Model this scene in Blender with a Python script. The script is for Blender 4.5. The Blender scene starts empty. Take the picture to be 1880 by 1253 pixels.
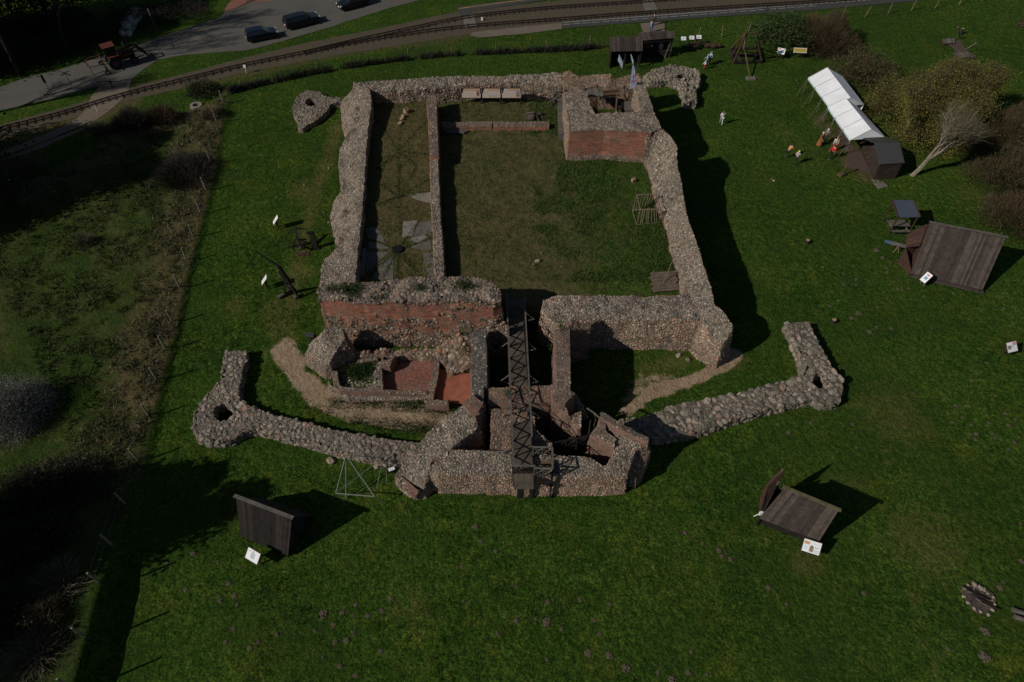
import bpy, bmesh, math, random
import numpy as np
from mathutils import Vector, Matrix, noise, geometry

random.seed(7)
RNG = np.random.default_rng(11)
SC = bpy.context.scene
COL = SC.collection

# ------------------------------------------------------------------ camera
CAM_H, PITCH, FPX = 44.0, math.radians(50), 1253.0
cd = bpy.data.cameras.new("camera")
cd.sensor_width = 36.0
cd.lens = 36.0 * FPX / 1880.0
cd.clip_start, cd.clip_end = 0.5, 4000
cam = bpy.data.objects.new("camera", cd)
COL.objects.link(cam)
cam.location = (0, 0, CAM_H)
cam.rotation_euler = (math.radians(90) - PITCH, 0, 0)
SC.camera = cam

# ------------------------------------------------------------------ light
SUN_EL, SUN_AZ = math.radians(34), math.radians(26)     # shadows fall towards azimuth 26 deg (east, a little north)
w = bpy.data.worlds.new("World")
SC.world = w
w.use_nodes = True
nt = w.node_tree
sky = nt.nodes.new("ShaderNodeTexSky")
sky.sky_type = 'NISHITA'
sky.sun_disc = False
sky.sun_elevation = SUN_EL
sky.sun_rotation = math.radians(270) - SUN_AZ           # towards (-x, -y)
sky.air_density = 1.0
sky.dust_density = 0.6
bg = nt.nodes["Background"]
nt.links.new(sky.outputs[0], bg.inputs[0])
bg.inputs[1].default_value = 0.05
sl = bpy.data.lights.new("sun", 'SUN')
sl.energy = 4.6
sl.angle = math.radians(0.5)
sl.color = (1.0, 0.95, 0.87)
so = bpy.data.objects.new("sun", sl)
COL.objects.link(so)
sdir = Vector((math.cos(SUN_EL) * math.cos(SUN_AZ), math.cos(SUN_EL) * math.sin(SUN_AZ), -math.sin(SUN_EL)))
so.rotation_euler = sdir.to_track_quat('-Z', 'Y').to_euler()
so.location = (-30, -10, 60)
SC.view_settings.view_transform = 'Standard'
SC.view_settings.look = 'None'
SC.view_settings.exposure = -0.6
SC.view_settings.gamma = 1.0

# ------------------------------------------------------------------ helpers
_s, _c = math.sin(PITCH), math.cos(PITCH)
def P(px, py, z=0.0):
    """the place on height z that the survey photograph shows at this pixel"""
    u = (px - 940) / FPX; v = (py - 626.5) / FPX
    t = (z - CAM_H) / (-_s - v * _c)
    return Vector((u * t, (_c - v * _s) * t, z))
def tag(o, label=None, cat=None, group=None, kind=None):
    if label: o["label"] = label
    if cat: o["category"] = cat
    if group: o["group"] = group
    if kind: o["kind"] = kind
    return o
def empty(name, loc, label, cat, group=None):
    o = bpy.data.objects.new(name, None)
    o.empty_display_size = 0.3
    COL.objects.link(o)
    o.location = loc
    return tag(o, label, cat, group)
def worldloc(o):
    v = Vector((0, 0, 0))
    while o is not None:
        v += Vector(o.location); o = o.parent
    return v
def np_obj(name, V, F, mats, parent=None, smooth=False, midx=None):
    """mesh object from numpy verts / triangles (world coordinates)"""
    me = bpy.data.meshes.new(name)
    V = np.asarray(V, np.float32)
    if parent is not None:
        V = V - np.array(worldloc(parent), np.float32)
    F = np.asarray(F, np.int32)
    k = F.shape[1]
    me.vertices.add(len(V)); me.vertices.foreach_set("co", V.ravel())
    me.loops.add(len(F) * k); me.loops.foreach_set("vertex_index", F.ravel())
    me.polygons.add(len(F))
    me.polygons.foreach_set("loop_start", np.arange(0, len(F) * k, k, dtype=np.int32))
    if midx is not None: me.polygons.foreach_set("material_index", np.asarray(midx, np.int32))
    me.polygons.foreach_set("use_smooth", np.full(len(F), smooth))
    me.update(calc_edges=True)
    me.validate()
    for m in (mats if isinstance(mats, (list, tuple)) else [mats]): me.materials.append(m)
    o = bpy.data.objects.new(name, me)
    COL.objects.link(o)
    if parent is not None: o.parent = parent
    return o
class MB:
    """collects simple shapes, links them as one mesh"""
    def __init__(s): s.v = []; s.f = []; s.m = []
    def add(s, vs, fs, m=0):
        b = len(s.v); s.v += [Vector(x) for x in vs]
        s.f += [[b + i for i in f] for f in fs]; s.m += [m] * len(fs); return s
    def box(s, c, d, rz=0.0, m=0, R=None):
        c = Vector(c); h = [x / 2 for x in d]
        R = R or Matrix.Rotation(rz, 3, 'Z')
        vs = [c + R @ Vector((x * h[0], y * h[1], z * h[2])) for x in (-1, 1) for y in (-1, 1) for z in (-1, 1)]
        return s.add(vs, [(0, 1, 3, 2), (4, 6, 7, 5), (0, 4, 5, 1), (2, 3, 7, 6), (0, 2, 6, 4), (1, 5, 7, 3)], m)
    def beam(s, a, b, w=0.1, h=None, m=0, up=(0, 0, 1)):
        a, b = Vector(a), Vector(b); d = (b - a); L = d.length
        if L < 1e-6: return s
        x = d / L; u = Vector(up)
        if abs(x.dot(u)) > 0.98: u = Vector((0, 1, 0))
        y = u.cross(x).normalized(); z = x.cross(y)
        R = Matrix((x, y, z)).transposed()
        return s.box((a + b) / 2, (L, w, h or w), m=m, R=R)
    def tube(s, a, b, r0, r1=None, n=6, m=0, caps=True):
        a, b = Vector(a), Vector(b); r1 = r0 if r1 is None else r1
        d = (b - a).normalized(); u = Vector((0, 0, 1)) if abs(d.z) < 0.95 else Vector((1, 0, 0))
        x = u.cross(d).normalized(); y = d.cross(x)
        ring = lambda c, r: [c + (x * math.cos(t) + y * math.sin(t)) * r for t in [2 * math.pi * k / n for k in range(n)]]
        fs = [(k, (k + 1) % n, n + (k + 1) % n, n + k) for k in range(n)]
        if caps: fs += [tuple(range(n))[::-1], tuple(range(n, 2 * n))]
        return s.add(ring(a, r0) + ring(b, r1), fs, m)
    def prism(s, poly, z0, z1, m=0):
        """poly: list of (x, y); z1 may be a list"""
        n = len(poly)
        z1s = z1 if isinstance(z1, (list, tuple)) else [z1] * n
        vs = [(p[0], p[1], z0) for p in poly] + [(p[0], p[1], z) for p, z in zip(poly, z1s)]
        return s.add(vs, [(k, (k + 1) % n, n + (k + 1) % n, n + k) for k in range(n)] + [tuple(range(n))[::-1], tuple(range(n, 2 * n))], m)
    def quad(s, a, b, c, d, m=0): return s.add([a, b, c, d], [(0, 1, 2, 3)], m)
    def slab(s, a, b, c, d, t=0.03, m=0):
        """four corners, thickened along the normal"""
        a, b, c, d = map(Vector, (a, b, c, d)); n = (b - a).cross(d - a).normalized() * t
        return s.add([a, b, c, d, a - n, b - n, c - n, d - n], [(0, 1, 2, 3), (7, 6, 5, 4), (0, 4, 5, 1), (1, 5, 6, 2), (2, 6, 7, 3), (3, 7, 4, 0)], m)
    def planks(s, a, b, c, d, n, t=0.03, gap=0.012, jit=0.02, ends=0.0, m=0, rnd=None):
        """a-b the edge the planks are counted along, d-c the far edge"""
        a, b, c, d = map(Vector, (a, b, c, d)); rnd = rnd or random
        nn = (b - a).cross(d - a).normalized()
        for k in range(n):
            g = gap / max((b - a).length, .01)
            t0, t1 = k / n + g / 2, (k + 1) / n - g / 2
            p, q = a.lerp(b, t0), a.lerp(b, t1); r_, u = d.lerp(c, t1), d.lerp(c, t0)
            o = nn * rnd.uniform(0, jit); e = rnd.uniform(-ends, ends)
            q2 = (r_ - q).normalized() * e
            s.slab(p + o, q + o, r_ + o + q2, u + o + q2, t, m)
        return s
    def build(s, name, mats, parent=None, smooth=False):
        me = bpy.data.meshes.new(name)
        off = worldloc(parent) if parent is not None else Vector((0, 0, 0))
        me.from_pydata([tuple(v - off) for v in s.v], [], s.f)
        for m in (mats if isinstance(mats, (list, tuple)) else [mats]): me.materials.append(m)
        me.polygons.foreach_set("material_index", s.m)
        if smooth: me.polygons.foreach_set("use_smooth", [True] * len(me.polygons))
        me.update()
        o = bpy.data.objects.new(name, me)
        COL.objects.link(o)
        if parent is not None: o.parent = parent
        return o
def copy_tree(o, parent=None):
    c = o.copy(); COL.objects.link(c); c.parent = parent
    for ch in list(o.children): copy_tree(ch, c)
    return c

# numpy value noise -------------------------------------------------
def _h(ix, iy, seed):
    n = (ix * 374761393 + iy * 668265263 + seed * 974634777) & 0xffffffff
    n = ((n ^ (n >> 13)) * 1274126177) & 0xffffffff
    return ((n ^ (n >> 16)) & 0xffff) / 65535.0
def vnoise(x, y, s=1.0, seed=0):
    x = np.asarray(x, float) / s; y = np.asarray(y, float) / s
    ix = np.floor(x).astype(np.int64); iy = np.floor(y).astype(np.int64)
    fx = x - ix; fy = y - iy; fx = fx * fx * (3 - 2 * fx); fy = fy * fy * (3 - 2 * fy)
    a, b, c, d = _h(ix, iy, seed), _h(ix + 1, iy, seed), _h(ix, iy + 1, seed), _h(ix + 1, iy + 1, seed)
    return (a * (1 - fx) + b * fx) * (1 - fy) + (c * (1 - fx) + d * fx) * fy
def fbm(x, y, s=1.0, seed=0, o=3):
    r = 0; a = 1; t = 0
    for k in range(o):
        r = r + a * vnoise(x, y, s / 2 ** k, seed + k); t += a; a *= .55
    return r / t
def inpoly(x, y, poly):
    x = np.asarray(x, float); y = np.asarray(y, float); r = np.zeros(x.shape, bool); n = len(poly)
    for i in range(n):
        x0, y0 = poly[i][:2]; x1, y1 = poly[(i + 1) % n][:2]
        if y0 == y1: continue
        c = ((y0 > y) != (y1 > y)) & (x < (x1 - x0) * (y - y0) / (y1 - y0) + x0)
        r ^= c
    return r
def dline(x, y, pts):
    """distance to an open polyline"""
    x = np.asarray(x, float); y = np.asarray(y, float); best = np.full(x.shape, 1e9)
    for (x0, y0), (x1, y1) in zip([p[:2] for p in pts[:-1]], [p[:2] for p in pts[1:]]):
        dx, dy = x1 - x0, y1 - y0; L = dx * dx + dy * dy + 1e-9
        t = np.clip(((x - x0) * dx + (y - y0) * dy) / L, 0, 1)
        best = np.minimum(best, np.hypot(x - x0 - t * dx, y - y0 - t * dy))
    return best
def dpoly(x, y, poly):
    """signed distance, negative inside"""
    d = dline(x, y, list(poly) + [poly[0]])
    return np.where(inpoly(x, y, poly), -d, d)
def sstep(a, b, t):
    t = np.clip((t - a) / (b - a), 0, 1); return t * t * (3 - 2 * t)

# ------------------------------------------------------------------ materials
def mat(name):
    m = bpy.data.materials.new(name); m.use_nodes = True
    n = m.node_tree; b = n.nodes["Principled BSDF"]
    b.inputs["Roughness"].default_value = 0.9
    b.inputs["Specular IOR Level"].default_value = 0.2
    return m, n, b
def N(n, typ, **kw):
    x = n.nodes.new(typ)
    for k, v in kw.items():
        if hasattr(x, k): setattr(x, k, v)
        else: x.inputs[k].default_value = v
    return x
def ramp(n, fac, stops, interp='LINEAR'):
    r = n.nodes.new("ShaderNodeValToRGB"); r.color_ramp.interpolation = interp
    e = r.color_ramp.elements
    while len(e) < len(stops): e.new(0.5)
    for i, (p, c) in enumerate(stops):
        e[i].position = p; e[i].color = (*c, 1) if len(c) == 3 else c
    n.links.new(fac, r.inputs[0]); return r.outputs[0]
def mixc(n, f, a, b, mode='MIX'):
    x = n.nodes.new("ShaderNodeMix"); x.data_type = 'RGBA'; x.blend_type = mode
    for sock, v in ((0, f), (6, a), (7, b)):
        if isinstance(v, (int, float)): x.inputs[sock].default_value = v
        elif isinstance(v, tuple): x.inputs[sock].default_value = (*v, 1) if len(v) == 3 else v
        else: n.links.new(v, x.inputs[sock])
    return x.outputs[2]
def noise_f(n, scale, detail=4, rough=.6, vec=None, dist=0.0):
    t = N(n, "ShaderNodeTexNoise"); t.inputs["Scale"].default_value = scale
    t.inputs["Detail"].default_value = detail; t.inputs["Roughness"].default_value = rough
    t.inputs["Distortion"].default_value = dist
    if vec is not None: n.links.new(vec, t.inputs[0])
    return t.outputs[0]
def math_f(n, op, a, b=0.5):
    x = n.nodes.new("ShaderNodeMath"); x.operation = op
    for i, v in enumerate((a, b)):
        if isinstance(v, (int, float)): x.inputs[i].default_value = v
        else: n.links.new(v, x.inputs[i])
    return x.outputs[0]
def objcoord(n, scale=None):
    t = n.nodes.new("ShaderNodeTexCoord")
    if scale is None: return t.outputs["Object"]
    mp = n.nodes.new("ShaderNodeMapping"); mp.inputs["Scale"].default_value = scale
    n.links.new(t.outputs["Object"], mp.inputs[0]); return mp.outputs[0]
def bump(n, b, h, strength=.5, dist=.05, prev=None):
    x = n.nodes.new("ShaderNodeBump"); x.inputs["Strength"].default_value = strength
    x.inputs["Distance"].default_value = dist; n.links.new(h, x.inputs["Height"])
    if prev is not None: n.links.new(prev, x.inputs["Normal"])
    n.links.new(x.outputs[0], b.inputs["Normal"]); return x.outputs[0]
def island(n): return n.nodes.new("ShaderNodeNewGeometry").outputs["Random Per Island"]
def setc(n, b, c):
    if isinstance(c, tuple): b.inputs["Base Color"].default_value = (*c, 1)
    else: n.links.new(c, b.inputs["Base Color"])

def plain(name, col, rough=.8, metal=0.0, var=.25, scale=6.0, spec=.3):
    m, n, b = mat(name)
    f = noise_f(n, scale, 4, .6, objcoord(n))
    setc(n, b, mixc(n, 1.0, tuple(col), ramp(n, f, [(.3, (1 - var,) * 3), (.7, (1 + var * .4,) * 3)]), 'MULTIPLY'))
    b.inputs["Roughness"].default_value = rough; b.inputs["Metallic"].default_value = metal
    b.inputs["Specular IOR Level"].default_value = spec
    return m

def stone_mat(name, stops, nscale=5.0, bstr=.6):
    m, n, b = mat(name)
    co = objcoord(n)
    c = ramp(n, island(n), stops)
    f = noise_f(n, nscale, 5, .65, co)
    big = noise_f(n, .35, 3, .5, co)
    c = mixc(n, 1.0, c, ramp(n, f, [(.25, (.5, .5, .5)), (.75, (1.25, 1.22, 1.2))]), 'MULTIPLY')
    c = mixc(n, 1.0, c, ramp(n, big, [(.3, (.78, .77, .75)), (.7, (1.15, 1.12, 1.08))]), 'MULTIPLY')
    li = noise_f(n, 2.2, 4, .7, co)
    c = mixc(n, ramp(n, li, [(.62, (0, 0, 0)), (.72, (.45, .45, .45))]), c, (.09, .10, .05))
    setc(n, b, c); bump(n, b, noise_f(n, 14, 5, .7, co), bstr, .05)
    return m
M = {}
M['rubble'] = stone_mat("rubble_stone", [(0, (.11, .098, .082)), (.25, (.205, .185, .155)), (.5, (.29, .258, .215)), (.7, (.34, .28, .225)), (.86, (.46, .405, .34)), (1, (.28, .15, .10))])
M['siderubble'] = stone_mat("wall_face_rubble", [(0, (.13, .10, .08)), (.25, (.24, .19, .15)), (.5, (.33, .25, .195)), (.68, (.35, .215, .15)), (.86, (.45, .38, .31)), (1, (.32, .14, .08))])
M['boulder'] = stone_mat("field_boulder", [(0, (.15, .135, .11)), (.3, (.21, .195, .16)), (.55, (.27, .245, .20)), (.75, (.30, .245, .20)), (.9, (.36, .32, .265)), (1, (.28, .17, .12))], 3.5, .4)
M['pinkrubble'] = stone_mat("mixed_brick_rubble", [(0, (.09, .07, .055)), (.25, (.19, .145, .11)), (.45, (.28, .195, .145)), (.65, (.33, .16, .095)), (.8, (.34, .27, .20)), (.92, (.42, .35, .28)), (1, (.36, .13, .06))])

M['facerubble'] = stone_mat("pink_face_rubble", [(0, (.18, .135, .10)), (.25, (.32, .245, .185)), (.5, (.42, .31, .23)), (.68, (.43, .24, .16)), (.86, (.58, .48, .38)), (1, (.42, .18, .11))])
M['tallrubble'] = stone_mat("grey_top_rubble", [(0, (.08, .07, .06)), (.3, (.17, .15, .13)), (.55, (.25, .21, .18)), (.75, (.30, .21, .165)), (.92, (.38, .33, .28)), (1, (.3, .15, .09))])
def mortar():
    m, n, b = mat("lime_mortar_core")
    co = objcoord(n)
    v = N(n, "ShaderNodeTexVoronoi"); v.inputs["Scale"].default_value = 5.5; n.links.new(co, v.inputs[0])
    e = N(n, "ShaderNodeTexVoronoi"); e.feature = 'DISTANCE_TO_EDGE'; e.inputs["Scale"].default_value = 5.5; n.links.new(co, e.inputs[0])
    sep = n.nodes.new("ShaderNodeSeparateColor"); n.links.new(v.outputs["Color"], sep.inputs[0])
    c = ramp(n, sep.outputs[0], [(0, (.08, .072, .065)), (.4, (.16, .145, .128)), (.7, (.22, .18, .15)), (1, (.3, .26, .22))])
    c = mixc(n, ramp(n, e.outputs[0], [(.0, (1, 1, 1)), (.08, (0, 0, 0))]), c, (.20, .185, .16))
    f = noise_f(n, .5, 4, .6, co)
    c = mixc(n, 1.0, c, ramp(n, f, [(.3, (.7, .7, .68)), (.7, (1.15, 1.1, 1.05))]), 'MULTIPLY')
    setc(n, b, c)
    c = mixc(n, 1.0, c, (.85, .8, .74), 'MULTIPLY'); setc(n, b, c)
    p = bump(n, b, e.outputs[0], .8, .12); bump(n, b, noise_f(n, 9, 5, .7, co), .7, .07, p)
    return m
M['mortar'] = mortar()

def brick(name, cols, mort=(.26, .22, .19), vertical=True, bw=.28, rh=.085, wear=.5, axis='xy'):
    m, n, b = mat(name)
    t = n.nodes.new("ShaderNodeTexCoord"); s = n.nodes.new("ShaderNodeSeparateXYZ"); n.links.new(t.outputs["Object"], s.inputs[0])
    cb = n.nodes.new("ShaderNodeCombineXYZ")
    if vertical:
        n.links.new(math_f(n, 'ADD', s.outputs[0], math_f(n, 'MULTIPLY', s.outputs[1], .9)), cb.inputs[0]); n.links.new(s.outputs[2], cb.inputs[1])
    elif axis == 'yx':
        n.links.new(s.outputs[1], cb.inputs[0]); n.links.new(s.outputs[0], cb.inputs[1])
    else:
        n.links.new(s.outputs[0], cb.inputs[0]); n.links.new(s.outputs[1], cb.inputs[1])
    bt = n.nodes.new("ShaderNodeTexBrick"); n.links.new(cb.outputs[0], bt.inputs[0])
    bt.inputs["Scale"].default_value = 1; bt.inputs["Brick Width"].default_value = bw; bt.inputs["Row Height"].default_value = rh
    bt.inputs["Mortar Size"].default_value = .012; bt.inputs["Color1"].default_value = (*cols[0], 1); bt.inputs["Color2"].default_value = (*cols[1], 1)
    bt.inputs["Mortar"].default_value = (*mort, 1); bt.inputs["Bias"].default_value = -.1
    co = objcoord(n)
    c = bt.outputs[0]
    c = mixc(n, ramp(n, noise_f(n, 3.2, 5, .7, co), [(.5, (0, 0, 0)), (.66, (wear, wear, wear))]), c, (.2, .175, .15))
    c = mixc(n, 1.0, c, ramp(n, noise_f(n, 9, 5, .7, co), [(.25, (.45, .45, .45)), (.7, (1.25, 1.2, 1.2))]), 'MULTIPLY')
    c = mixc(n, ramp(n, noise_f(n, .9, 4, .6, co), [(.5, (0, 0, 0)), (.75, (.6, .6, .6))]), c, (.11, .09, .075))
    c = mixc(n, ramp(n, noise_f(n, .55, 6, .7, co, .5), [(.48, (0, 0, 0)), (.6, (.5, .5, .5))]), c, (.24, .17, .12))
    st = noise_f(n, 1.0, 5, .75, objcoord(n, (1.2, 1.2, 9.0) if vertical else (6, 6, 6)))
    c = mixc(n, 1.0, c, ramp(n, st, [(.32, (.5, .48, .46)), (.55, (1, 1, 1)), (.72, (1.35, 1.3, 1.25))]), 'MULTIPLY')
    c = mixc(n, ramp(n, noise_f(n, 1.6, 6, .75, objcoord(n, (1, 1, 2.2))), [(.6, (0, 0, 0)), (.66, (.85, .85, .85))]), c, (.05, .04, .033))
    setc(n, b, c)
    p = bump(n, b, bt.outputs["Fac"], -.5, .02); bump(n, b, noise_f(n, 7, 5, .7, co), .8, .06, p)
    return m
M['brick'] = brick("old_red_brick", [(.46, .125, .05), (.29, .095, .05)])
M['brick_top'] = brick("brick_laid_top", [(.19, .105, .075), (.10, .08, .066)], (.21, .185, .155), False, .34, .17, .75, 'yx')
M['brick_dull'] = brick("weathered_brick", [(.29, .13, .09), (.2, .115, .085)], (.22, .19, .16), True, .28, .09, .8)
M['tilefloor'] = brick("red_brick_paving", [(.36, .125, .085), (.28, .105, .075)], (.12, .09, .075), False, .3, .10, .25)
M['plasterfloor'] = plain("orange_clay_screed", (.31, .105, .06), .9, 0, .35, 1.8)
M['greytop'] = plain("grey_cement_capping", (.11, .10, .09), .95, 0, .6, 2.5)

def wood(name, cols, sc=(3, 3, 3), rough=.85):
    m, n, b = mat(name)
    c = ramp(n, island(n), [(0, cols[0]), (.5, cols[1]), (1, cols[2])])
    co = objcoord(n)
    c = mixc(n, 1.0, c, ramp(n, noise_f(n, 2.2, 6, .7, co, .6), [(.3, (.55, .55, .55)), (.7, (1.3, 1.25, 1.2))]), 'MULTIPLY')
    c = mixc(n, 1.0, c, ramp(n, noise_f(n, 16, 3, .7, co), [(.3, (.65, .65, .65)), (.7, (1.2, 1.2, 1.2))]), 'MULTIPLY')
    setc(n, b, c); b.inputs["Roughness"].default_value = rough
    bump(n, b, noise_f(n, 12, 5, .7, co), .4, .03)
    return m
M['oldwood'] = wood("weathered_plank", [(.045, .036, .032), (.07, .054, .047), (.105, .085, .072)])
M['darkwood'] = wood("dark_timber", [(.014, .012, .011), (.022, .018, .016), (.036, .03, .026)])
M['greywood'] = wood("grey_timber", [(.09, .083, .072), (.12, .108, .095), (.16, .145, .125)])
M['deckwood'] = wood("bridge_decking", [(.075, .064, .05), (.10, .085, .066), (.125, .107, .085)])
M['redwood'] = wood("red_stained_timber", [(.048, .026, .02), (.062, .034, .026), (.08, .045, .034)])
M['lightwood'] = wood("pale_stick", [(.16, .125, .08), (.2, .155, .105), (.25, .2, .14)])
M['brownwood'] = wood("brown_beam", [(.10, .06, .035), (.13, .08, .048), (.16, .10, .06)])
M['bark'] = plain("grey_bark", (.24, .205, .15), .95, 0, .5, 4)
M['darkbark'] = plain("dark_bark", (.032, .027, .022), .95, 0, .5, 4)
M['iron'] = plain("dark_iron", (.025, .024, .024), .55, .6, .3, 8)
M['steel'] = plain("galvanised_pipe", (.2, .215, .18), .6, .2, .3, 5)
M['railsteel'] = plain("rusty_rail", (.05, .03, .022), .6, .4, .4, 4)
M['asphalt'] = None
def ground_like(name, a, b_, c3, sc=1.2, fine=9, bs=.4):
    m, n, b = mat(name); co = objcoord(n)
    c = mixc(n, ramp(n, noise_f(n, sc, 6, .65, co), [(.35, (0, 0, 0)), (.65, (1, 1, 1))]), a, b_)
    c = mixc(n, ramp(n, noise_f(n, fine, 4, .7, co), [(.45, (0, 0, 0)), (.7, (1, 1, 1))]), c, c3)
    setc(n, b, c); bump(n, b, noise_f(n, fine * 1.5, 4, .7, co), bs, .03); return m
M['asphalt'] = ground_like("asphalt_road", (.10, .095, .084), (.128, .118, .102), (.08, .074, .066), .25, 7, .2)
M['platform'] = ground_like("platform_asphalt", (.052, .052, .05), (.064, .062, .058), (.045, .045, .043), .4, 7, .2)
M['concrete'] = ground_like("concrete_slab", (.13, .12, .10), (.17, .155, .13), (.1, .09, .075), .8, 5, .3)
M['ballast'] = ground_like("track_bed_earth", (.082, .06, .042), (.06, .056, .03), (.12, .092, .066), .5, 5, .8)
M['gravel'] = ground_like("pale_gravel_walk", (.16, .125, .095), (.13, .105, .078), (.2, .16, .125), .6, 6, .4)
M['earth'] = ground_like("bare_brown_earth", (.085, .058, .045), (.065, .046, .036), (.115, .082, .062), 1.5, 6, .8)
M['mole'] = ground_like("molehill_soil", (.105, .082, .055), (.15, .12, .082), (.055, .042, .028), 6, 20, 1.0)
M['ash'] = ground_like("ash_and_sand", (.05, .04, .032), (.15, .11, .08), (.025, .022, .02), 1.6, 7, 1.0)
M['white'] = plain("white_paint", (.78, .79, .8), .6, 0, .06, 2)
M['whiteline'] = plain("white_road_paint", (.42, .42, .4), .8, 0, .4, 3)
M['yellowline'] = plain("yellow_paint", (.4, .25, .06), .8, 0, .4, 3)
M['tent'] = plain("white_canvas", (.80, .81, .83), .7, 0, .12, .8)
M['felt'] = ground_like("grey_roofing_felt", (.05, .052, .052), (.06, .062, .06), (.045, .046, .045), .8, 5, .3)
M['sheet'] = plain("blue_grey_sheet_roof", (.065, .078, .105), .55, 0, .12, 1.5)
M['skin'] = plain("skin", (.45, .27, .19), .6, 0, .05)
M['tyre'] = plain("rubber", (.018, .018, .018), .8)
M['glass'] = plain("tinted_glass", (.012, .016, .02), .08, 0, 0, 1, .6)
M['chrome'] = plain("bright_metal", (.6, .6, .6), .25, .9, .05)
M['lamp_clear'] = plain("clear_lamp", (.5, .5, .48), .15, 0, 0, 1, .6)
M['lamp_red'] = plain("red_lamp", (.35, .02, .015), .2, 0, 0, 1, .6)

def car_paint(name, col):
    m, n, b = mat(name); setc(n, b, tuple(col)); b.inputs["Roughness"].default_value = .3
    b.inputs["Coat Weight"].default_value = .6; b.inputs["Coat Roughness"].default_value = .12; b.inputs["Metallic"].default_value = .3
    return m

def leaf(name, stops, rough=.75):
    m, n, b = mat(name)
    c = ramp(n, island(n), stops)
    c = mixc(n, 1.0, c, ramp(n, noise_f(n, .9, 3, .6, objcoord(n)), [(.3, (.7, .72, .7)), (.7, (1.25, 1.2, 1.1))]), 'MULTIPLY')
    setc(n, b, c); b.inputs["Roughness"].default_value = rough
    return m
M['lawnblade'] = leaf("lawn_grass", [(0, (.022, .056, .008)), (.5, (.044, .094, .012)), (.85, (.064, .12, .018)), (1, (.105, .115, .035))])
M['weeds'] = leaf("rough_weeds", [(0, (.032, .062, .015)), (.5, (.062, .10, .025)), (.8, (.10, .11, .04)), (1, (.15, .13, .065))])
M['fieldweeds'] = leaf("field_weeds_leaf", [(0, (.016, .03, .008)), (.5, (.035, .056, .014)), (.8, (.06, .068, .024)), (1, (.10, .085, .045))])
M['drygrass'] = leaf("dry_grass", [(0, (.11, .09, .055)), (.5, (.19, .15, .095)), (1, (.3, .24, .16))])
M['twig_brown'] = leaf("bare_brown_twigs", [(0, (.04, .028, .018)), (.5, (.075, .052, .03)), (1, (.12, .09, .05))])
M['twig_dark'] = leaf("bare_dark_twigs", [(0, (.02, .018, .018)), (.5, (.035, .03, .028)), (1, (.06, .05, .045))])
M['twig_pale'] = leaf("bare_pale_twigs", [(0, (.075, .065, .042)), (.5, (.125, .11, .072)), (1, (.2, .175, .12))])
M['leaf_yellow'] = leaf("spring_buds", [(0, (.06, .068, .014)), (.5, (.125, .135, .026)), (.85, (.19, .18, .036)), (1, (.23, .165, .05))])
M['leaf_green'] = leaf("bush_leaves", [(0, (.014, .035, .01)), (.5, (.03, .062, .014)), (1, (.06, .09, .025))])
M['leaf_dark'] = leaf("evergreen_leaves", [(0, (.006, .014, .006)), (.5, (.012, .025, .01)), (1, (.025, .04, .014))])
M['leaf_olive'] = leaf("olive_hedge", [(0, (.025, .035, .012)), (.5, (.055, .06, .022)), (1, (.10, .085, .035))])
M['blossom'] = leaf("grey_white_blossom", [(0, (.09, .09, .085)), (.5, (.21, .21, .20)), (.85, (.33, .33, .32)), (1, (.45, .45, .44))])

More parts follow.
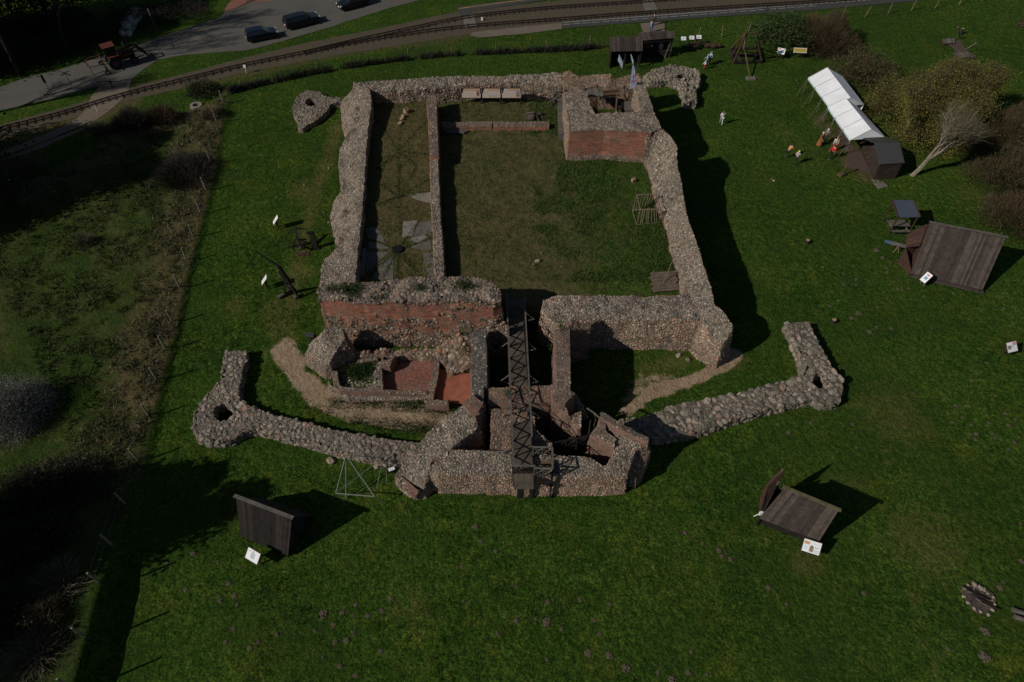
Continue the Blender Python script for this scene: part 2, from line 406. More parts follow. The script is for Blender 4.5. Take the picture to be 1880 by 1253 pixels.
def grass_ground():
    m, n, b = mat("ground_cover")
    co = objcoord(n)
    at = n.nodes.new("ShaderNodeVertexColor"); at.layer_name = "mask"
    sp = n.nodes.new("ShaderNodeSeparateColor"); n.links.new(at.outputs[0], sp.inputs[0])
    big = noise_f(n, .16, 4, .6, co); mid = noise_f(n, 1.1, 5, .65, co); fine = noise_f(n, 6.5, 5, .75, co)
    g = mixc(n, ramp(n, big, [(.35, (0, 0, 0)), (.65, (1, 1, 1))]), (.022, .058, .007), (.040, .081, .010))
    g = mixc(n, ramp(n, mid, [(.42, (0, 0, 0)), (.72, (.9, .9, .9))]), g, (.064, .102, .016))
    g = mixc(n, ramp(n, noise_f(n, 2.3, 4, .7, co), [(.62, (0, 0, 0)), (.78, (.5, .5, .5))]), g, (.075, .075, .03))
    g = mixc(n, 1.0, g, ramp(n, fine, [(.3, (.2, .22, .22)), (.48, (.8, .8, .8)), (.68, (2.0, 1.9, 1.75))]), 'MULTIPLY')
    g = mixc(n, 1.0, g, ramp(n, noise_f(n, 2.6, 5, .7, co), [(.3, (.5, .52, .52)), (.5, (.95, .95, .95)), (.7, (1.5, 1.45, 1.35))]), 'MULTIPLY')
    g = mixc(n, ramp(n, noise_f(n, .28, 5, .65, co), [(.5, (0, 0, 0)), (.68, (.75, .75, .75))]), g, mixc(n, 1.0, g, (1.75, 1.2, 1.1), 'MULTIPLY'))
    lush = at.outputs["Alpha"]
    g = mixc(n, lush, g, (.026, .046, .009))
    dry = mixc(n, ramp(n, noise_f(n, 1.6, 5, .7, co), [(.4, (0, 0, 0)), (.65, (1, 1, 1))]), (.080, .082, .026), (.13, .095, .052))
    dry = mixc(n, 1.0, dry, ramp(n, fine, [(.28, (.35, .35, .35)), (.5, (.9, .9, .9)), (.75, (1.6, 1.6, 1.55))]), 'MULTIPLY')
    dfac = math_f(n, 'MULTIPLY', sp.outputs[1], 1.0)
    pert = math_f(n, 'SUBTRACT', noise_f(n, 1.4, 5, .75, co), .5)
    def edge(v, k=.9, lo=.4, hi=.6):
        return ramp(n, math_f(n, 'ADD', v, math_f(n, 'MULTIPLY', pert, k)), [(lo, (0, 0, 0)), (hi, (1, 1, 1))])
    c = mixc(n, edge(sp.outputs[1], 1.0, .3, .7), g, dry)
    worn = mixc(n, 1.0, mixc(n, mid, (.095, .095, .024), (.14, .12, .045)), ramp(n, fine, [(.3, (.55, .55, .55)), (.7, (1.4, 1.35, 1.3))]), 'MULTIPLY')
    c = mixc(n, edge(sp.outputs[2], .9, .35, .75), c, worn)
    sand = mixc(n, ramp(n, noise_f(n, .9, 5, .6, co), [(.35, (0, 0, 0)), (.65, (1, 1, 1))]), (.28, .195, .12), (.35, .26, .17))
    sand = mixc(n, 1.0, sand, ramp(n, noise_f(n, 10, 4, .7, co), [(.3, (.75, .75, .75)), (.7, (1.15, 1.15, 1.15))]), 'MULTIPLY')
    c = mixc(n, edge(sp.outputs[0], .8, .42, .58), c, sand)
    setc(n, b, c); b.inputs["Roughness"].default_value = 1; b.inputs["Specular IOR Level"].default_value = .05
    p = bump(n, b, fine, .9, .10); bump(n, b, noise_f(n, 2.0, 4, .6, co), .8, .25, p)
    return m
M['ground'] = grass_ground()
# ------------------------------------------------------------------ terrain
def PL(pts, z=0.0): return [tuple(P(x, y, z)[:2]) for x, y in pts]
ZC, ZW = 1.8, 2.1                          # courtyard level, level of the paved range on its left
court = PL([(655, 172), (1040, 160), (1190, 175), (1262, 400), (1300, 552), (1290, 575), (1000, 572), (960, 560), (915, 545), (610, 545), (622, 420), (640, 250)], 2.4)
wroom = PL([(668, 176), (792, 172), (798, 300), (804, 520), (650, 525), (662, 400), (676, 240)], 2.1)
gatepit = PL([(893, 600), (1022, 600), (1022, 740), (1150, 800), (1110, 850), (830, 830), (870, 760), (893, 730)], 0)
towerpit = PL([(1078, 176), (1170, 168), (1176, 204), (1092, 210)], 2.4)
FENCE = [(412, 150), (410, 190), (378, 348), (355, 434), (343, 477), (330, 528), (317, 590), (303, 639), (288, 697), (273, 763), (252, 850), (229, 925), (181, 1069), (155, 1169), (126, 1275), (100, 1400)]
fence_xy = [tuple(P(x, y, .85 + .5 * sstep(700, 1100, y))[:2]) for x, y in FENCE]
bank = fence_xy + [(-22, -60), (-500, -60), (-500, 55)] + PL([(-400, 420), (-100, 360), (60, 330), (150, 290), (230, 235), (300, 215), (360, 200), (400, 180)], .3)
north = PL([(-900, 420), (-300, 345), (0, 302), (60, 290), (235, 196), (450, 140), (640, 104), (870, 72), (1240, 60), (1500, 24), (1800, -4), (2600, -60), (2600, -330), (-900, -330)])
ringpits = [(PL([(570, 189)])[0], 1.0), (PL([(410, 758)])[0], .8), (PL([(1504, 700)])[0], .7), (PL([(1250, 143)])[0], 1.0)]
def zground(x, y):
    x = np.asarray(x, float); y = np.asarray(y, float)
    z = (fbm(x, y, 9, 3) - .5) * .25 + (fbm(x, y, 1.6, 8) - .5) * .07
    near = sstep(2.5, 0, dpoly(x, y, north))
    z = z * (1 - near)
    db = dpoly(x, y, bank)
    hb = .33 + 1.05 * sstep(26, 14, y)
    emb = np.where(db < 0, 1.0, sstep(1.0, 0.0, db / (.55 + .5 * sstep(30, 16, y))))
    z = z * (1 - .5 * emb) + hb * emb * (1 - .35 * sstep(0, 9, -db)) + emb * ((fbm(x, y, 2.2, 21) - .5) * .35 + (fbm(x, y, .95, 22) - .5) * .42) * sstep(0, 2, -db) * (1 - near)
    dc = dpoly(x, y, court)
    inside = sstep(.6, -.6, dc)
    z = z * (1 - inside) + (ZC + (fbm(x, y, 3, 5) - .5) * .3) * inside
    iw = sstep(.2, -.2, dpoly(x, y, wroom))
    z = z * (1 - iw) + (ZW + (fbm(x, y, 1.2, 6) - .5) * .12) * iw
    ip = sstep(.1, -.3, dpoly(x, y, gatepit)); z = z * (1 - ip) - .6 * ip
    it = sstep(.1, -.3, dpoly(x, y, towerpit)); z = z * (1 - it) + .9 * it
    for (cx, cy), r in ringpits:
        k = sstep(r + .5, r, np.hypot(x - cx, y - cy)); z = z * (1 - k) - .5 * k
    return z
def zg(x, y): return float(zground(np.array([x]), np.array([y]))[0])
def G(px, py):
    """point of the terrain seen at this pixel"""
    z = 0.0
    for _ in range(6):
        p = P(px, py, z); z = zg(p.x, p.y)
    return P(px, py, z)
xs = np.concatenate([[-1500, -600, -250, -130], np.arange(-90, -32, .7), np.arange(-32, 32, .27), np.arange(32, 90, .7), [130, 250, 600, 1500]])
ys = np.concatenate([[-600, -150, -40, -10], np.arange(4, 78, .27), np.arange(78, 135, .6), [150, 220, 500, 1500]])
GX, GY = np.meshgrid(xs, ys, indexing='ij')
fx, fy = GX.ravel(), GY.ravel()
fz = zground(fx, fy)
nx, ny = len(xs), len(ys)
I = np.arange(nx * ny).reshape(nx, ny)
F = np.stack([I[:-1, :-1], I[1:, :-1], I[1:, 1:], I[:-1, 1:]], -1).reshape(-1, 4)
ground = np_obj("ground", np.stack([fx, fy, fz], -1), F, M['ground'], smooth=True)
tag(ground, "grass ground of the castle field", kind="structure")
# cover: R sand, G dry, B worn, A lush
R_ = np.zeros(fx.shape); G_ = np.zeros(fx.shape); B_ = np.zeros(fx.shape); A_ = np.zeros(fx.shape)
def path(pts, w, z=0, s=.8):
    d = dline(fx, fy, PL(pts, z)) + 1.1 * (fbm(fx, fy, 2.2, 91) - .5); return sstep(w + s, w - s, d)
for pts, wd in [([(520, 640), (545, 690), (590, 728), (660, 755), (740, 768), (815, 772)], .98), ([(518, 620), (530, 650)], .45), ([(1345, 655), (1290, 690), (1210, 715), (1150, 755)], .6), ([(700, 745), (790, 752)], .4)]:
    R_ = np.maximum(R_, path(pts, wd))
R_ = np.maximum(R_, .55 * path([(1150, 740), (1180, 700), (1230, 700)], 1.0, 0, 1.0))
for pts, wd, a in [([(620, 230), (590, 330), (560, 420), (545, 500), (520, 620)], 1.2, .62), ([(500, 560), (510, 640)], 1.2, .6), ([(560, 560), (600, 600)], .8, .5), ([(1200, 680), (1320, 640), (1340, 660)], 1.6, .55), ([(1640, 660), (1620, 780), (1640, 900), (1670, 1050), (1720, 1253)], 1.0, .42), ([(1600, 660), (1570, 800), (1585, 940), (1600, 1100)], .7, .36), ([(1420, 220), (1500, 300)], 2, .4), ([(700, 740), (820, 790)], 1.6, .6)]:
    B_ = np.maximum(B_, a * path(pts, wd, 0, 1.4))
for (px, py), r, a in [((430, 560), 2, .35), ((560, 500), 1.5, .5), ((1780, 360), 4, .3), ((1480, 1035), 1.5, .45), ((1720, 900), 4, .25), ((1850, 40), 6, .25), ((1560, 900), 3, .3), ((1640, 760), 5, .35), ((1700, 1000), 5, .35), ((1250, 1000), 5, .25), ((900, 1150), 5, .22), ((560, 350), 3, .4), ((760, 1120), 3, .3), ((1700, 1180), 4, .25)]:
    p = P(px, py); B_ = np.maximum(B_, min(.62, a * 1.5) * sstep(r * 1.7, 0, np.hypot(fx - p.x, fy - p.y)))
ins = inpoly(fx, fy, court)
lefty = sstep(6, -2, fx - 4)
G_ = np.where(ins, .35 + .35 * fbm(fx, fy, 4, 31) * lefty + .22 * lefty, G_)
A_ = np.where(ins, .15 + .15 * fbm(fx, fy, 5, 33), A_)
G_ = np.where(inpoly(fx, fy, wroom), .95, G_); R_ = np.where(inpoly(fx, fy, wroom), .33, R_)
nyard = PL([(805, 183), (1035, 176), (1035, 232), (805, 228)], 1.8)
G_ = np.where(inpoly(fx, fy, nyard), .72, G_)
db = dpoly(fx, fy, bank)
G_ = np.where(db < .2, np.maximum(G_, .30 + .45 * sstep(5.5, 0, -db + 3 * (fbm(fx, fy, 4, 43) - .5)) * sstep(24, 34, fy) + .3 * (fbm(fx, fy, 5, 41) - .3)), G_)
for pts, wd, a in [([(0, 255), (120, 225), (225, 190)], 2.2, .9), ([(240, 165), (450, 135), (640, 92), (860, 64)], 2.0, .55)]:
    G_ = np.maximum(G_, a * path(pts, wd, 0, 1.5))
for pts in [[(1540, 262), (1560, 300), (1590, 330)], [(1570, 270), (1590, 300), (1610, 320)], [(1505, 215), (1540, 262)]]:
    G_ = np.maximum(G_, .8 * path(pts, 1.0, 0, 1.2))
A_ = np.maximum(A_, .75 * (fbm(fx, fy, 7, 51) > .55) * .8)
A_ = A_ * (fbm(fx, fy, 3, 52))
A_ = np.where((db < 0) & (fy < 80), .75, A_)
ca = ground.data.color_attributes.new("mask", 'FLOAT_COLOR', 'POINT')
ca.data.foreach_set("color", np.clip(np.stack([R_, G_, B_, A_], -1), 0, 1).astype(np.float32).ravel())

# roads, platforms, track beds: sheets a little above the ground ------
def sheet(name, px, m, z, label=None, parent=None, raw=None, jit=.12, step=1.0):
    pts = raw or [P(x, y)[:2] for x, y in px]
    out = []
    for i in range(len(pts)):
        a, b = Vector(pts[i]), Vector(pts[(i + 1) % len(pts)]); n = max(1, int((b - a).length / step))
        d = (b - a).normalized(); nn = Vector((-d.y, d.x))
        for k in range(n):
            q = a.lerp(b, k / n)
            q = q + nn * jit * (2 * float(vnoise(q.x * 1.7, q.y * 1.7, 1, 5)) - 1)
            out.append((q.x, q.y))
    bm = bmesh.new()
    vs = [bm.verts.new((x, y, z)) for x, y in out]
    f = bm.faces.new(vs); bm.normal_update()
    if f.normal.z < 0: f.normal_flip()
    bmesh.ops.triangulate(bm, faces=[f])
    me = bpy.data.meshes.new(name); bm.to_mesh(me); bm.free(); me.materials.append(m)
    o = bpy.data.objects.new(name, me); COL.objects.link(o)
    if parent is None: tag(o, label, kind="structure")
    else: o.parent = parent
    return o
sheet("verge", [(-300, 170), (-100, 130), (0, 118), (100, 95), (270, 45), (420, 5), (480, -30), (560, -60), (560, -200), (-400, -200)], M['ground'], .012, "dark grass verge behind the road")
sheet("road", [(-400, 235), (-200, 197), (0, 160), (50, 143), (100, 131), (170, 110), (260, 80), (350, 50), (400, 34), (430, 8), (470, -10), (560, -40), (900, -70), (860, -20), (760, 3), (700, 20), (600, 52), (520, 76), (455, 93), (340, 101), (290, 110), (256, 134), (240, 150), (182, 158), (100, 181), (0, 203), (-200, 250), (-400, 300)], M['asphalt'], .03, "worn grey asphalt road curving past the castle field")
sheet("parking_pavement", [(412, 22), (450, 10), (470, 6), (520, 0), (540, -30), (480, -40), (436, -10), (418, 8)], M['tilefloor'], .045, "reddish paved patch at the road edge")
sheet("track_bed", [(-300, 300), (-100, 258), (0, 230), (110, 200), (220, 166), (330, 138), (450, 106), (560, 80), (700, 52), (838, 22), (1000, 4), (1150, -10), (1600, -40), (1900, -60), (1740, -12), (1500, 6), (1240, 26), (1033, 42), (870, 62), (760, 80), (640, 98), (450, 134), (330, 164), (225, 187), (120, 222), (0, 254), (-100, 280), (-300, 330)], M['ballast'], .02, "brown earth bed of the narrow railway")
sheet("dirt_track", [(184, 156), (242, 147), (236, 168), (212, 196), (190, 212), (150, 240), (80, 272), (0, 299), (-60, 314), (-60, 298), (0, 280), (90, 244), (140, 220), (160, 200), (166, 180)], M['gravel'], .036, "dirt track leaving the road over the rails")
sheet("track_strip", [(150, 236), (172, 220), (120, 246), (40, 280), (0, 292), (0, 288), (60, 268)], M['ground'], .048, "grass strip between the wheel ruts")
sheet("platform", [(838, 14), (870, 9), (985, -4), (1050, -14), (1150, -30), (1200, -34), (1000, 1), (864, 22), (868, 28), (846, 30), (842, 22)], M['platform'], .06, "grey asphalt platform with a yellow line beyond the rails")
sheet("platform_edge", [(1033, 42), (1240, 26), (1500, 7), (1760, -12), (1800, -8), (1500, 19), (1240, 37), (1033, 53)], M['platform'], .06, "dark asphalt platform strip along the rails", jit=.03)
sheet("gravel_walk", [(868, 60), (940, 52), (1032, 43), (1032, 54), (960, 63), (880, 70), (862, 66)], M['gravel'], .05, "pale gravel walk continuing the platform")
sheet("footpath", [(1176, 44), (1220, 41), (1222, 70), (1226, 62), (1236, 58), (1212, 44), (1208, 41), (1216, 43), (1222, 62), (1180, 68)][:3] + [(1182, 70)], M['gravel'], .04, "gravel footpath from the platform to the sheds")
for i, q in enumerate([[(849, 31), (870, 27), (876, 50), (854, 54)], [(1178, -2), (1198, -4), (1208, 20), (1184, 24)]]):
    sheet("crossing_slab", q, M['concrete'], .085, ["concrete crossing slab by the start of the gravel walk", "concrete crossing slab opposite the wooden sheds"][i], jit=0)
def strip(pts, wd, z):
    q = [Vector(P(x, y)[:2]) for x, y in pts]; L, R2 = [], []
    for i, a in enumerate(q):
        d = (q[min(i + 1, len(q) - 1)] - q[max(i - 1, 0)]).normalized(); nn = Vector((-d.y, d.x)) * wd / 2
        L.append(a + nn); R2.append(a - nn)
    mb = MB()
    for i in range(len(q) - 1):
        mb.quad((*R2[i], z), (*R2[i + 1], z), (*L[i + 1], z), (*L[i], z))
    return mb
def smooth_px(pts, n=8):
    out = []
    for i in range(len(pts) - 1):
        p0, p1, p2, p3 = pts[max(i - 1, 0)], pts[i], pts[i + 1], pts[min(i + 2, len(pts) - 1)]
        for k in range(n):
            t = k / n
            out.append(tuple(.5 * (2 * b + (c - a) * t + (2 * a - 5 * b + 4 * c - d) * t * t + (-a + 3 * b - 3 * c + d) * t ** 3) for a, b, c, d in zip(p0, p1, p2, p3)))
    return out + [pts[-1]]
wl = MB()
a = strip([(1033, 42.5), (1240, 27), (1500, 8), (1760, -11)], .10, .066); a.build("platform_line", M['whiteline']); tag(bpy.data.objects["platform_line"], "white line at the platform edge nearest the rails", kind="structure")
for i in range(26):
    t0, t1 = i / 26, (i + .8) / 26
    q = [(1033 + (1500 - 1033) * t, 46.5 + (11.5 - 46.5) * t) for t in (t0, t1)]
    s_ = strip(q, .09, .066); wl.v, wl.f, wl.m = (wl.v + s_.v, wl.f + [[len(wl.v) + j for j in f] for f in s_.f], wl.m + s_.m)
tag(wl.build("platform_dashes", M['whiteline']), "broken white line along the platform strip", kind="structure")
tag(strip([(842, 17), (900, 9), (985, -2), (1040, -10)], .18, .066).build("platform_warning_line", M['yellowline']), "yellow line on the far platform", kind="structure")

# rails ---------------------------------------------------------------
def railway(name, pts, label, gauge=.62):
    q = [Vector(P(x, y)[:2]) for x, y in smooth_px(pts)]
    o = empty(name, (*q[len(q) // 2], 0), label, "railway track", "narrow gauge tracks")
    dense = [q[0]]
    for a, b in zip(q[:-1], q[1:]):
        n = max(1, int((b - a).length / .62)); dense += [a.lerp(b, (k + 1) / n) for k in range(n)]
    dirs = [(dense[min(i + 1, len(dense) - 1)] - dense[max(i - 1, 0)]).normalized() for i in range(len(dense))]
    for s in (-1, 1):
        mb = MB()
        for i in range(0, len(q) - 1):
            d0 = (q[min(i + 1, len(q) - 1)] - q[max(i - 1, 0)]).normalized(); d1 = (q[min(i + 2, len(q) - 1)] - q[i]).normalized()
            a = q[i] + Vector((-d0.y, d0.x)) * s * gauge / 2; b = q[i + 1] + Vector((-d1.y, d1.x)) * s * gauge / 2
            mb.beam((*a, .17), (*b, .17), .075, .11)
        mb.build("rail", M['railsteel'], o)
    mb = MB()
    for a, d in zip(dense, dirs):
        if a.y > 112: continue
        nn = Vector((-d.y, d.x)); e = random.uniform(-.05, .05)
        mb.beam((*(a + nn * (.62 + e)), .06), (*(a - nn * (.62 - e)), .06), .2, .11)
    s = mb.build("sleeper_row", M['oldwood'], o); s["kind"] = "stuff"
railway("railway_track", [(-150, 272), (0, 239), (120, 208), (225, 176), (330, 150), (450, 121), (560, 98), (650, 77), (760, 53), (860, 33), (1000, 17), (1200, 3), (1420, -14)], "rusty narrow track curving from the left edge to the far platform")
railway("railway_track", [(560, 99), (650, 80), (740, 65), (860, 50), (1000, 39), (1240, 21), (1500, 5), (1700, -9)], "rusty narrow track branching off and running beside the near platform strip")
# ------------------------------------------------------------------ ruined masonry
def ico(sub):
    bm = bmesh.new(); bmesh.ops.create_icosphere(bm, subdivisions=sub, radius=1)
    V = np.array([v.co[:] for v in bm.verts]); F = np.array([[v.index for v in f.verts] for f in bm.faces]); bm.free(); return V, F
ICO1, ICO2 = ico(1), ico(2)
def stones(C, Nn, r, embed=.35, flat=(.55, .85), ic=ICO1, seed=0, pw=.72, wob=.14):
    """C centres, Nn normals, r radii -> verts, faces of rough stones"""
    rg = np.random.default_rng(seed); n = len(C); V0, F0 = ic; k = len(V0)
    nv = 12
    variants = np.stack([V0 * (1 + rg.uniform(-.3, .3, (k, 1))) for _ in range(nv)])
    variants = np.sign(variants) * np.abs(variants) ** pw
    Vv = variants[rg.integers(0, nv, n)]
    sc = np.stack([rg.uniform(.75, 1.3, n), rg.uniform(.7, 1.05, n), rg.uniform(*flat, n)], -1) * np.asarray(r)[:, None]
    Vv = Vv * sc[:, None, :]
    # frame: z along the normal with a wobble, random spin
    Nn = np.asarray(Nn, float) + rg.normal(0, wob, (n, 3)); Nn /= np.linalg.norm(Nn, axis=1, keepdims=True)
    t = rg.normal(0, 1, (n, 3)); t -= (t * Nn).sum(1, keepdims=True) * Nn; t /= np.linalg.norm(t, axis=1, keepdims=True)
    b = np.cross(Nn, t)
    R = np.stack([t, b, Nn], 1)
    Vw = np.einsum('nki,nij->nkj', Vv, R) + (np.asarray(C) + Nn * (sc[:, 2:3] * (1 - 2 * embed)))[:, None, :]
    F = (F0[None] + (np.arange(n) * k)[:, None, None]).reshape(-1, 3)
    return Vw.reshape(-1, 3), F
def pack(Pn, Nn, rr, tight=.86):
    """keep the candidates that do not overlap one already kept (largest first)"""
    order = np.argsort(-rr); cell = float(rr.max()) * 2.0; grid = {}; keep = []
    Pl = Pn.tolist(); rl = rr.tolist()
    for i in order.tolist():
        x, y, z = Pl[i]; r_ = rl[i]; k = (int(x // cell), int(y // cell), int(z // cell)); ok = True
        for a in (k[0] - 1, k[0], k[0] + 1):
            for b in (k[1] - 1, k[1], k[1] + 1):
                for c in (k[2] - 1, k[2], k[2] + 1):
                    for (X, Y, Z, R) in grid.get((a, b, c), ()):
                        q = tight * (r_ + R)
                        if (x - X) ** 2 + (y - Y) ** 2 + (z - Z) ** 2 < q * q: ok = False; break
                    if not ok: break
                if not ok: break
            if not ok: break
        if ok: grid.setdefault(k, []).append((x, y, z, r_)); keep.append(i)
    return np.array(keep, int)
def idw(x, y, ctrl, p=3.0):
    x = np.asarray(x)[:, None]; y = np.asarray(y)[:, None]
    c = np.array(ctrl); d = np.hypot(x - c[None, :, 0], y - c[None, :, 1]) + .15
    w_ = d ** -p; return (w_ * c[None, :, 2]).sum(1) / w_.sum(1)
def rubble(name, parent, px, zb=-.1, holes=(), ctrl=(), r=(.10, .055), dens=22, batter=.04, band=None, rough=.07, zrough=.08,
           base=None, stone=None, sidebrick=None, topbrick=None, seed=1, sides=True, sidedens=1.0, toponly=False, edge=.08, ic=None, topstones=1.0, embed=.64, sidestone=None, sideembed=.72, flat=(.45, .75), pw=.68, sig=.3, brickm=None):
    """one ragged block of masonry. px: [(px, py, z of the top)]. band: f(x,y,z)->bool, brick face there"""
    rg = np.random.default_rng(seed)
    base = base or M['mortar']; stone = stone or M['rubble']
    poly = [P(*q) for q in px]
    area = sum(a.x * b.y - b.x * a.y for a, b in zip(poly, poly[1:] + poly[:1]))
    if area < 0: poly = poly[::-1]
    loops = [poly]
    for h in holes:
        hp = [P(*q) for q in h]
        a = sum(p.x * q.y - q.x * p.y for p, q in zip(hp, hp[1:] + hp[:1]))
        if a > 0: hp = hp[::-1]
        loops.append(hp)
    cz = [tuple(p) for lp in loops for p in lp] + [tuple(P(*q)) for q in ctrl]
    step = .38
    pts2, edges, rings = [], [], []
    for lp in loops:
        ring = []
        for a, b in zip(lp, lp[1:] + lp[:1]):
            n = max(1, int(round((b - a).length / step)))
            d = (b - a).normalized(); nn = Vector((d.y, -d.x))
            for k in range(n):
                q = a.lerp(b, k / n)
                j = edge * 1.2 * (float(fbm(q.x, q.y, .9, seed)) - .5) * 2 + rg.normal(0, edge * .1)
                ring.append((q.x + nn.x * j, q.y + nn.y * j, q.z))
        i0 = len(pts2); pts2 += [Vector(q[:2]) for q in ring]; cz += ring
        edges += [(i0 + k, i0 + (k + 1) % len(ring)) for k in range(len(ring))]; rings.append(ring)
    xs_ = [p.x for p in pts2]; ys_ = [p.y for p in pts2]
    g = .42
    gx, gy = np.meshgrid(np.arange(min(xs_), max(xs_), g), np.arange(min(ys_), max(ys_), g))
    gx = (gx + rg.uniform(-.12, .12, gx.shape)).ravel(); gy = (gy + rg.uniform(-.12, .12, gy.shape)).ravel()
    outer = [q[:2] for q in rings[0]]
    keep = dpoly(gx, gy, outer) < -.2
    for h in rings[1:]: keep &= dpoly(gx, gy, [q[:2] for q in h]) > .2
    allp = pts2 + [Vector((a, b)) for a, b in zip(gx[keep], gy[keep])]
    r0 = geometry.delaunay_2d_cdt(allp, edges, [], 0, 1e-5)
    V2 = np.array([v[:] for v in r0[0]]); T = np.array([f for f in r0[2] if len(f) == 3])
    cen = V2[T].mean(1)
    ok = inpoly(cen[:, 0], cen[:, 1], outer)
    for h in rings[1:]: ok &= ~inpoly(cen[:, 0], cen[:, 1], [q[:2] for q in h])
    T = T[ok]
    z = idw(V2[:, 0], V2[:, 1], cz) + zrough * 2 * (fbm(V2[:, 0], V2[:, 1], .8, seed + 5) - .5) * 2
    V3 = np.column_stack([V2, z])
    e1 = V3[T[:, 1]] - V3[T[:, 0]]; e2 = V3[T[:, 2]] - V3[T[:, 0]]
    cr = np.cross(e1, e2); flip = cr[:, 2] < 0; T[flip] = T[flip][:, ::-1]; cr[flip] *= -1
    V, F, mi = [V3], [T], [np.zeros(len(T), int) if not topbrick else np.full(len(T), 3)]
    nb = len(V3)
    ar = np.linalg.norm(cr, axis=1) / 2
    S_c, S_n, S_k = [], [], []
    dens = 2.6 / (math.pi * r[0] ** 2)
    def sample(A, B, C_, ar_, dn):
        n = rg.poisson(ar_.sum() * dn)
        if n == 0: return
        i = rg.choice(len(ar_), n, p=ar_ / ar_.sum()); u, v = rg.random(n), rg.random(n)
        s = u + v > 1; u[s], v[s] = 1 - u[s], 1 - v[s]
        p = A[i] + u[:, None] * (B[i] - A[i]) + v[:, None] * (C_[i] - A[i])
        nr = np.cross(B[i] - A[i], C_[i] - A[i]); nr /= np.linalg.norm(nr, axis=1, keepdims=True) + 1e-9
        return p, nr
    if topstones > 0:
        q = sample(V3[T[:, 0]], V3[T[:, 1]], V3[T[:, 2]], ar, dens * topstones)
        if q: S_c.append(q[0]); S_n.append(q[1]); S_k.append(np.zeros(len(q[0]), int))
    # sides
    zbf = zb if callable(zb) else (lambda x, y: zb)
    for ri, ring in enumerate(rings):
        m = len(ring)
        rx = np.array([q[0] for q in ring]); ry = np.array([q[1] for q in ring])
        zt = idw(rx, ry, cz) + zrough * 2 * (fbm(rx, ry, .8, seed + 5) - .5) * 2
        zl = np.array([zbf(a, b) for a, b in zip(rx, ry)]); zl = np.minimum(zl, zt - .05)
        dx = np.roll(rx, -1) - np.roll(rx, 1); dy = np.roll(ry, -1) - np.roll(ry, 1); L = np.hypot(dx, dy) + 1e-9
        nxn, nyn = dy / L, -dx / L
        H = float((zt - zl).max()); lev = max(2, int(H / .4) + 1)
        rows = []
        for k in range(lev):
            t = k / (lev - 1); zz = zt + (zl - zt) * t
            j = batter * (zt - zz) if ri == 0 else 0 * zz
            if 0 < k:
                ro = rough * 2 * (fbm(rx * 1.0 + zz * .7, ry + zz * 1.3, .7, seed + 9) - .4) * 2
                if band is not None: ro = np.where(band(rx, ry, zz), -.03, ro)
                j = j + ro
            rows.append(np.column_stack([rx + nxn * j, ry + nyn * j, zz]))
        RW = np.stack(rows)                       # lev, m, 3
        i0 = nb; V.append(RW.reshape(-1, 3)); nb += lev * m
        idx = i0 + np.arange(lev * m).reshape(lev, m)
        a, b = idx[:-1], np.roll(idx[:-1], -1, 1); c, d = np.roll(idx[1:], -1, 1), idx[1:]
        tr = np.concatenate([np.stack([a, d, c], -1).reshape(-1, 3), np.stack([a, c, b], -1).reshape(-1, 3)])
        F.append(tr)
        AV = np.concatenate(V)
        cc = AV[tr].mean(1)
        isb = band(cc[:, 0], cc[:, 1], cc[:, 2]) if band is not None else np.zeros(len(tr), bool)
        if sidebrick == 'all': isb[:] = True
        mi.append(np.where(isb, 2, 0))
        if sides and not toponly:
            tt = tr[~isb]
            if len(tt):
                A_, B2, C2 = AV[tt[:, 0]], AV[tt[:, 1]], AV[tt[:, 2]]
                a2 = np.linalg.norm(np.cross(B2 - A_, C2 - A_), axis=1) / 2
                q = sample(A_, B2, C2, a2, dens * sidedens)
                if q: S_c.append(q[0]); S_n.append(q[1]); S_k.append(np.ones(len(q[0]), int))
    V = np.concatenate(V); F = np.concatenate(F); mi = np.concatenate(mi)
    if S_c:
        C_ = np.concatenate(S_c); Nn = np.concatenate(S_n); K = np.concatenate(S_k)
        rr = np.clip(rg.lognormal(math.log(r[0]), sig, len(C_)), r[1], r[0] * (1 + 2.6 * sig))
        kp = pack(C_, Nn, rr); C_, Nn, rr, K = C_[kp], Nn[kp], rr[kp], K[kp]
        for kk, em, mm, fl in ((0, embed, 1, flat), (1, sideembed, 4, flat)):
            s_ = K == kk
            if not s_.any(): continue
            sv, sf = stones(C_[s_], Nn[s_], rr[s_] * 1.06, embed=em, seed=seed + kk, ic=ic or ICO1, flat=fl, pw=pw)
            F = np.concatenate([F, sf + len(V)]); V = np.concatenate([V, sv]); mi = np.concatenate([mi, np.full(len(sf), mm)])
    return np_obj(name, V, F, [base, stone, brickm or M['brick'], M['brick_top'], sidestone or (M['siderubble'] if stone is M['rubble'] else stone)], parent, midx=mi)

# ---- the castle: four ranges round a courtyard ----
castle = empty("castle_ruin", (0, P(900, 350, 2)[1], 0), "square castle ruin of rubble and red brick round a grassy courtyard", "castle ruin")
RZ = (.058, .03)
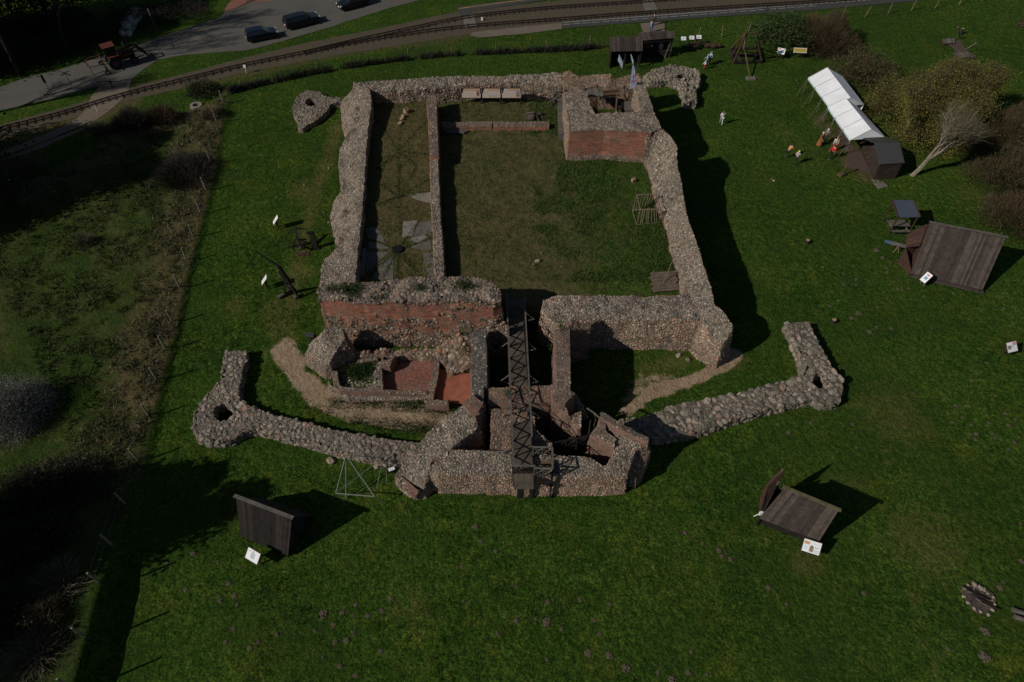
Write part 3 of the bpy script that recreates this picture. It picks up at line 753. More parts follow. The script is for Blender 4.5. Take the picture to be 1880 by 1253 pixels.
# left range wall
rubble("curtain_wall", castle, [(650, 153, 4.0), (679, 166, 3.9), (682, 185, 3.6), (679, 220, 3.3), (675, 241, 3.1), (673, 268, 3.1), (671, 303, 3.2), (669, 340, 3.1), (665, 377, 3.0), (661, 428, 3.1), (656, 470, 3.2), (652, 512, 3.4), (651, 524, 3.5),
       (587, 524, 2.6), (590, 500, 2.4), (596, 478, 1.6), (617, 459, 2.3), (622, 438, 2.6), (612, 424, 1.3), (607, 395, 1.0), (613, 370, 1.3), (626, 354, 2.3), (631, 338, 2.5), (624, 330, 1.8), (623, 300, 1.5), (624, 275, 1.7), (634, 256, 2.4), (643, 240, 2.6), (630, 231, 1.3), (626, 195, 1.2), (629, 183, 1.8), (646, 168, 3.4)],
       ctrl=[(648, 195, 3.5), (650, 215, 3.3), (644, 300, 3.0), (638, 345, 2.9), (630, 385, 2.8), (632, 420, 2.9), (625, 470, 3.0), (615, 500, 3.1), (648, 255, 2.95)], zb=lambda x, y: -.1, r=RZ, dens=26, seed=11, edge=.1)
# far wall
rubble("curtain_wall", castle, [(650, 152, 4.0), (684, 149, 3.9), (777, 144, 3.8), (820, 141, 3.9), (870, 139, 3.9), (914, 142, 3.8), (937, 138, 3.9), (1004, 136, 3.9), (1034, 134, 4.0), (1040, 150, 4.0), (1030, 157, 3.7), (955, 151, 3.7), (880, 154, 3.6), (825, 160, 3.6), (747, 167, 3.6), (681, 167, 3.6)],
       zb=lambda x, y: 1.5 if y < P(850, 155, 3.7)[1] + .6 else -.1, r=(.085, .045), dens=22, seed=12, stone=M['rubble'])
# far wall behind the corner tower
rubble("curtain_wall", castle, [(1034, 133, 4.4), (1043, 131, 4.5), (1060, 139, 4.2), (1066, 141, 3.9), (1104, 136, 4.2), (1120, 135, 4.5), (1121, 147, 4.3), (1144, 142, 3.9), (1172, 135, 4.1), (1180, 150, 4.2), (1170, 157, 3.9), (1100, 159, 3.6), (1060, 163, 3.8), (1036, 168, 3.9)],
       zb=.4, r=RZ, dens=20, seed=13, stone=M['pinkrubble'])
# right wall
rubble("curtain_wall", castle, [(1190, 243, 5.6), (1217, 237, 5.8), (1231, 250, 5.8), (1242, 266, 5.5), (1243, 300, 4.7), (1255, 364, 4.1), (1262, 400, 4.2), (1275, 435, 4.2), (1298, 504, 4.2), (1311, 555, 3.9), (1318, 572, 3.7), (1298, 590, 3.4), (1262, 575, 3.3), (1258, 541, 3.2), (1251, 504, 2.6), (1241, 475, 2.5), (1232, 453, 2.3), (1222, 405, 2.2), (1218, 390, 2.6), (1206, 360, 2.6), (1198, 335, 2.2), (1187, 300, 2.1), (1180, 272, 2.2), (1184, 252, 4.6)],
       ctrl=[(1205, 262, 5.5), (1210, 285, 4.8), (1214, 320, 3.8), (1226, 360, 4.0), (1238, 400, 4.1), (1250, 440, 4.0), (1264, 480, 4.0), (1276, 520, 3.9), (1284, 555, 3.6)],
       zb=lambda x, y: -.1, r=RZ, dens=26, batter=.1, seed=14, edge=.1)
# near wall right of the passage
rubble("curtain_wall", castle, [(997, 551, 3.3), (1010, 545, 3.4), (1060, 543, 3.4), (1150, 545, 3.3), (1255, 543, 3.3), (1300, 560, 3.5), (1296, 586, 3.5), (1240, 588, 3.3), (1169, 588, 3.2), (1083, 587, 3.2), (1029, 597, 3.0), (1006, 585, 3.0), (996, 570, 3.1)],
       zb=-.2, r=(.062, .03), dens=24, batter=.1, seed=15, edge=.1, zrough=.14, sidestone=M['facerubble'])
rubble("corner_buttress", castle, [(1287, 587, 3.5), (1310, 560, 3.9), (1326, 572, 3.8), (1345, 597, 3.5), (1342, 612, 3.2), (1325, 633, 2.6), (1303, 612, 3.0)], zb=-.2, r=RZ, dens=26, batter=.16, seed=16, stone=M['rubble'], sidestone=M['facerubble'])
# near wall left of the passage: tall, rubble over a brick band over rubble
swz = lambda x, y, z: (z > 3.75 + .12 * np.sin(x * 2.1)) & (z < 5.05 + .35 * (fbm(x, y, 1.1, 77) - .5)) & (x < 1.0) & (y < P(700, 560, 5)[1] + .9)
def swband(x, y, z):
    x = np.asarray(x, float); y = np.asarray(y, float); z = np.asarray(z, float)
    k = fbm(x + z, z * 2, 1.3, 78)
    k2 = fbm(x, z * 1.5, .9, 79)
    return ((z > 1.6) & (z < 3.9) & (k2 > .53) & (x < -2)) | (z > 3.3 + .3 * (k - .5) + .25 * (x > -6)) & (z < 5.1 + 1.2 * (k - .5)) & ((x < -6.0) | ((x > -2.4) & (k > .35)) | (k > .47)) & (fbm(x * 1.1, z * 2.2, .8, 83) > .27)
rubble("curtain_wall", castle, [(589, 517, 5.3), (612, 523, 5.4), (652, 520, 5.6), (700, 515, 5.8), (760, 512, 5.8), (810, 510, 5.8), (880, 511, 5.9), (905, 519, 5.8), (918, 533, 5.6), (921, 553, 5.3), (905, 556, 5.4), (860, 553, 5.5), (800, 551, 5.5), (740, 554, 5.3), (690, 556, 5.2), (640, 555, 5.1), (600, 552, 5.0), (586, 552, 4.9), (583, 535, 5.1)],
       zb=-.2, r=(.085, .04), sig=.34, dens=20, batter=.02, band=swband, stone=M['tallrubble'], sidestone=M['pinkrubble'], seed=17, edge=.06, zrough=.2, rough=.09)
rubble("wall_footing", castle, [(800, 640, 1.6), (842, 612, 3.4), (866, 606, 3.6), (866, 672, 1.0), (828, 680, .9), (824, 660, 1.2)], zb=-.2, r=(.115, .05), dens=14, stone=M['pinkrubble'], seed=18, zrough=.3, rough=.2)
rubble("wall_footing", castle, [(640, 648, 1.1), (700, 642, 1.0), (800, 642, 1.1), (826, 655, .9), (800, 658, .5), (700, 656, .5), (655, 660, .5)], zb=-.2, r=(.115, .05), dens=13, stone=M['pinkrubble'], seed=19, zrough=.15)
rubble("wall_footing", castle, [(893, 600, 3.2), (925, 590, 3.6), (934, 600, 3.0), (936, 622, 2.2), (915, 612, 2.4)], zb=-.5, r=(.085, .04), dens=16, stone=M['pinkrubble'], seed=20)
rubble("corner_buttress", castle, [(597, 604, 3.5), (628, 600, 3.4), (632, 622, 2.9), (622, 636, 2.4), (604, 668, 1.5), (597, 672, 1.3), (562, 648, 1.3), (573, 628, 2.0)], zb=-.2, r=RZ, dens=28, batter=.22, seed=21)
# partition between the paved range and the courtyard
rubble("partition_wall", castle, [(783, 175, 3.7), (801, 175, 3.7), (803, 230, 3.7), (804, 262, 3.5), (805, 287, 3.4), (790, 287, 3.4), (787, 230, 3.7)], zb=1.6, topbrick=True, sidebrick='all', dens=22, topstones=.12, sides=False, seed=22, edge=.05, r=(.07, .04), zrough=.05, rough=.04)
rubble("partition_wall", castle, [(790, 289, 3.0), (804, 289, 3.0), (808, 400, 2.9), (812, 440, 2.9), (816, 516, 2.9), (800, 516, 2.9), (795, 430, 2.9), (791, 350, 2.9)], zb=1.6, r=(.06, .03), dens=34, seed=23, edge=.06, rough=.06)
# corner tower
twb = lambda x, y, z: (np.asarray(z) > 2.3 + .5 * (fbm(np.asarray(x, float), np.asarray(z, float) * 2, 1.2, 5) - .5)) & (np.asarray(y) < P(1100, 240, 5.2)[1] + .8)
rubble("corner_tower", castle, [(1036, 170, 5.2), (1060, 163, 5.2), (1080, 166, 5.2), (1078, 176, 5.2), (1092, 211, 5.2), (1176, 205, 5.2), (1171, 170, 5.1), (1165, 160, 5.1), (1176, 146, 5.1), (1182, 151, 5.1), (1192, 179, 5.1), (1203, 212, 5.1), (1214, 235, 4.9), (1196, 245, 5.1), (1180, 243, 5.2), (1110, 239, 5.2), (1046, 241, 5.2), (1040, 205, 5.2)],
       zb=lambda x, y: 1.6, r=RZ, dens=26, band=twb, seed=24, edge=.02, zrough=.12, rough=.05)
rubble("tower_annexe", castle, [(1035, 160, 3.6), (1062, 156, 3.4), (1092, 152, 3.0), (1100, 158, 2.8), (1066, 166, 3.2), (1040, 170, 3.6)], zb=1.0, r=RZ, dens=8, topbrick=True, stone=M['pinkrubble'], seed=25)
mb = MB(); q = [P(*v) for v in [(1096, 158, 3.2), (1165, 156, 3.2), (1168, 166, 3.2), (1100, 168, 3.2)]]
mb.slab(q[3], q[2], q[1], q[0], .5); mb.build("brick_ledge", M['brick_dull'], castle)
# low brick wall across the courtyard
for k, (x0, x1) in enumerate([(811, 903), (906, 1008)]):
    rubble("low_brick_wall", castle, [(x0, 224.5, 2.35), (x1, 223.5, 2.35), (x1, 232, 2.3), (x0, 233.5, 2.3)], zb=1.6, topbrick=True, sidebrick='all', sides=False, topstones=.08, dens=20, r=(.06, .03), seed=30 + k, edge=.04, zrough=.04, rough=.03)

# ---- gatehouse and forework ----
gate = empty("gatehouse_ruin", tuple(P(940, 760, 0)), "forework ruin of the gate with brick side walls under the footbridge", "gatehouse ruin")
rubble("passage_wall", gate, [(866, 607, 3.45), (892, 604, 3.45), (894, 660, 3.45), (895, 710, 3.4), (888, 713, 3.4), (887, 742, 3.35), (866, 724, 3.35), (865, 680, 3.4)], zb=-.7, dens=12, base=M['greytop'], sidebrick='all', brickm=M['brick_dull'], sides=False, topstones=.08, r=(.06, .03), seed=41, edge=.05, zrough=.06, rough=.05)
rubble("passage_wall", gate, [(1020, 604, 4.2), (1046, 603, 4.2), (1048, 690, 4.2), (1047, 716, 4.1), (1057, 722, 4.0), (1037, 741, 3.9), (1016, 738, 3.9), (1014, 708, 4.0), (1021, 706, 4.1), (1020, 640, 4.2)], zb=-.7, dens=16, topbrick=True, sidebrick='all', brickm=M['brick_dull'], sides=False, topstones=.06, r=(.06, .035), seed=42, edge=.05, zrough=.06, rough=.05)
rubble("wall_stub", gate, [(1046, 590, 4.3), (1082, 584, 4.0), (1083, 597, 3.9), (1084, 606, 3.4), (1046, 606, 4.2)], zb=-.2, dens=16, sidebrick='all', brickm=M['brick_dull'], sides=False, r=RZ, seed=43, stone=M['pinkrubble'])
rubble("cross_wall", gate, [(895, 714, 3.1), (936, 712, 3.1), (980, 708, 3.1), (1015, 708, 3.2), (1015, 737, 3.1), (981, 740, 3.0), (937, 742, 3.0), (896, 741, 3.0)], zb=-.7, dens=18, base=M['brick_dull'], topbrick=True, sidebrick='all', brickm=M['brick_dull'], sides=False, topstones=.15, stone=M['pinkrubble'], r=(.06, .035), seed=44, edge=.05)
rubble("inner_pier", gate, [(902, 752, 2.9), (938, 748, 2.9), (980, 760, 2.8), (984, 790, 2.6), (1014, 815, 2.2), (1010, 826, 2.1), (940, 824, 2.4), (902, 821, 2.4)], zb=-.7, dens=26, r=RZ, seed=45, stone=M['pinkrubble'], sidebrick='all', brickm=M['brick_dull'])
rubble("diagonal_wall", gate, [(887, 742, 3.5), (872, 770, 3.4), (880, 786, 2.9), (850, 806, 2.9), (827, 825, 2.8), (790, 852, 2.6), (784, 872, 2.2), (778, 898, 1.2), (765, 905, .8), (738, 890, .9), (728, 872, 1.5), (743, 850, 2.0), (769, 818, 2.5), (784, 797, 2.7), (816, 768, 3.0), (850, 746, 3.4), (866, 725, 3.7)],
       ctrl=[(836, 790, 3.3), (800, 820, 3.0), (770, 850, 2.6), (765, 880, 1.9)], zb=-.3, r=(.062, .03), dens=25, batter=.12, seed=46, edge=.08)
def course_slope(name, a, b, c, d, n, parent, m):
    """stepped brick courses between edge a-b (top) and d-c (foot)"""
    a, b, c, d = [P(*q) for q in (a, b, c, d)]; mb = MB()
    for k in range(n):
        p, q = a.lerp(d, k / n), b.lerp(c, k / n); r_, u = b.lerp(c, (k + .8) / n), a.lerp(d, (k + .8) / n)
        zz = Vector((0, 0, .07)); mb.slab(Vector((*p[:2], p.z)) + zz, Vector((*u[:2], p.z)) + zz, Vector((*r_[:2], p.z)) + zz, Vector((*q[:2], p.z)) + zz, .22)
    return mb.build(name, m, parent)
course_slope("brick_courses", (866, 724, 3.6), (887, 742, 3.6), (872, 769, 3.45), (850, 745, 3.45), 9, gate, M['brick_dull'])
course_slope("brick_courses", (733, 872, 1.4), (770, 905, 1.2), (761, 921, .15), (724, 880, .3), 6, gate, M['brick_dull'])
frontb = lambda x, y, z: np.zeros(np.asarray(x).shape, bool)
rubble("front_wall", gate, [(790, 856, 2.6), (810, 838, 2.7), (828, 826, 2.75), (880, 827, 2.7), (944, 829, 2.7), (944, 872, 2.7), (900, 872, 2.65), (850, 870, 2.6), (805, 872, 2.5), (788, 870, 2.3)], zb=-.2, r=(.055, .03), sidestone=M['facerubble'], dens=30, seed=47, edge=.06, zrough=.06, batter=.05)
rubble("front_wall", gate, [(944, 829, 2.7), (980, 832, 2.7), (1021, 836, 2.7), (1061, 838, 2.75), (1084, 842, 2.8), (1108, 856, 2.8), (1116, 852, 2.8), (1127, 832, 2.9), (1131, 808, 3.0), (1127, 790, 3.1), (1160, 800, 3.1), (1190, 806, 3.1), (1186, 818, 2.9), (1168, 826, 2.8), (1161, 844, 2.7), (1152, 871, 2.6), (1100, 874, 2.6), (1040, 874, 2.6), (985, 874, 2.65), (944, 874, 2.65)],
       zb=-.2, r=(.055, .03), sidestone=M['facerubble'], dens=30, seed=48, edge=.06, zrough=.06, batter=.05, ctrl=[(1145, 830, 2.9)])
rubble("side_wall", gate, [(1166, 822, 2.7), (1190, 807, 3.0), (1194, 830, 2.2), (1180, 862, 1.6), (1168, 880, 1.2), (1158, 862, 2.0)], zb=-.2, r=RZ, dens=22, seed=49, stone=M['pinkrubble'])
rubble("brick_parapet", gate, [(1103, 756, 4.0), (1110, 758, 4.0), (1150, 782, 3.7), (1192, 804, 3.4), (1190, 812, 3.4), (1148, 792, 3.7), (1112, 772, 3.9), (1101, 766, 4.0)], zb=-.3, topbrick=True, sidebrick='all', brickm=M['brick_dull'], sides=False, dens=12, topstones=.2, r=(.06, .03), seed=50, edge=.04)
rubble("brick_parapet", gate, [(1095, 783, 3.3), (1131, 804, 3.2), (1128, 820, 3.1), (1110, 812, 3.1), (1084, 798, 3.2)], zb=-.6, topbrick=True, sidebrick='all', brickm=M['brick_dull'], sides=False, dens=12, topstones=.2, r=(.06, .03), seed=51, edge=.04)
rubble("brick_parapet", gate, [(1100, 766, 4.0), (1112, 772, 3.8), (1112, 788, 3.4), (1100, 786, 3.4)], zb=-.6, topbrick=True, sidebrick='all', brickm=M['brick_dull'], sides=False, dens=12, topstones=.2, r=(.06, .03), seed=52, edge=.03)
rubble("passage_spur", gate, [(1028, 741, 3.7), (1038, 743, 3.7), (1045, 764, 3.0), (1067, 756, 3.0), (1066, 784, 2.4), (1060, 790, 2.0), (1050, 774, 2.4), (1040, 764, 2.9), (1022, 748, 3.3)], zb=-.7, r=RZ, dens=24, seed=53, stone=M['pinkrubble'], sidebrick='all', brickm=M['brick_dull'], sides=False)
rubble("passage_spur", gate, [(1050, 720, 3.4), (1060, 724, 3.2), (1078, 760, 1.0), (1066, 758, 1.6)], zb=-.3, r=RZ, dens=16, seed=54)
# dark boxes set on the front wall for the shade in its gate slots
for x in (952.5, 975):
    a, b = P(x - 4, 905, 0), P(x + 4, 905, 0)
    MB().box(((a.x + b.x) / 2, P(950, 874, 2.65).y - .2, 1.2), (.26, .3, 2.4)).build("gate_slot_shade", M['darkwood'], gate)

# ---- brick chambers before the tall wall ----
rooms = empty("brick_chambers", tuple(P(740, 700, 0)), "low brick chambers with red paved floors below the tall wall", "building ruin")
def low(name, pts, m='brick_dull', top=True, z0=-.1, seed=60, ts=.15, **kw):
    return rubble(name, rooms, pts, zb=z0, topbrick=top, sidebrick='all' if top else None, brickm=M['brick_dull'], sides=not top, dens=22, topstones=ts, r=(.062, .03), seed=seed, edge=.03, zrough=.04, rough=.03, **kw)
low("low_wall", [(609, 682, .9), (619, 682, .9), (622, 706, .9), (630, 711, .9), (697, 713, .9), (702, 716, .85), (784, 718, .8), (784, 724, .8), (700, 722, .85), (624, 719, .9), (612, 708, .9)], seed=61)
low("low_wall", [(603, 700, .5), (612, 712, .5), (624, 722, .5), (640, 724, .5), (700, 726, .45), (781, 727, .4), (781, 733, .3), (700, 734, .3), (640, 736, .3), (615, 726, .35), (602, 708, .4)], top=False, seed=62, ts=1)
low("low_wall", [(693, 665, .9), (700, 664, .9), (702, 716, .9), (688, 713, .9), (688, 690, .85)], top=False, seed=63, ts=1)
low("low_wall", [(657, 661, .8), (692, 656, .8), (694, 661, .8), (655, 666, .8)], seed=64)
low("low_wall", [(799, 655, .7), (808, 655, .7), (804, 690, .7), (795, 734, .75), (783, 733, .75), (792, 690, .7)], seed=65)
low("low_wall", [(782, 733, .8), (823, 736, .8), (823, 745, .8), (781, 743, .8)], seed=66)
low("low_wall", [(700, 653, 1.2), (726, 652, 1.2), (715, 673, 1.1), (700, 672, 1.1)], seed=67, holes=[[(704, 655, 1.2), (716, 655, 1.2), (713, 661, 1.2), (704, 661, 1.2)]])
rubble("chamber_fill", rooms, [(622, 690, .35), (660, 664, .45), (692, 662, .5), (692, 690, .55), (686, 712, .5), (630, 710, .35)], zb=-.1, dens=9, r=(.085, .04), seed=68, topstones=1, base=M['ground'])
mb = MB(); q = [P(*v) for v in [(701, 672, .2), (800, 657, .2), (786, 720, .2), (700, 718, .2)]]
mb.slab(q[3], q[2], q[1], q[0], .25); mb.build("paved_floor", M['tilefloor'], rooms)
mb = MB(); q = [P(*v) for v in [(805, 680, .22), (868, 672, .22), (868, 726, .22), (850, 741, .22), (800, 737, .22)]]
mb.prism([p[:2] for p in q], -.05, .22); mb.build("screed_floor", M['plasterfloor'], rooms)

# ---- outworks: boulder walls with round turret bases ----
def outwork(name, label, cat, pts, hole, group=None, **kw):
    cx, cy, rx, ry = hole; z = kw.pop('z', .75)
    hp = [(cx + rx * math.cos(t), cy + ry * math.sin(t), z) for t in [2 * math.pi * k / 14 for k in range(14)]]
    o = rubble(name, None, [(*q, z) if len(q) == 2 else q for q in pts], holes=[hp], **kw)
    return tag(o, label, cat, group)
outwork("boulder_wall", "low boulder wall with a round turret base at its corner, left of the gatehouse", "stone wall",
        [(411, 646), (451, 645), (447, 677), (438, 712), (441, 736), (460, 747), (486, 757), (540, 771), (593, 785), (650, 797), (720, 808), (780, 816), (770, 850), (734, 852), (700, 846), (619, 828), (527, 804), (470, 788), (447, 793), (430, 805), (408, 811), (380, 811), (363, 805), (355, 789), (357, 763), (368, 738), (384, 720), (406, 697), (409, 670)],
        (410, 758, 19, 17), z=.75, zb=-.2, r=(.115, .05), pw=.8, sig=.34, flat=(.35,.55), sideembed=.66, dens=11.5, stone=M['boulder'], seed=71, edge=.08, zrough=.05, batter=.08, embed=.7, ic=ICO2, ctrl=[(410, 740, .8)])
outwork("boulder_wall", "low boulder wall with a round turret base at its corner, right of the gatehouse", "stone wall",
        [(1443, 594), (1485, 591), (1494, 611), (1504, 632), (1514, 653), (1530, 681), (1545, 698), (1548, 718), (1540, 736), (1528, 742), (1508, 741), (1494, 734), (1470, 737), (1418, 749), (1350, 770), (1265, 797), (1230, 802), (1205, 806), (1170, 796), (1140, 772), (1188, 763), (1249, 742), (1350, 724), (1412, 707), (1474, 690), (1475, 680), (1468, 653), (1456, 622)],
        (1505, 699, 14, 15), z=.75, zb=-.2, r=(.15, .06), pw=.8, sig=.32, flat=(.35,.5), sideembed=.66, dens=10.5, stone=M['boulder'], seed=72, edge=.08, zrough=.06, batter=.1, embed=.7, ic=ICO2)
outwork("turret_base", "round stone turret base with an open well, off the far left corner of the castle", "stone ring",
        [(538, 200), (541, 185), (552, 172), (568, 167), (584, 169), (597, 176), (610, 180), (624, 180), (624, 187), (606, 191), (602, 200), (592, 212), (578, 222), (563, 230), (555, 237), (548, 237), (547, 224), (540, 212)],
        (570, 188, 10, 9), z=.5, zb=-.2, r=(.095, .05), dens=20, stone=M['boulder'], seed=73)
outwork("turret_base", "round stone turret base with crumbling arms, off the far right corner of the castle", "stone ring",
        [(1183, 137), (1193, 132), (1214, 123), (1241, 121), (1263, 125), (1283, 132), (1287, 148), (1279, 158), (1278, 188), (1260, 187), (1254, 170), (1246, 153), (1226, 148), (1192, 149)],
        (1252, 141, 9, 6), z=.85, zb=-.2, r=(.125, .06), dens=14, stone=M['boulder'], seed=74, edge=.15, zrough=.2)
# ------------------------------------------------------------------ footbridge over the forework
def lerp(a, b, t): return a + (b - a) * t
bz = lambda t: lerp(1.95, 3.05, t)
bl = [(P(930, 540, bz(0) + 1.0)), (P(942.5, 856, bz(1) + 1.0))]
br = [(P(962.5, 540, bz(0) + 1.0)), (P(979.5, 856, bz(1) + 1.0))]
bridge = empty("footbridge", tuple(P(952, 700, 0)), "long dark wooden footbridge with cross braced railings leading into the courtyard", "footbridge")
def bp(side, t, dz=0):
    L = bl if side < 0 else br
    q = L[0].lerp(L[1], t); return Vector((q.x, q.y, bz(t) + dz))
mb = MB(); n = 62; a0, a1, b0, b1 = bp(-1, -.02), bp(1, -.02), bp(1, 1.07), bp(-1, 1.07)
b0.z = b1.z = bz(1)
mb.planks(b1, a0, a1, b0, n, .05, .015, .006); mb.build("deck", M['deckwood'], bridge)
mb = MB()
for s in (-1, 1): mb.beam(bp(s, 0, -.16), bp(s, 1.05, -.16), .14, .22)
mb.build("beam", M['darkwood'], bridge)
NB = 13
def railing(name, s, t0, t1, nb, parent=bridge):
    mb = MB()
    for k in range(nb + 1):
        t = lerp(t0, t1, k / nb); mb.beam(bp(s, t, -.1), bp(s, t, 1.0), .075, .075, up=(0, 1, 0))
        if k < nb:
            t2 = lerp(t0, t1, (k + 1) / nb)
            mb.beam(bp(s, t, .1), bp(s, t2, .92), .045, .07); mb.beam(bp(s, t, .92), bp(s, t2, .1), .045, .07)
    o = mb.build(name, M['darkwood'], parent)
    h = MB(); h.beam(bp(s, t0, 1.02), bp(s, t1, 1.02), .12, .05); h.build("handrail", M['greywood'], o)
railing("railing", -1, 0, 1.0, NB); railing("railing", 1, 0, .86, 11)
for t in (.12, .32, .52, .72, .9):
    for s in (-1, 1):
        mb = MB(); q = bp(s, t, -.2); mb.beam((q.x, q.y, -.7), q, .16, .16, up=(0, 1, 0))
        e = q + Vector((s * .75, 0, .18)); mb.beam(q + Vector((0, 0, -.1)), e, .07, .07); mb.beam(e, bp(s, t, .85), .06, .06)
        mb.build("trestle", M['greywood'], bridge)
# end railing and side landing with a stair
mb = MB(); A, B = bp(-1, 1.0), bp(1, 1.0)
for k in range(5): q = A.lerp(B, k / 4); mb.beam(q, q + Vector((0, 0, 1.0)), .06, .06, up=(0, 1, 0))
for k in range(4):
    p, q = A.lerp(B, k / 4), A.lerp(B, (k + 1) / 4); mb.beam(p + Vector((0, 0, .1)), q + Vector((0, 0, .9)), .04, .05); mb.beam(p + Vector((0, 0, .9)), q + Vector((0, 0, .1)), .04, .05)
o = mb.build("end_railing", M['darkwood'], bridge); h = MB(); h.beam(A + Vector((-.1, 0, 1.03)), B + Vector((.1, 0, 1.03)), .12, .05); h.build("handrail", M['greywood'], o)
zt = bz(1); C0, C1 = P(979, 822, zt + 1), P(1014, 822, zt + 1); D1, D0 = P(1014.5, 862, zt + 1), P(981, 860, zt + 1)
C0.z = C1.z = D0.z = D1.z = zt
m1, m2 = C0.lerp(C1, .42), D0.lerp(D1, .42)
mb = MB(); q1 = m1.lerp(m2, .25); q2 = C1.lerp(D1, .25)
mb.planks(D1.lerp(D0, 0), q2, q1, m2, 7, .05, .012, .006); mb.build("landing", M['brownwood'], bridge)
mb = MB()
for k in range(9):
    p = C0.lerp(m1, .5) + Vector((0, -.1 + .24 * -k * .0, 0)); y = lerp(C0.y, D0.y, k / 8.5); mb.box(((C0.x + m1.x) / 2, y, zt - .05 - .26 * (8 - k)), ((m1 - C0).length * .9, .2, .05))
mb.build("stair", M['deckwood'], bridge)
mb = MB()
def xr(a, b, n):
    for k in range(n + 1): q = a.lerp(b, k / n); mb.beam(q + Vector((0, 0, -.2)), q + Vector((0, 0, 1)), .08, .08, up=(0, 1, 0))
    for k in range(n):
        p, q = a.lerp(b, k / n), a.lerp(b, (k + 1) / n); mb.beam(p + Vector((0, 0, .1)), q + Vector((0, 0, .9)), .05, .06); mb.beam(p + Vector((0, 0, .9)), q + Vector((0, 0, .1)), .05, .06)
xr(C0, C1, 2); xr(C1, D1, 2); xr(D0, D1, 2)
o = mb.build("landing_railing", M['greywood'], bridge)
h = MB()
for a, b in ((C0, C1), (C1, D1), (D0, D1)): h.beam(a + Vector((0, 0, 1.03)), b + Vector((0, 0, 1.03)), .13, .05)
h.build("handrail", M['greywood'], o)
mb = MB()
for q in (C1, D1, C0, D0): mb.beam((q.x, q.y, -.6), q, .13, .13, up=(0, 1, 0))
mb.build("landing_post", M['darkwood'], bridge)
# railing of the lower walk at the right-hand spur
lw = empty("lower_walkway", tuple(P(1060, 790, -.2)), "dark timber walkway deep in the forework beside the brick spur", "walkway")
mb = MB(); q = [P(*v) for v in [(1020, 826, 1.1), (1075, 815, 1.1), (1080, 770, 1.1), (1062, 775, 1.1), (1055, 800, 1.1), (1018, 812, 1.1)]]
mb.planks(q[0], q[1], q[4], q[5], 8, .05); mb.planks(q[1], q[2], q[3], q[4], 7, .05); mb.build("deck", M['darkwood'], lw)
mb = MB()
pts = [P(1018, 826, 1.1), P(1078, 815, 1.1), P(1084, 768, 1.1)]
for a, b in zip(pts[:-1], pts[1:]):
    for k in range(4): q = a.lerp(b, k / 3); mb.beam((q.x, q.y, -.6), q + Vector((0, 0, 1)), .08, .08, up=(0, 1, 0))
    for k in range(3):
        p, q = a.lerp(b, k / 3), a.lerp(b, (k + 1) / 3); mb.beam(p + Vector((0, 0, .1)), q + Vector((0, 0, .9)), .05); mb.beam(p + Vector((0, 0, .9)), q + Vector((0, 0, .1)), .05)
    mb.beam(a + Vector((0, 0, 1)), b + Vector((0, 0, 1)), .1, .05)
mb.build("railing", M['darkwood'], lw)
# dead branch hanging over the black passage
mb = MB(); pts = [P(1078, 750, 3.4), P(1090, 758, 3.6), P(1101, 768, 3.7)]
for a, b in zip(pts[:-1], pts[1:]): mb.tube(a, b, .07, .05)
mb.tube(pts[1], P(1094, 770, 2.6), .04, .02); mb.tube(P(1094, 770, 2.6), P(1088, 790, 1.6), .03, .015)
tag(mb.build("bent_branch", M['greywood']), "bent grey branch spanning the gap beside the brick parapet stub", "branch")

# fillings of the corner tower -----------------------------------------
hoist = empty("timber_hoist", tuple(P(1125, 190, 1)), "weathered timber frame and cabin standing inside the corner tower", "timber frame")
mb = MB(); q = [P(*v) for v in [(1078, 163, 4.2), (1107, 163, 4.2), (1107, 177, 4.0), (1080, 177, 4.0)]]
mb.planks(q[3], q[2], q[1], q[0], 6, .05); mb.build("cabin_roof", M['greywood'], hoist)
mb = MB(); q = [P(*v) for v in [(1104, 175, 2.6), (1131, 174, 2.6), (1131, 190, 2.3), (1104, 190, 2.3)]]
mb.planks(q[3], q[2], q[1], q[0], 11, .05, .02); mb.build("shutter", M['oldwood'], hoist)
mb = MB()
for a, b in [((1103, 175, 2.8), (1133, 173, 2.8)), ((1103, 168, 3.2), (1165, 165, 3.2)), ((1133, 173, 3.4), (1130, 210, 3.6)), ((1145, 172, 3.6), (1152, 190, 2)), ((1158, 168, 4.0), (1163, 198, 2.6)), ((1152, 190, 2), (1156, 168, 4)), ((1141, 193, 2.2), (1166, 200, 2.4)), ((1103, 166, 4.2), (1102, 190, 1)), ((1137, 196, 2.6), (1140, 212, 4.6))]:
    mb.beam(P(*a), P(*b), .16, .14)
mb.build("frame_beam", M['brownwood'], hoist)
mb = MB(); q = P(1156, 199, 2.6)
mb.tube(q, q + Vector((0, 0, .3)), 1.0, 1.0, 16); mb.build("wheel", M['greywood'], hoist)
mb = MB(); q = [P(*v) for v in [(1120, 166, 2.2), (1150, 165, 2.2), (1150, 172, 2.2), (1120, 173, 2.2)]]; mb.slab(q[3], q[2], q[1], q[0], .4); mb.build("brick_block", M['brick'], hoist)
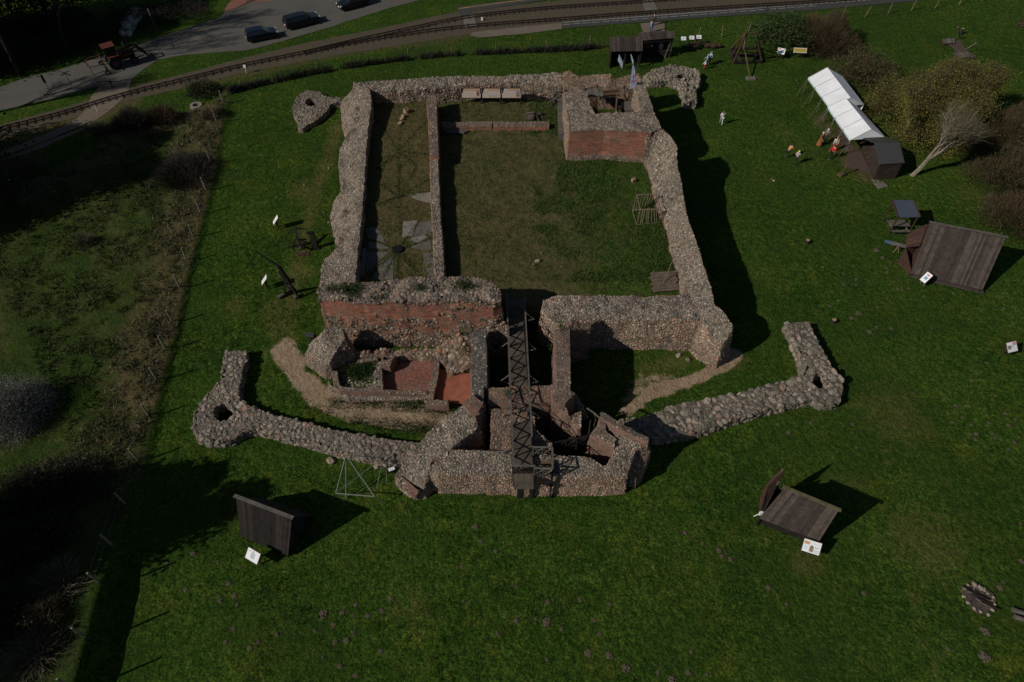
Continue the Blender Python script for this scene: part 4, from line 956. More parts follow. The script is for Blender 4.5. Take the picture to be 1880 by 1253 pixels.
# stair and long chest left of the tower
st = empty("wooden_stair", tuple(P(1020, 190, 1.8)), "small wooden stair with two handrails against the far wall beside the tower", "stair")
mb = MB()
for k in range(7):
    a = P(1012 + k * 3.6, 193 - k * 2.2, 1.8); mb.box((a.x, a.y, 1.9 + k * .27), (.28, 1.0, .06))
mb.build("tread", M['oldwood'], st)
mb = MB()
for (a, b) in (((1009, 187, 2.6), (1033, 172, 4.6)), ((1009, 177, 2.6), (1033, 160, 4.6))): mb.beam(P(*a), P(*b), .07, .07)
mb.build("handrail", M['greywood'], st)
mb = MB()
for k in range(4):
    for p_ in ((1010, 190, 1.8), (1010, 181, 1.8)):
        a = P(p_[0] + k * 6.5, p_[1] - k * 3.4, 1.8); mb.beam(a, a + Vector((0, 0, 1.0 + k * .5)), .08, .08, up=(0, 1, 0))
mb.build("post", M['darkwood'], st)
mb = MB(); a, b = P(1029, 182, 2.7), P(1031.5, 247, 2.7)
mb.beam(a, b, .75, .12); mb.beam(a - Vector((0, 0, .45)), b - Vector((0, 0, .45)), .6, .7)
tag(mb.build("timber_trough", M['greywood']), "long grey timber trough lying along the brick side of the tower", "trough")
# ------------------------------------------------------------------ people
def skin_mesh(name, verts, edges, radii, m, parent, sub=1, root=0):
    me = bpy.data.meshes.new(name); me.from_pydata(verts, edges, [])
    o = bpy.data.objects.new(name, me); COL.objects.link(o)
    md = o.modifiers.new("s", 'SKIN'); md.use_smooth_shade = True
    for i, r in enumerate(radii):
        sv = me.skin_vertices[0].data[i]; sv.radius = (r, r) if isinstance(r, (int, float)) else r; sv.use_root = (i == root)
    o.modifiers.new("u", 'SUBSURF').levels = sub
    dg = bpy.context.evaluated_depsgraph_get(); ev = o.evaluated_get(dg)
    nm = bpy.data.meshes.new_from_object(ev); nm.materials.clear(); nm.materials.append(m)
    o.modifiers.clear(); o.data = nm
    if parent: o.parent = parent
    return o
_pc = {}
def cloth(c):
    k = tuple(c)
    if k not in _pc: _pc[k] = plain("cloth_%d" % len(_pc), c, .9, 0, .15, 12)
    return _pc[k]
def person(px, py, label, top=(.3, .3, .3), legs=(.03, .03, .04), hair=(.03, .02, .015), face=0.0, h=1.72, stride=.22, arm=.25, bend=.0, hat=None, skirt=False, group=None, elbow=.5, forward=.12):
    """face: direction in degrees the person looks to, 0 = +x"""
    g = G(px, py); k = h / 1.72
    L = lambda x, y, z: (x * k, y * k, z * k)
    t = math.sin(bend) * .5; tz = (1 - math.cos(bend)) * .5
    J = {'pel': L(0, 0, .93), 'spi': L(t * .4, 0, 1.15 - tz * .3), 'che': L(t * .9, 0, 1.34 - tz * .8), 'nek': L(t * 1.15 + .01, 0, 1.48 - tz), 'hed': L(t * 1.35 + .03, 0, 1.58 - tz * 1.2), 'crn': L(t * 1.5 + .02, 0, 1.67 - tz * 1.4), 'nos': L(t * 1.4 + .125, 0, 1.58 - tz * 1.2)}
    for s, sg in (('l', 1), ('r', -1)):
        st = stride * sg
        J['hip' + s] = L(0, .09 * sg, .88); J['kne' + s] = L(st * .55 + .04, .1 * sg, .49); J['ank' + s] = L(st, .1 * sg, .09); J['toe' + s] = L(st + .17, .12 * sg, .03)
        J['sho' + s] = L(t * .95, .19 * sg, 1.41 - tz * .9)
        J['elb' + s] = L(t * .95 - arm * sg * .35 + forward * .3, .24 * sg, 1.13 - tz * .9); J['wri' + s] = L(t * .95 - arm * sg * .6 + forward + elbow * .2, .22 * sg, .9 + elbow * .2 - tz * .9)
        wx, wy, wz = J['wri' + s]; J['pal' + s] = (wx + .02, wy, wz - .08 * k)
        for f in range(4):
            a = -.028 + f * .019; ln = (.06, .075, .07, .055)[f]
            J['f%d%s' % (f, s)] = (wx + .02 + a * .9, wy, wz - .11 * k); J['g%d%s' % (f, s)] = (wx + .045 + a, wy - .02 * sg, wz - (.11 + ln) * k)
        J['th' + s] = (wx + .07, wy - .01 * sg, wz - .08 * k)
    E_ = [('pel', 'spi'), ('spi', 'che'), ('che', 'nek'), ('nek', 'hed'), ('hed', 'crn'), ('hed', 'nos')]
    for s in 'lr':
        E_ += [('pel', 'hip' + s), ('hip' + s, 'kne' + s), ('kne' + s, 'ank' + s), ('ank' + s, 'toe' + s), ('che', 'sho' + s), ('sho' + s, 'elb' + s), ('elb' + s, 'wri' + s), ('wri' + s, 'pal' + s), ('wri' + s, 'th' + s)]
        for f in range(4): E_ += [('pal' + s, 'f%d%s' % (f, s)), ('f%d%s' % (f, s), 'g%d%s' % (f, s))]
    Rd = {'pel': .14, 'spi': .12, 'che': .135, 'nek': .052, 'hed': (.085, .1), 'crn': .07, 'nos': .014}
    for s in 'lr': Rd.update({'hip' + s: .085, 'kne' + s: .055, 'ank' + s: .036, 'toe' + s: .03, 'sho' + s: .05, 'elb' + s: .038, 'wri' + s: .026, 'pal' + s: .03, 'th' + s: .009, **{'f%d%s' % (f, s): .01 for f in range(4)}, **{'g%d%s' % (f, s): .008 for f in range(4)}})
    names = list(J); ix = {n_: i for i, n_ in enumerate(names)}
    body = skin_mesh("person", [J[n_] for n_ in names], [(ix[a], ix[b]) for a, b in E_], [Rd[n_] if isinstance(Rd[n_], tuple) else Rd[n_] * k for n_ in names], M['skin'], None)
    body.location = g; body.rotation_euler = (0, 0, math.radians(face)); tag(body, label, "person", group)
    def part(nm, js, es, grow, m):
        js = list(js); jx = {n_: i for i, n_ in enumerate(js)}
        rr = [(Rd[n_][0] + grow, Rd[n_][1] + grow) if isinstance(Rd[n_], tuple) else Rd[n_] * k + grow for n_ in js]
        return skin_mesh(nm, [J[n_] for n_ in js], [(jx[a], jx[b]) for a, b in es], rr, m, body)
    part("jacket", ['pel', 'spi', 'che', 'shol', 'elbl', 'wril', 'shor', 'elbr', 'wrir'], [('pel', 'spi'), ('spi', 'che'), ('che', 'shol'), ('shol', 'elbl'), ('elbl', 'wril'), ('che', 'shor'), ('shor', 'elbr'), ('elbr', 'wrir')], .022, cloth(top))
    part("trousers", ['pel', 'hipl', 'knel', 'ankl', 'hipr', 'kner', 'ankr'], [('pel', 'hipl'), ('hipl', 'knel'), ('knel', 'ankl'), ('pel', 'hipr'), ('hipr', 'kner'), ('kner', 'ankr')], .016, cloth(legs))
    for s in 'lr': part("shoe", ['ank' + s, 'toe' + s], [('ank' + s, 'toe' + s)], .018, cloth((.25, .24, .23) if legs[0] < .05 else (.04, .03, .03)))
    hx, hy, hz = J['hed']; cx, cy, cz = J['crn']
    bm = bmesh.new(); bmesh.ops.create_uvsphere(bm, u_segments=12, v_segments=8, radius=1)
    bmesh.ops.delete(bm, geom=[v for v in bm.verts if v.co.z < -.35 and v.co.x > -.3] + [], context='VERTS')
    for v in bm.verts: v.co = Vector((cx - .03 + v.co.x * .115, v.co.y * .105, cz - .05 + v.co.z * .125))
    me = bpy.data.meshes.new("hair"); bm.to_mesh(me); bm.free(); me.materials.append(cloth(hat or hair))
    ho = bpy.data.objects.new("cap" if hat else "hair", me); COL.objects.link(ho); ho.parent = body
    if skirt:
        mb = MB(); n = 12; za, zb = 1.0 * k, .12 * k
        ra, rb = .17, .3
        mb.add([(math.cos(2 * math.pi * i / n) * ra, math.sin(2 * math.pi * i / n) * ra, za) for i in range(n)] + [(math.cos(2 * math.pi * i / n) * rb, math.sin(2 * math.pi * i / n) * rb, zb) for i in range(n)], [(i, n + i, n + (i + 1) % n, (i + 1) % n) for i in range(n)])
        so_ = mb.build("skirt", cloth(top)); so_.parent = body
    return body
person(1199, 47, "person in black standing on the gravel path behind the sheds", (.02, .02, .022), (.015, .015, .018), face=20, hair=(.02, .02, .02), stride=.1)
person(1195, 60, "person in a light blue shirt walking on the path just behind the shed roof", (.3, .42, .62), (.05, .08, .15), face=-70)
person(1211, 101, "person in a pale pink top standing in the open front of the shed", (.62, .33, .33), (.45, .38, .36), face=-100, stride=.08, hair=(.05, .03, .02))
person(1302, 119, "person with a blue and white checked top beside the child in red trousers", (.28, .42, .55), (.03, .035, .05), face=200, hair=(.25, .25, .24), stride=.12)
person(1296, 122, "person with a light blue jacket between the two others near the siege frame", (.2, .36, .55), (.06, .07, .1), face=160, hair=(.35, .33, .3), h=1.6, stride=.1)
person(1292.5, 128, "child in red trousers and a pale top on the grass by the turret base", (.5, .55, .6), (.4, .05, .04), face=190, h=1.2, stride=.12, hair=(.4, .38, .35))
person(1323, 229, "person dressed all in white walking alone across the lawn right of the castle", (.62, .6, .6), (.5, .5, .52), face=80, hair=(.2, .09, .04), stride=.3, arm=.3)
person(1443, 290, "person in an orange shirt bending forward on the lawn", (.62, .25, .10), (.02, .02, .025), face=30, bend=.7, hair=(.03, .025, .02), forward=.3)
person(1459, 302, "person in a yellow cap and grey top walking on the lawn", (.36, .38, .40), (.02, .02, .025), face=40, hat=(.75, .72, .12), stride=.34, arm=.3)
person(1503, 268, "person in a rust coloured dress with a white cap near the tent ropes", (.30, .10, .03), (.25, .09, .03), face=-60, hat=(.6, .58, .55), skirt=True, stride=.05)
person(1512, 262, "person in grey with a white cap standing behind the rust coloured dress", (.14, .13, .12), (.05, .045, .04), face=230, hat=(.65, .63, .6), stride=.15)
person(1529, 277, "person in a pale shirt with a headscarf on the earth path by the tent", (.5, .45, .40), (.45, .08, .07), face=250, hair=(.4, .2, .14), stride=.05)
person(1524, 292, "person in a bright red jacket and black trousers on the earth path", (.55, .02, .03), (.012, .012, .014), face=210, stride=.28, arm=.3, hair=(.04, .02, .02))
# ------------------------------------------------------------------ huts, sheds, tents
def gable_hut(name, label, rl, rr, el, er, zr, ze, nfront, m_roof, m_wall, ridge_m=None, back=True, group=None, over=.0, ends=.08, wall_low=True):
    RL, RR, EL, ER = P(*rl, zr), P(*rr, zr), P(*el, ze), P(*er, ze)
    mid = (RL + RR) / 2; d = (RR - RL); d.z = 0; d.normalize(); nb = Vector((-d.y, d.x, 0))
    base = Vector((mid.x, mid.y, 0))
    o = empty(name, base, label, "hut", group)
    mb = MB(); mb.planks(EL, ER, RR, RL, nfront, .05, .012, .012, ends); mb.build("roof", m_roof, o)
    off = (EL + ER) / 2 - mid; k = off.dot(nb)
    BL = EL - nb * 2 * (EL - RL).dot(nb); BR = ER - nb * 2 * (ER - RR).dot(nb); BL.z = BR.z = ze
    mb = MB(); mb.planks(BR, BL, RL, RR, nfront, .05, .012, .012, ends); mb.build("back_roof", m_roof, o)
    mb = MB(); u = Vector((0, 0, .06)); mb.beam(RL - d * .12 + u, RR + d * .12 + u, .24, .07); mb.build("ridge_board", ridge_m or M['greywood'], o)
    for nm, R_, A, B, s in (("gable_wall", RL, EL, BL, 1), ("gable_wall", RR, ER, BR, -1)):
        ins = d * .12 * s; mb = MB(); n = 10
        for i in range(n):
            t0, t1 = (i + .03) / n, (i + .97) / n
            def top(t):
                q = A.lerp(B, t); q.z = ze + (zr - ze) * (1 - abs(2 * t - 1)) - .06; return q + ins
            a, b = top(t0), top(t1); c_ = (top((t0 + t1) / 2))
            mb.slab((a.x, a.y, 0), (b.x, b.y, 0), b, a, .04)
        mb.build(nm, m_wall, o)
    for A, B, s in ((EL, ER, 1), (BL, BR, -1)):
        ins = nb * (.22 if (A - mid).dot(nb) < 0 else -.22); mb = MB()
        a, b = A + ins + d * .12, B + ins - d * .12
        mb.slab((a.x, a.y, 0), (b.x, b.y, 0), b, a, .06); mb.build("side_wall", m_wall, o)
    return o, (RL, RR, EL, ER, d, nb)
h1, _ = gable_hut("plank_hut", "steep plank hut with a near black board roof, lower left of the lawn", (433, 912), (536, 951), (441, 984), (529, 1021), 3.0, .35, 26, M['darkwood'], M['darkwood'], group="plank huts on the lawn")
h1.children[0].data.materials[0] = wood("smoked_plank", [(.04, .034, .03), (.05, .043, .038), (.062, .054, .047)])
h2, g2 = gable_hut("plank_hut", "brown plank hut with mossy ridge and pointed board screen, lower right of the lawn", (1441, 896), (1540, 937), (1393.5, 952), (1504, 994), 3.8, 1.0, 24, M['oldwood'], M['darkwood'], wood("mossy_ridge", [(.10, .09, .03), (.12, .11, .05), (.17, .16, .13)]), group="plank huts on the lawn")
# pointed board screen of the second hut
mb = MB(); q = [P(1394, 938, .6), P(1404, 925, 1.0), P(1426, 893, 2.2), P(1430, 880, 3.2), P(1437, 861, 4.0), P(1424, 872, 3.6), P(1407, 890, 2.9), P(1395, 916, 1.6)]
mb.v = q + [v + Vector((.10, -.08, 0)) for v in q]; n = len(q)
mb.f = [list(range(n)), list(range(n, 2 * n))[::-1]] + [[i, n + i, n + (i + 1) % n, (i + 1) % n] for i in range(n)]; mb.m = [0] * len(mb.f)
mb.build("board_screen", M['redwood'], h2)
mb = MB(); mb.beam(P(1404, 925, .0) + Vector((.2, 0, 0)), P(1430, 885, 3.3), .1); mb.beam(P(1396, 938, 0), P(1437, 861, 4.05), .09); mb.build("screen_frame", M['greywood'], h2)
mb = MB(); mb.beam(P(1384, 948, .4), P(1394, 944, 1.2), .05, .05); mb.box(P(1397, 943, 1.3), (.22, .12, .4)); mb.build("lantern", M['white'], h2)
h3, g3 = gable_hut("wooden_barn", "large brown plank barn with a broad board roof and a small lean-to on its left", (1708.5, 409), (1847, 436), (1672, 502), (1804, 533), 4.3, .45, 34, M['oldwood'], M['redwood'], M['greywood'], ends=.12)
for k, t in enumerate((.45, .68, .93)):
    pass
mb = MB(); q = [P(*v) for v in [(1702, 411, 3.6), (1664, 432, 2.2), (1664, 455, 1.9), (1689, 452, 2.6)]]
mb.planks(q[1], q[2], q[3], q[0], 5, .04); mb.build("lean_to_roof", M['redwood'], h3)
mb = MB(); a, b, c = P(1664, 455, 1.9), P(1690, 452, 1.9), P(1671, 503, .1)
mb.slab((a.x, a.y, 0), (b.x, b.y, 0), b, a, .05); mb.slab((c.x, c.y, 0), (a.x, a.y, 0), a, (c.x, c.y, .4), .05); mb.build("lean_to_wall", M['redwood'], h3)
mb = MB(); mb.beam(P(1672, 506, .12), P(1805, 537, .12), .25, .22); mb.build("sill_beam", M['oldwood'], h3)
lg = empty("log_on_trestle", tuple(G(1645, 450)), "pale round log with a blue wrapped end poking out left of the barn", "log")
mb = MB(); mb.tube(P(1638, 447, .8), P(1664, 453, .95), .2, .19, 10); mb.build("log", M['greywood'], lg)
mb = MB(); mb.tube(P(1625, 443, .7), P(1638.5, 447, .8), .13, .205, 10); mb.build("blue_wrap", plain("blue_cloth", (.05, .09, .14), .7), lg)
mb = MB(); a = P(1650, 450, .8); mb.beam((a.x - .25, a.y - .2, 0), (a.x + .1, a.y, 1.0), .07); mb.beam((a.x + .25, a.y - .2, 0), (a.x - .1, a.y, 1.0), .07); mb.build("trestle", M['lightwood'], lg)

# picnic shelter
ps = empty("picnic_shelter", tuple(G(1668, 408)), "small picnic shelter with a flat blue-grey roof and red trim beside the barn", "shelter")
q = [P(*v) for v in [(1638, 368, 2.5), (1678, 368, 2.5), (1689.5, 399, 2.2), (1648, 399, 2.2)]]
mb = MB(); mb.slab(q[3], q[2], q[1], q[0], .05); mb.build("roof", M['sheet'], ps)
mb = MB()
for a, b in ((q[0], q[3]), (q[1], q[2])): mb.beam(a, b, .1, .14)
mb.build("roof_trim", M['redwood'], ps)
for p_ in q:
    c = sum(q, Vector()) / 4; e = p_.lerp(c, .12); mb = MB(); mb.beam((e.x, e.y, 0), (e.x, e.y, p_.z - .05), .1, .1, up=(0, 1, 0)); mb.build("post", M['redwood'], ps)
c = sum(q, Vector()) / 4; f = Vector((c.x - .0, c.y - .3, 0))
mb = MB(); mb.box(f + Vector((0, 0, .75)), (1.8, .75, .05)); mb.build("table_top", M['greywood'], ps)
for s in (-1, 1): mb = MB(); mb.box(f + Vector((0, s * .75, .45)), (1.8, .28, .05)); mb.build("bench", M['greywood'], ps)
mb = MB()
for s in (-1, 1):
    mb.beam(f + Vector((s * .7, -.8, .42)), f + Vector((s * .7, .8, .42)), .06, .1); mb.beam(f + Vector((s * .7, -.6, 0)), f + Vector((s * .7, .2, .72)), .07, .07); mb.beam(f + Vector((s * .7, .6, 0)), f + Vector((s * .7, -.2, .72)), .07, .07)
mb.build("table_frame", M['greywood'], ps)

# felt roofed kiosk behind the tents
ks = empty("kiosk", tuple(P(1630, 305, 0)), "dark kiosk with grey felt roof at the end of the white tents", "kiosk")
z1, z2 = 2.1, 2.5
q = [P(*v) for v in [(1605, 262, z2), (1652, 262, z2), (1661, 299, z1), (1615, 302, z1)]]
mb = MB(); mb.slab(q[3], q[2], q[1], q[0], .08); mb.build("roof", M['felt'], ks)
r_ = [P(*v) for v in [(1580, 252, 1.95), (1628, 251, 1.95), (1652, 261.5, 2.46), (1605, 261.5, 2.46)]]
mb = MB(); mb.slab(r_[3], r_[2], r_[1], r_[0], .07); mb.build("back_roof", ground_like("mossy_felt", (.05, .05, .042), (.062, .06, .05), (.04, .042, .036)), ks)
c = sum(q, Vector()) / 4
wq = [p_.lerp(Vector((c.x, c.y, p_.z)), .1) for p_ in q]
mb = MB()
for i in range(4):
    a, b = wq[i], wq[(i + 1) % 4]; mb.slab((a.x, a.y, 0), (b.x, b.y, 0), (b.x, b.y, b.z - .1), (a.x, a.y, a.z - .1), .06)
mb.build("wall", wood("dark_board_wall", [(.03, .022, .018), (.042, .03, .024), (.055, .04, .032)]), ks)
t_ = [P(*v) for v in [(1583, 264, .5), (1605, 262, .5), (1618, 318, .5), (1596, 306, .5)]]
mb = MB(); mb.planks(t_[0], t_[3], t_[2], t_[1], 16, .05); mb.prism([v[:2] for v in t_], 0, .42); mb.build("terrace", wood("terrace_board", [(.05, .034, .026), (.065, .045, .034), (.08, .058, .044)]), ks)
mb = MB()
for a, b in (((1580, 264, 1.4), (1602, 254, 1.4)), ((1590, 290, 1.4), (1612, 279, 1.4))): mb.beam(P(*a), P(*b), .05, .05)
mb.build("rail", M['lightwood'], ks)
bin_ = empty("white_bin", tuple(G(1611, 324)), "white topped round bin standing at the near corner of the kiosk", "bin")
mb = MB(); a = G(1611, 324); mb.tube(a, a + Vector((0, 0, .7)), .26, .28, 12); mb.build("drum", M['iron'], bin_); mb = MB(); mb.tube(a + Vector((0, 0, .7)), a + Vector((0, 0, .78)), .32, .3, 12); mb.build("lid", M['white'], bin_)
a = G(1622, 318); sv, sf = stones(np.array([[a.x + .2, a.y, .1], [a.x + .7, a.y + .1, .12], [a.x + 1.1, a.y + .1, .1]]), np.array([[0, 0, 1]] * 3), np.array([.22, .28, .2]), ic=ICO2)
tag(np_obj("rock_pile", sv, sf, M['boulder']), "three pale stones against the near wall of the kiosk", "stones")
a = G(1617, 341); mb = MB(); mb.box(a + Vector((0, 0, .04)), (1.1, .9, .1), .3); mb.box(a + Vector((-.3, .75, .035)), (.5, .7, .1), .5); tag(mb.build("paving_slab", M['concrete']), "pale stepping slab lying in the grass below the kiosk", "slab")

# tents
def tent(label, rl, rr, el, er, bl, br, zr=2.9, ze=1.95, zb=1.9):
    RL, RR, EL, ER = P(*rl, zr), P(*rr, zr), P(*el, ze), P(*er, ze)
    d = (RR - RL); d.z = 0; d.normalize(); nb = Vector((-d.y, d.x, 0))
    if (EL - RL).dot(nb) > 0: nb = -nb
    BL = EL - nb * 2 * (EL - RL).dot(nb); BR = ER - nb * 2 * (ER - RR).dot(nb)
    c = (RL + RR) / 2; o = empty("white_tent", (c.x, c.y, 0), label, "tent", "white canopy tents in a row")
    mb = MB(); N_ = 3
    for k in range(N_):
        a, b, e, f = RL.lerp(RR, k / N_), RL.lerp(RR, (k + 1) / N_), EL.lerp(ER, k / N_), EL.lerp(ER, (k + 1) / N_)
        sag = Vector((0, 0, -.03)); rows = 4
        for i in range(rows):
            t0, t1 = i / rows, (i + 1) / rows
            mb.slab(a.lerp(e, t1) + sag * math.sin(t1 * 3.14), b.lerp(f, t1) + sag * math.sin(t1 * 3.14), b.lerp(f, t0) + sag * math.sin(t0 * 3.14), a.lerp(e, t0) + sag * math.sin(t0 * 3.14), .012)
    mb.build("roof", M['tent'], o)
    mb = MB(); mb.slab(BR, BL, RL, RR, .012); mb.build("back_roof", M['tent'], o)
    mb = MB()
    for k in range(N_ + 1): a, e = RL.lerp(RR, k / N_), EL.lerp(ER, k / N_); u = Vector((0, 0, .018)); mb.beam(a + u, e + u, .04, .012)
    mb.build("seam", plain("canvas_seam", (.38, .36, .38), .8), o)
    mb = MB(); n = 22
    for k in range(n):
        a, b = EL.lerp(ER, k / n), EL.lerp(ER, (k + 1) / n); m_ = (a + b) / 2
        mb.add([a, b, b + Vector((0, 0, -.16)), m_ + Vector((0, 0, -.28)), a + Vector((0, 0, -.16))], [(0, 1, 2, 3, 4)])
    mb.build("valance", plain("valance_white", (.6, .72, .72), .8), o)
    for A, R_, B in ((EL, RL, BL), (ER, RR, BR)): mb = MB(); mb.add([A, R_, B], [(0, 1, 2)]); mb.build("gable_panel", M['tent'], o)
    for k in range(N_ + 1):
        for A, B in ((EL, ER), (BL, BR)):
            q = A.lerp(B, k / N_); mb = MB(); mb.tube((q.x, q.y, 0), q, .03, .03, 6); mb.build("pole", M['steel'], o)
    nbw = -nb if (EL - RL).dot(nb) < 0 else nb
    for k in (0, .35, .7, 1):
        q = EL.lerp(ER, k); mb = MB(); e = q + (EL - RL).normalized() * 1.2; mb.tube(q, (e.x - .3, e.y - 1.0, 0.02), .02, .02, 4); mb.build("guy_rope", M['lightwood'], o)
    mb = MB(); mb.slab((BL.x, BL.y, .1), (BR.x, BR.y, .1), BR, BL, .02); mb.build("side_panel", M['tent'], o)
    return o
tent("white canopy tent, the upper of the two in the row, set a little further back", (1519, 124), (1562, 180), (1484, 143), (1523, 196), None, None, 3.0, 1.95)
tent("white canopy tent next to the kiosk, the lower of the two in the row", (1553, 180.5), (1600, 238), (1520, 196), (1562, 257.5), None, None, 2.95, 1.9)
tb = empty("market_table", tuple(G(1594, 262)), "orange wooden table under the open end of the lower white tent", "table")
a = G(1585, 263); mb = MB(); mb.box(a + Vector((0, 0, .75)), (1.3, .6, .05)); mb.build("tabletop", M['brownwood'], tb)
for sx in (-1, 1):
    for sy in (-1, 1): mb = MB(); mb.beam(a + Vector((sx * .55, sy * .22, 0)), a + Vector((sx * .55, sy * .22, .74)), .06, .06, up=(0, 1, 0)); mb.build("leg", M['brownwood'], tb)

# sheds by the path
sh1 = empty("plank_shed", tuple(P(1150, 110, 0)), "plank shed with a dark boarded roof behind the flags", "shed", "plank sheds at the path")
q = [P(*v) for v in [(1119, 68, 2.9), (1180, 66.5, 2.9), (1180, 94, 2.3), (1120, 95, 2.3)]]
mb = MB(); mb.planks(q[3], q[2], q[1], q[0], 24, .05, .03, .03, .1); mb.build("roof", M['oldwood'], sh1)
mb = MB(); a, b, c, d = [Vector((v.x, v.y, v.z - .1)) for v in q]
e_ = Vector((.25, .3, 0))
for p_, r2 in ((d + Vector((.15, .3, 0)), c + Vector((-.15, .3, 0))),): pass
mb.slab((a.x + .2, a.y - .2, 0), (b.x - .2, b.y - .2, 0), (b.x - .2, b.y - .2, 2.7), (a.x + .2, a.y - .2, 2.7), .06); mb.build("back_wall", M['darkwood'], sh1)
mb = MB(); mb.slab((d.x + .3, d.y + .4, 0), (a.x + .3, a.y - .2, 0), (a.x + .3, a.y - .2, 2.6), (d.x + .3, d.y + .4, 2.2), .06); mb.build("side_wall", M['redwood'], sh1)
for t in (.05, .5, .97): w_ = d.lerp(c, t); mb = MB(); mb.beam((w_.x, w_.y + .35, 0), (w_.x, w_.y + .35, 2.3), .16, .16, up=(0, 1, 0)); mb.build("post", M['darkwood'], sh1)
sh2 = empty("plank_shed", tuple(P(1210, 100, 0)), "open fronted plank shed with tools on its beam, where the pink figure stands", "shed", "plank sheds at the path")
q = [P(*v) for v in [(1170, 60, 3.0), (1238, 57, 3.0), (1239, 70, 2.7), (1178, 75, 2.7)]]
mb = MB(); mb.planks(q[3], q[2], q[1], q[0], 24, .05, .03, .03, .1); mb.build("roof", M['oldwood'], sh2)
a, b, c, d = q
mb = MB(); mb.slab((a.x + .2, a.y - .1, 0), (b.x - .2, b.y - .1, 0), (b.x - .2, b.y - .1, 2.8), (a.x + .2, a.y - .1, 2.8), .06); mb.build("back_wall", M['darkwood'], sh2)
mb = MB(); f0, f1 = P(1180, 78, 2.2), P(1234, 75, 2.2); mb.beam(f0, f1, .14, .16); mb.build("front_beam", M['greywood'], sh2)
mb = MB(); mb.beam((f1.x, f1.y, 0), (f1.x + .1, f1.y + .3, 2.6), .16, .16, up=(0, 1, 0)); mb.beam((f1.x - .6, f1.y - .2, 0), (f1.x - .1, f1.y + .1, 2.4), .12, .12, up=(0, 1, 0)); mb.build("post", M['greywood'], sh2)
mb = MB()
for k in range(6): p_ = f0.lerp(f1, .12 + k * .045); mb.beam(p_ + Vector((0, -.08, -.1)), p_ + Vector((0, -.1, -.75)), .05, .05, up=(0, 1, 0))
mb.build("hanging_tools", M['greywood'], sh2)
mb = MB(); mb.box(((f0.x + f1.x) / 2, f0.y + .6, .8), (4.2, .6, .08)); mb.box(((f0.x + f1.x) / 2, f0.y + .6, .4), (4.0, .5, .7)); mb.build("workbench", M['darkwood'], sh2)
# ------------------------------------------------------------------ information boards
def board(px, py, w_, h_, yaw, label, tilt=35, zc=1.1, art=(), border='redwood', legm='redwood', name="information_board", group="information boards on the lawn", post=True, face='white'):
    g = G(px, py); o = empty(name, g, label, "information board", group)
    yw = math.radians(yaw); R = Matrix.Rotation(yw, 3, 'Z') @ Matrix.Rotation(math.radians(tilt), 3, 'X')
    c = g + Vector((0, 0, zc))
    T = lambda x, y, z: c + R @ Vector((x, y, z))
    def rect(mb, x0, y0, x1, y1, z, t, m=0): mb.slab(T(x0, y0, z), T(x1, y0, z), T(x1, y1, z), T(x0, y1, z), t, m)
    mb = MB(); rect(mb, -w_ / 2, -h_ / 2, w_ / 2, h_ / 2, 0, .03); p = mb.build("panel", M[face], o)
    for i, (x0, y0, x1, y1, col) in enumerate(art):
        mb = MB(); rect(mb, (x0 - .5) * w_, (y0 - .5) * h_, (x1 - .5) * w_, (y1 - .5) * h_, .006, .003); mb.build("picture", printc(col), p)
    mb = MB(); e = .03
    for a, b in ((( -w_ / 2, -h_ / 2), (w_ / 2, -h_ / 2)), ((w_ / 2, -h_ / 2), (w_ / 2, h_ / 2)), ((w_ / 2, h_ / 2), (-w_ / 2, h_ / 2)), ((-w_ / 2, h_ / 2), (-w_ / 2, -h_ / 2))):
        mb.beam(T(a[0], a[1], -.02), T(b[0], b[1], -.02), .05, .05)
    mb.build("frame", M[border], o)
    if post:
        for s in (-1, 1):
            a = T(s * w_ * .3, 0, -.05); mb = MB(); f = Vector((math.sin(yw), -math.cos(yw), 0)) * .0
            mb.beam((a.x, a.y, g.z - .05), a, .09, .09, up=(0, 1, 0)); mb.build("post", M[legm], o)
    return o
_pr = {}
def printc(c):
    if c not in _pr: _pr[c] = plain("print_%d" % len(_pr), c, .6, 0, .15, 9)
    return _pr[c]
OR, BL_, BR_, GR_, DK, PK = (.6, .32, .18), (.45, .6, .72), (.28, .2, .15), (.35, .5, .42), (.08, .07, .08), (.6, .3, .33)
board(472, 1032, 1.05, .78, -28, "white board with a small grey drawing in front of the near black hut", 42, 1.0, [(.35, .25, .65, .7, (.5, .5, .52)), (.42, .7, .52, .9, (.4, .4, .42)), (.1, .75, .3, .82, (.55, .5, .5))])
board(1481, 1016, 1.15, .85, -20, "white board with an orange field, at the brown hut in the lower right", 40, 1.0, [(.06, .62, .36, .85, OR), (.4, .12, .62, .55, BR_), (.46, .5, .56, .62, DK), (.66, .48, .86, .56, GR_), (.12, .2, .28, .5, (.6, .72, .8)), (.66, .1, .9, .36, (.62, .64, .66)), (.55, .74, .9, .8, (.6, .65, .68))])
board(1847, 650, 1.0, .85, 15, "white board with a pink corner and a grey picture, alone near the right edge", 40, .9, [(.6, .62, .95, .95, PK), (.1, .3, .42, .68, BR_), (.5, .52, .62, .62, DK), (.5, .15, .9, .25, (.7, .68, .78)), (.45, .35, .9, .45, (.68, .74, .78))])
board(1692, 523, .62, .95, -62, "white board with a blue picture leaning beside the barn", 52, .9, [(.3, .3, .75, .6, (.2, .3, .42)), (.3, .7, .7, .85, (.5, .2, .18))], legm='lightwood')
board(511, 420, .6, .95, -72, "white board with a violet mark, beside the crossbow engine left of the castle", 50, 1.1, [(.3, .2, .6, .45, (.45, .38, .5))])
board(491, 530, .6, .95, -75, "white board with faint lines of text, beside the throwing arm left of the castle", 50, 1.1, [(.3, .15, .4, .85, (.6, .55, .62)), (.55, .2, .65, .8, (.6, .58, .62))])
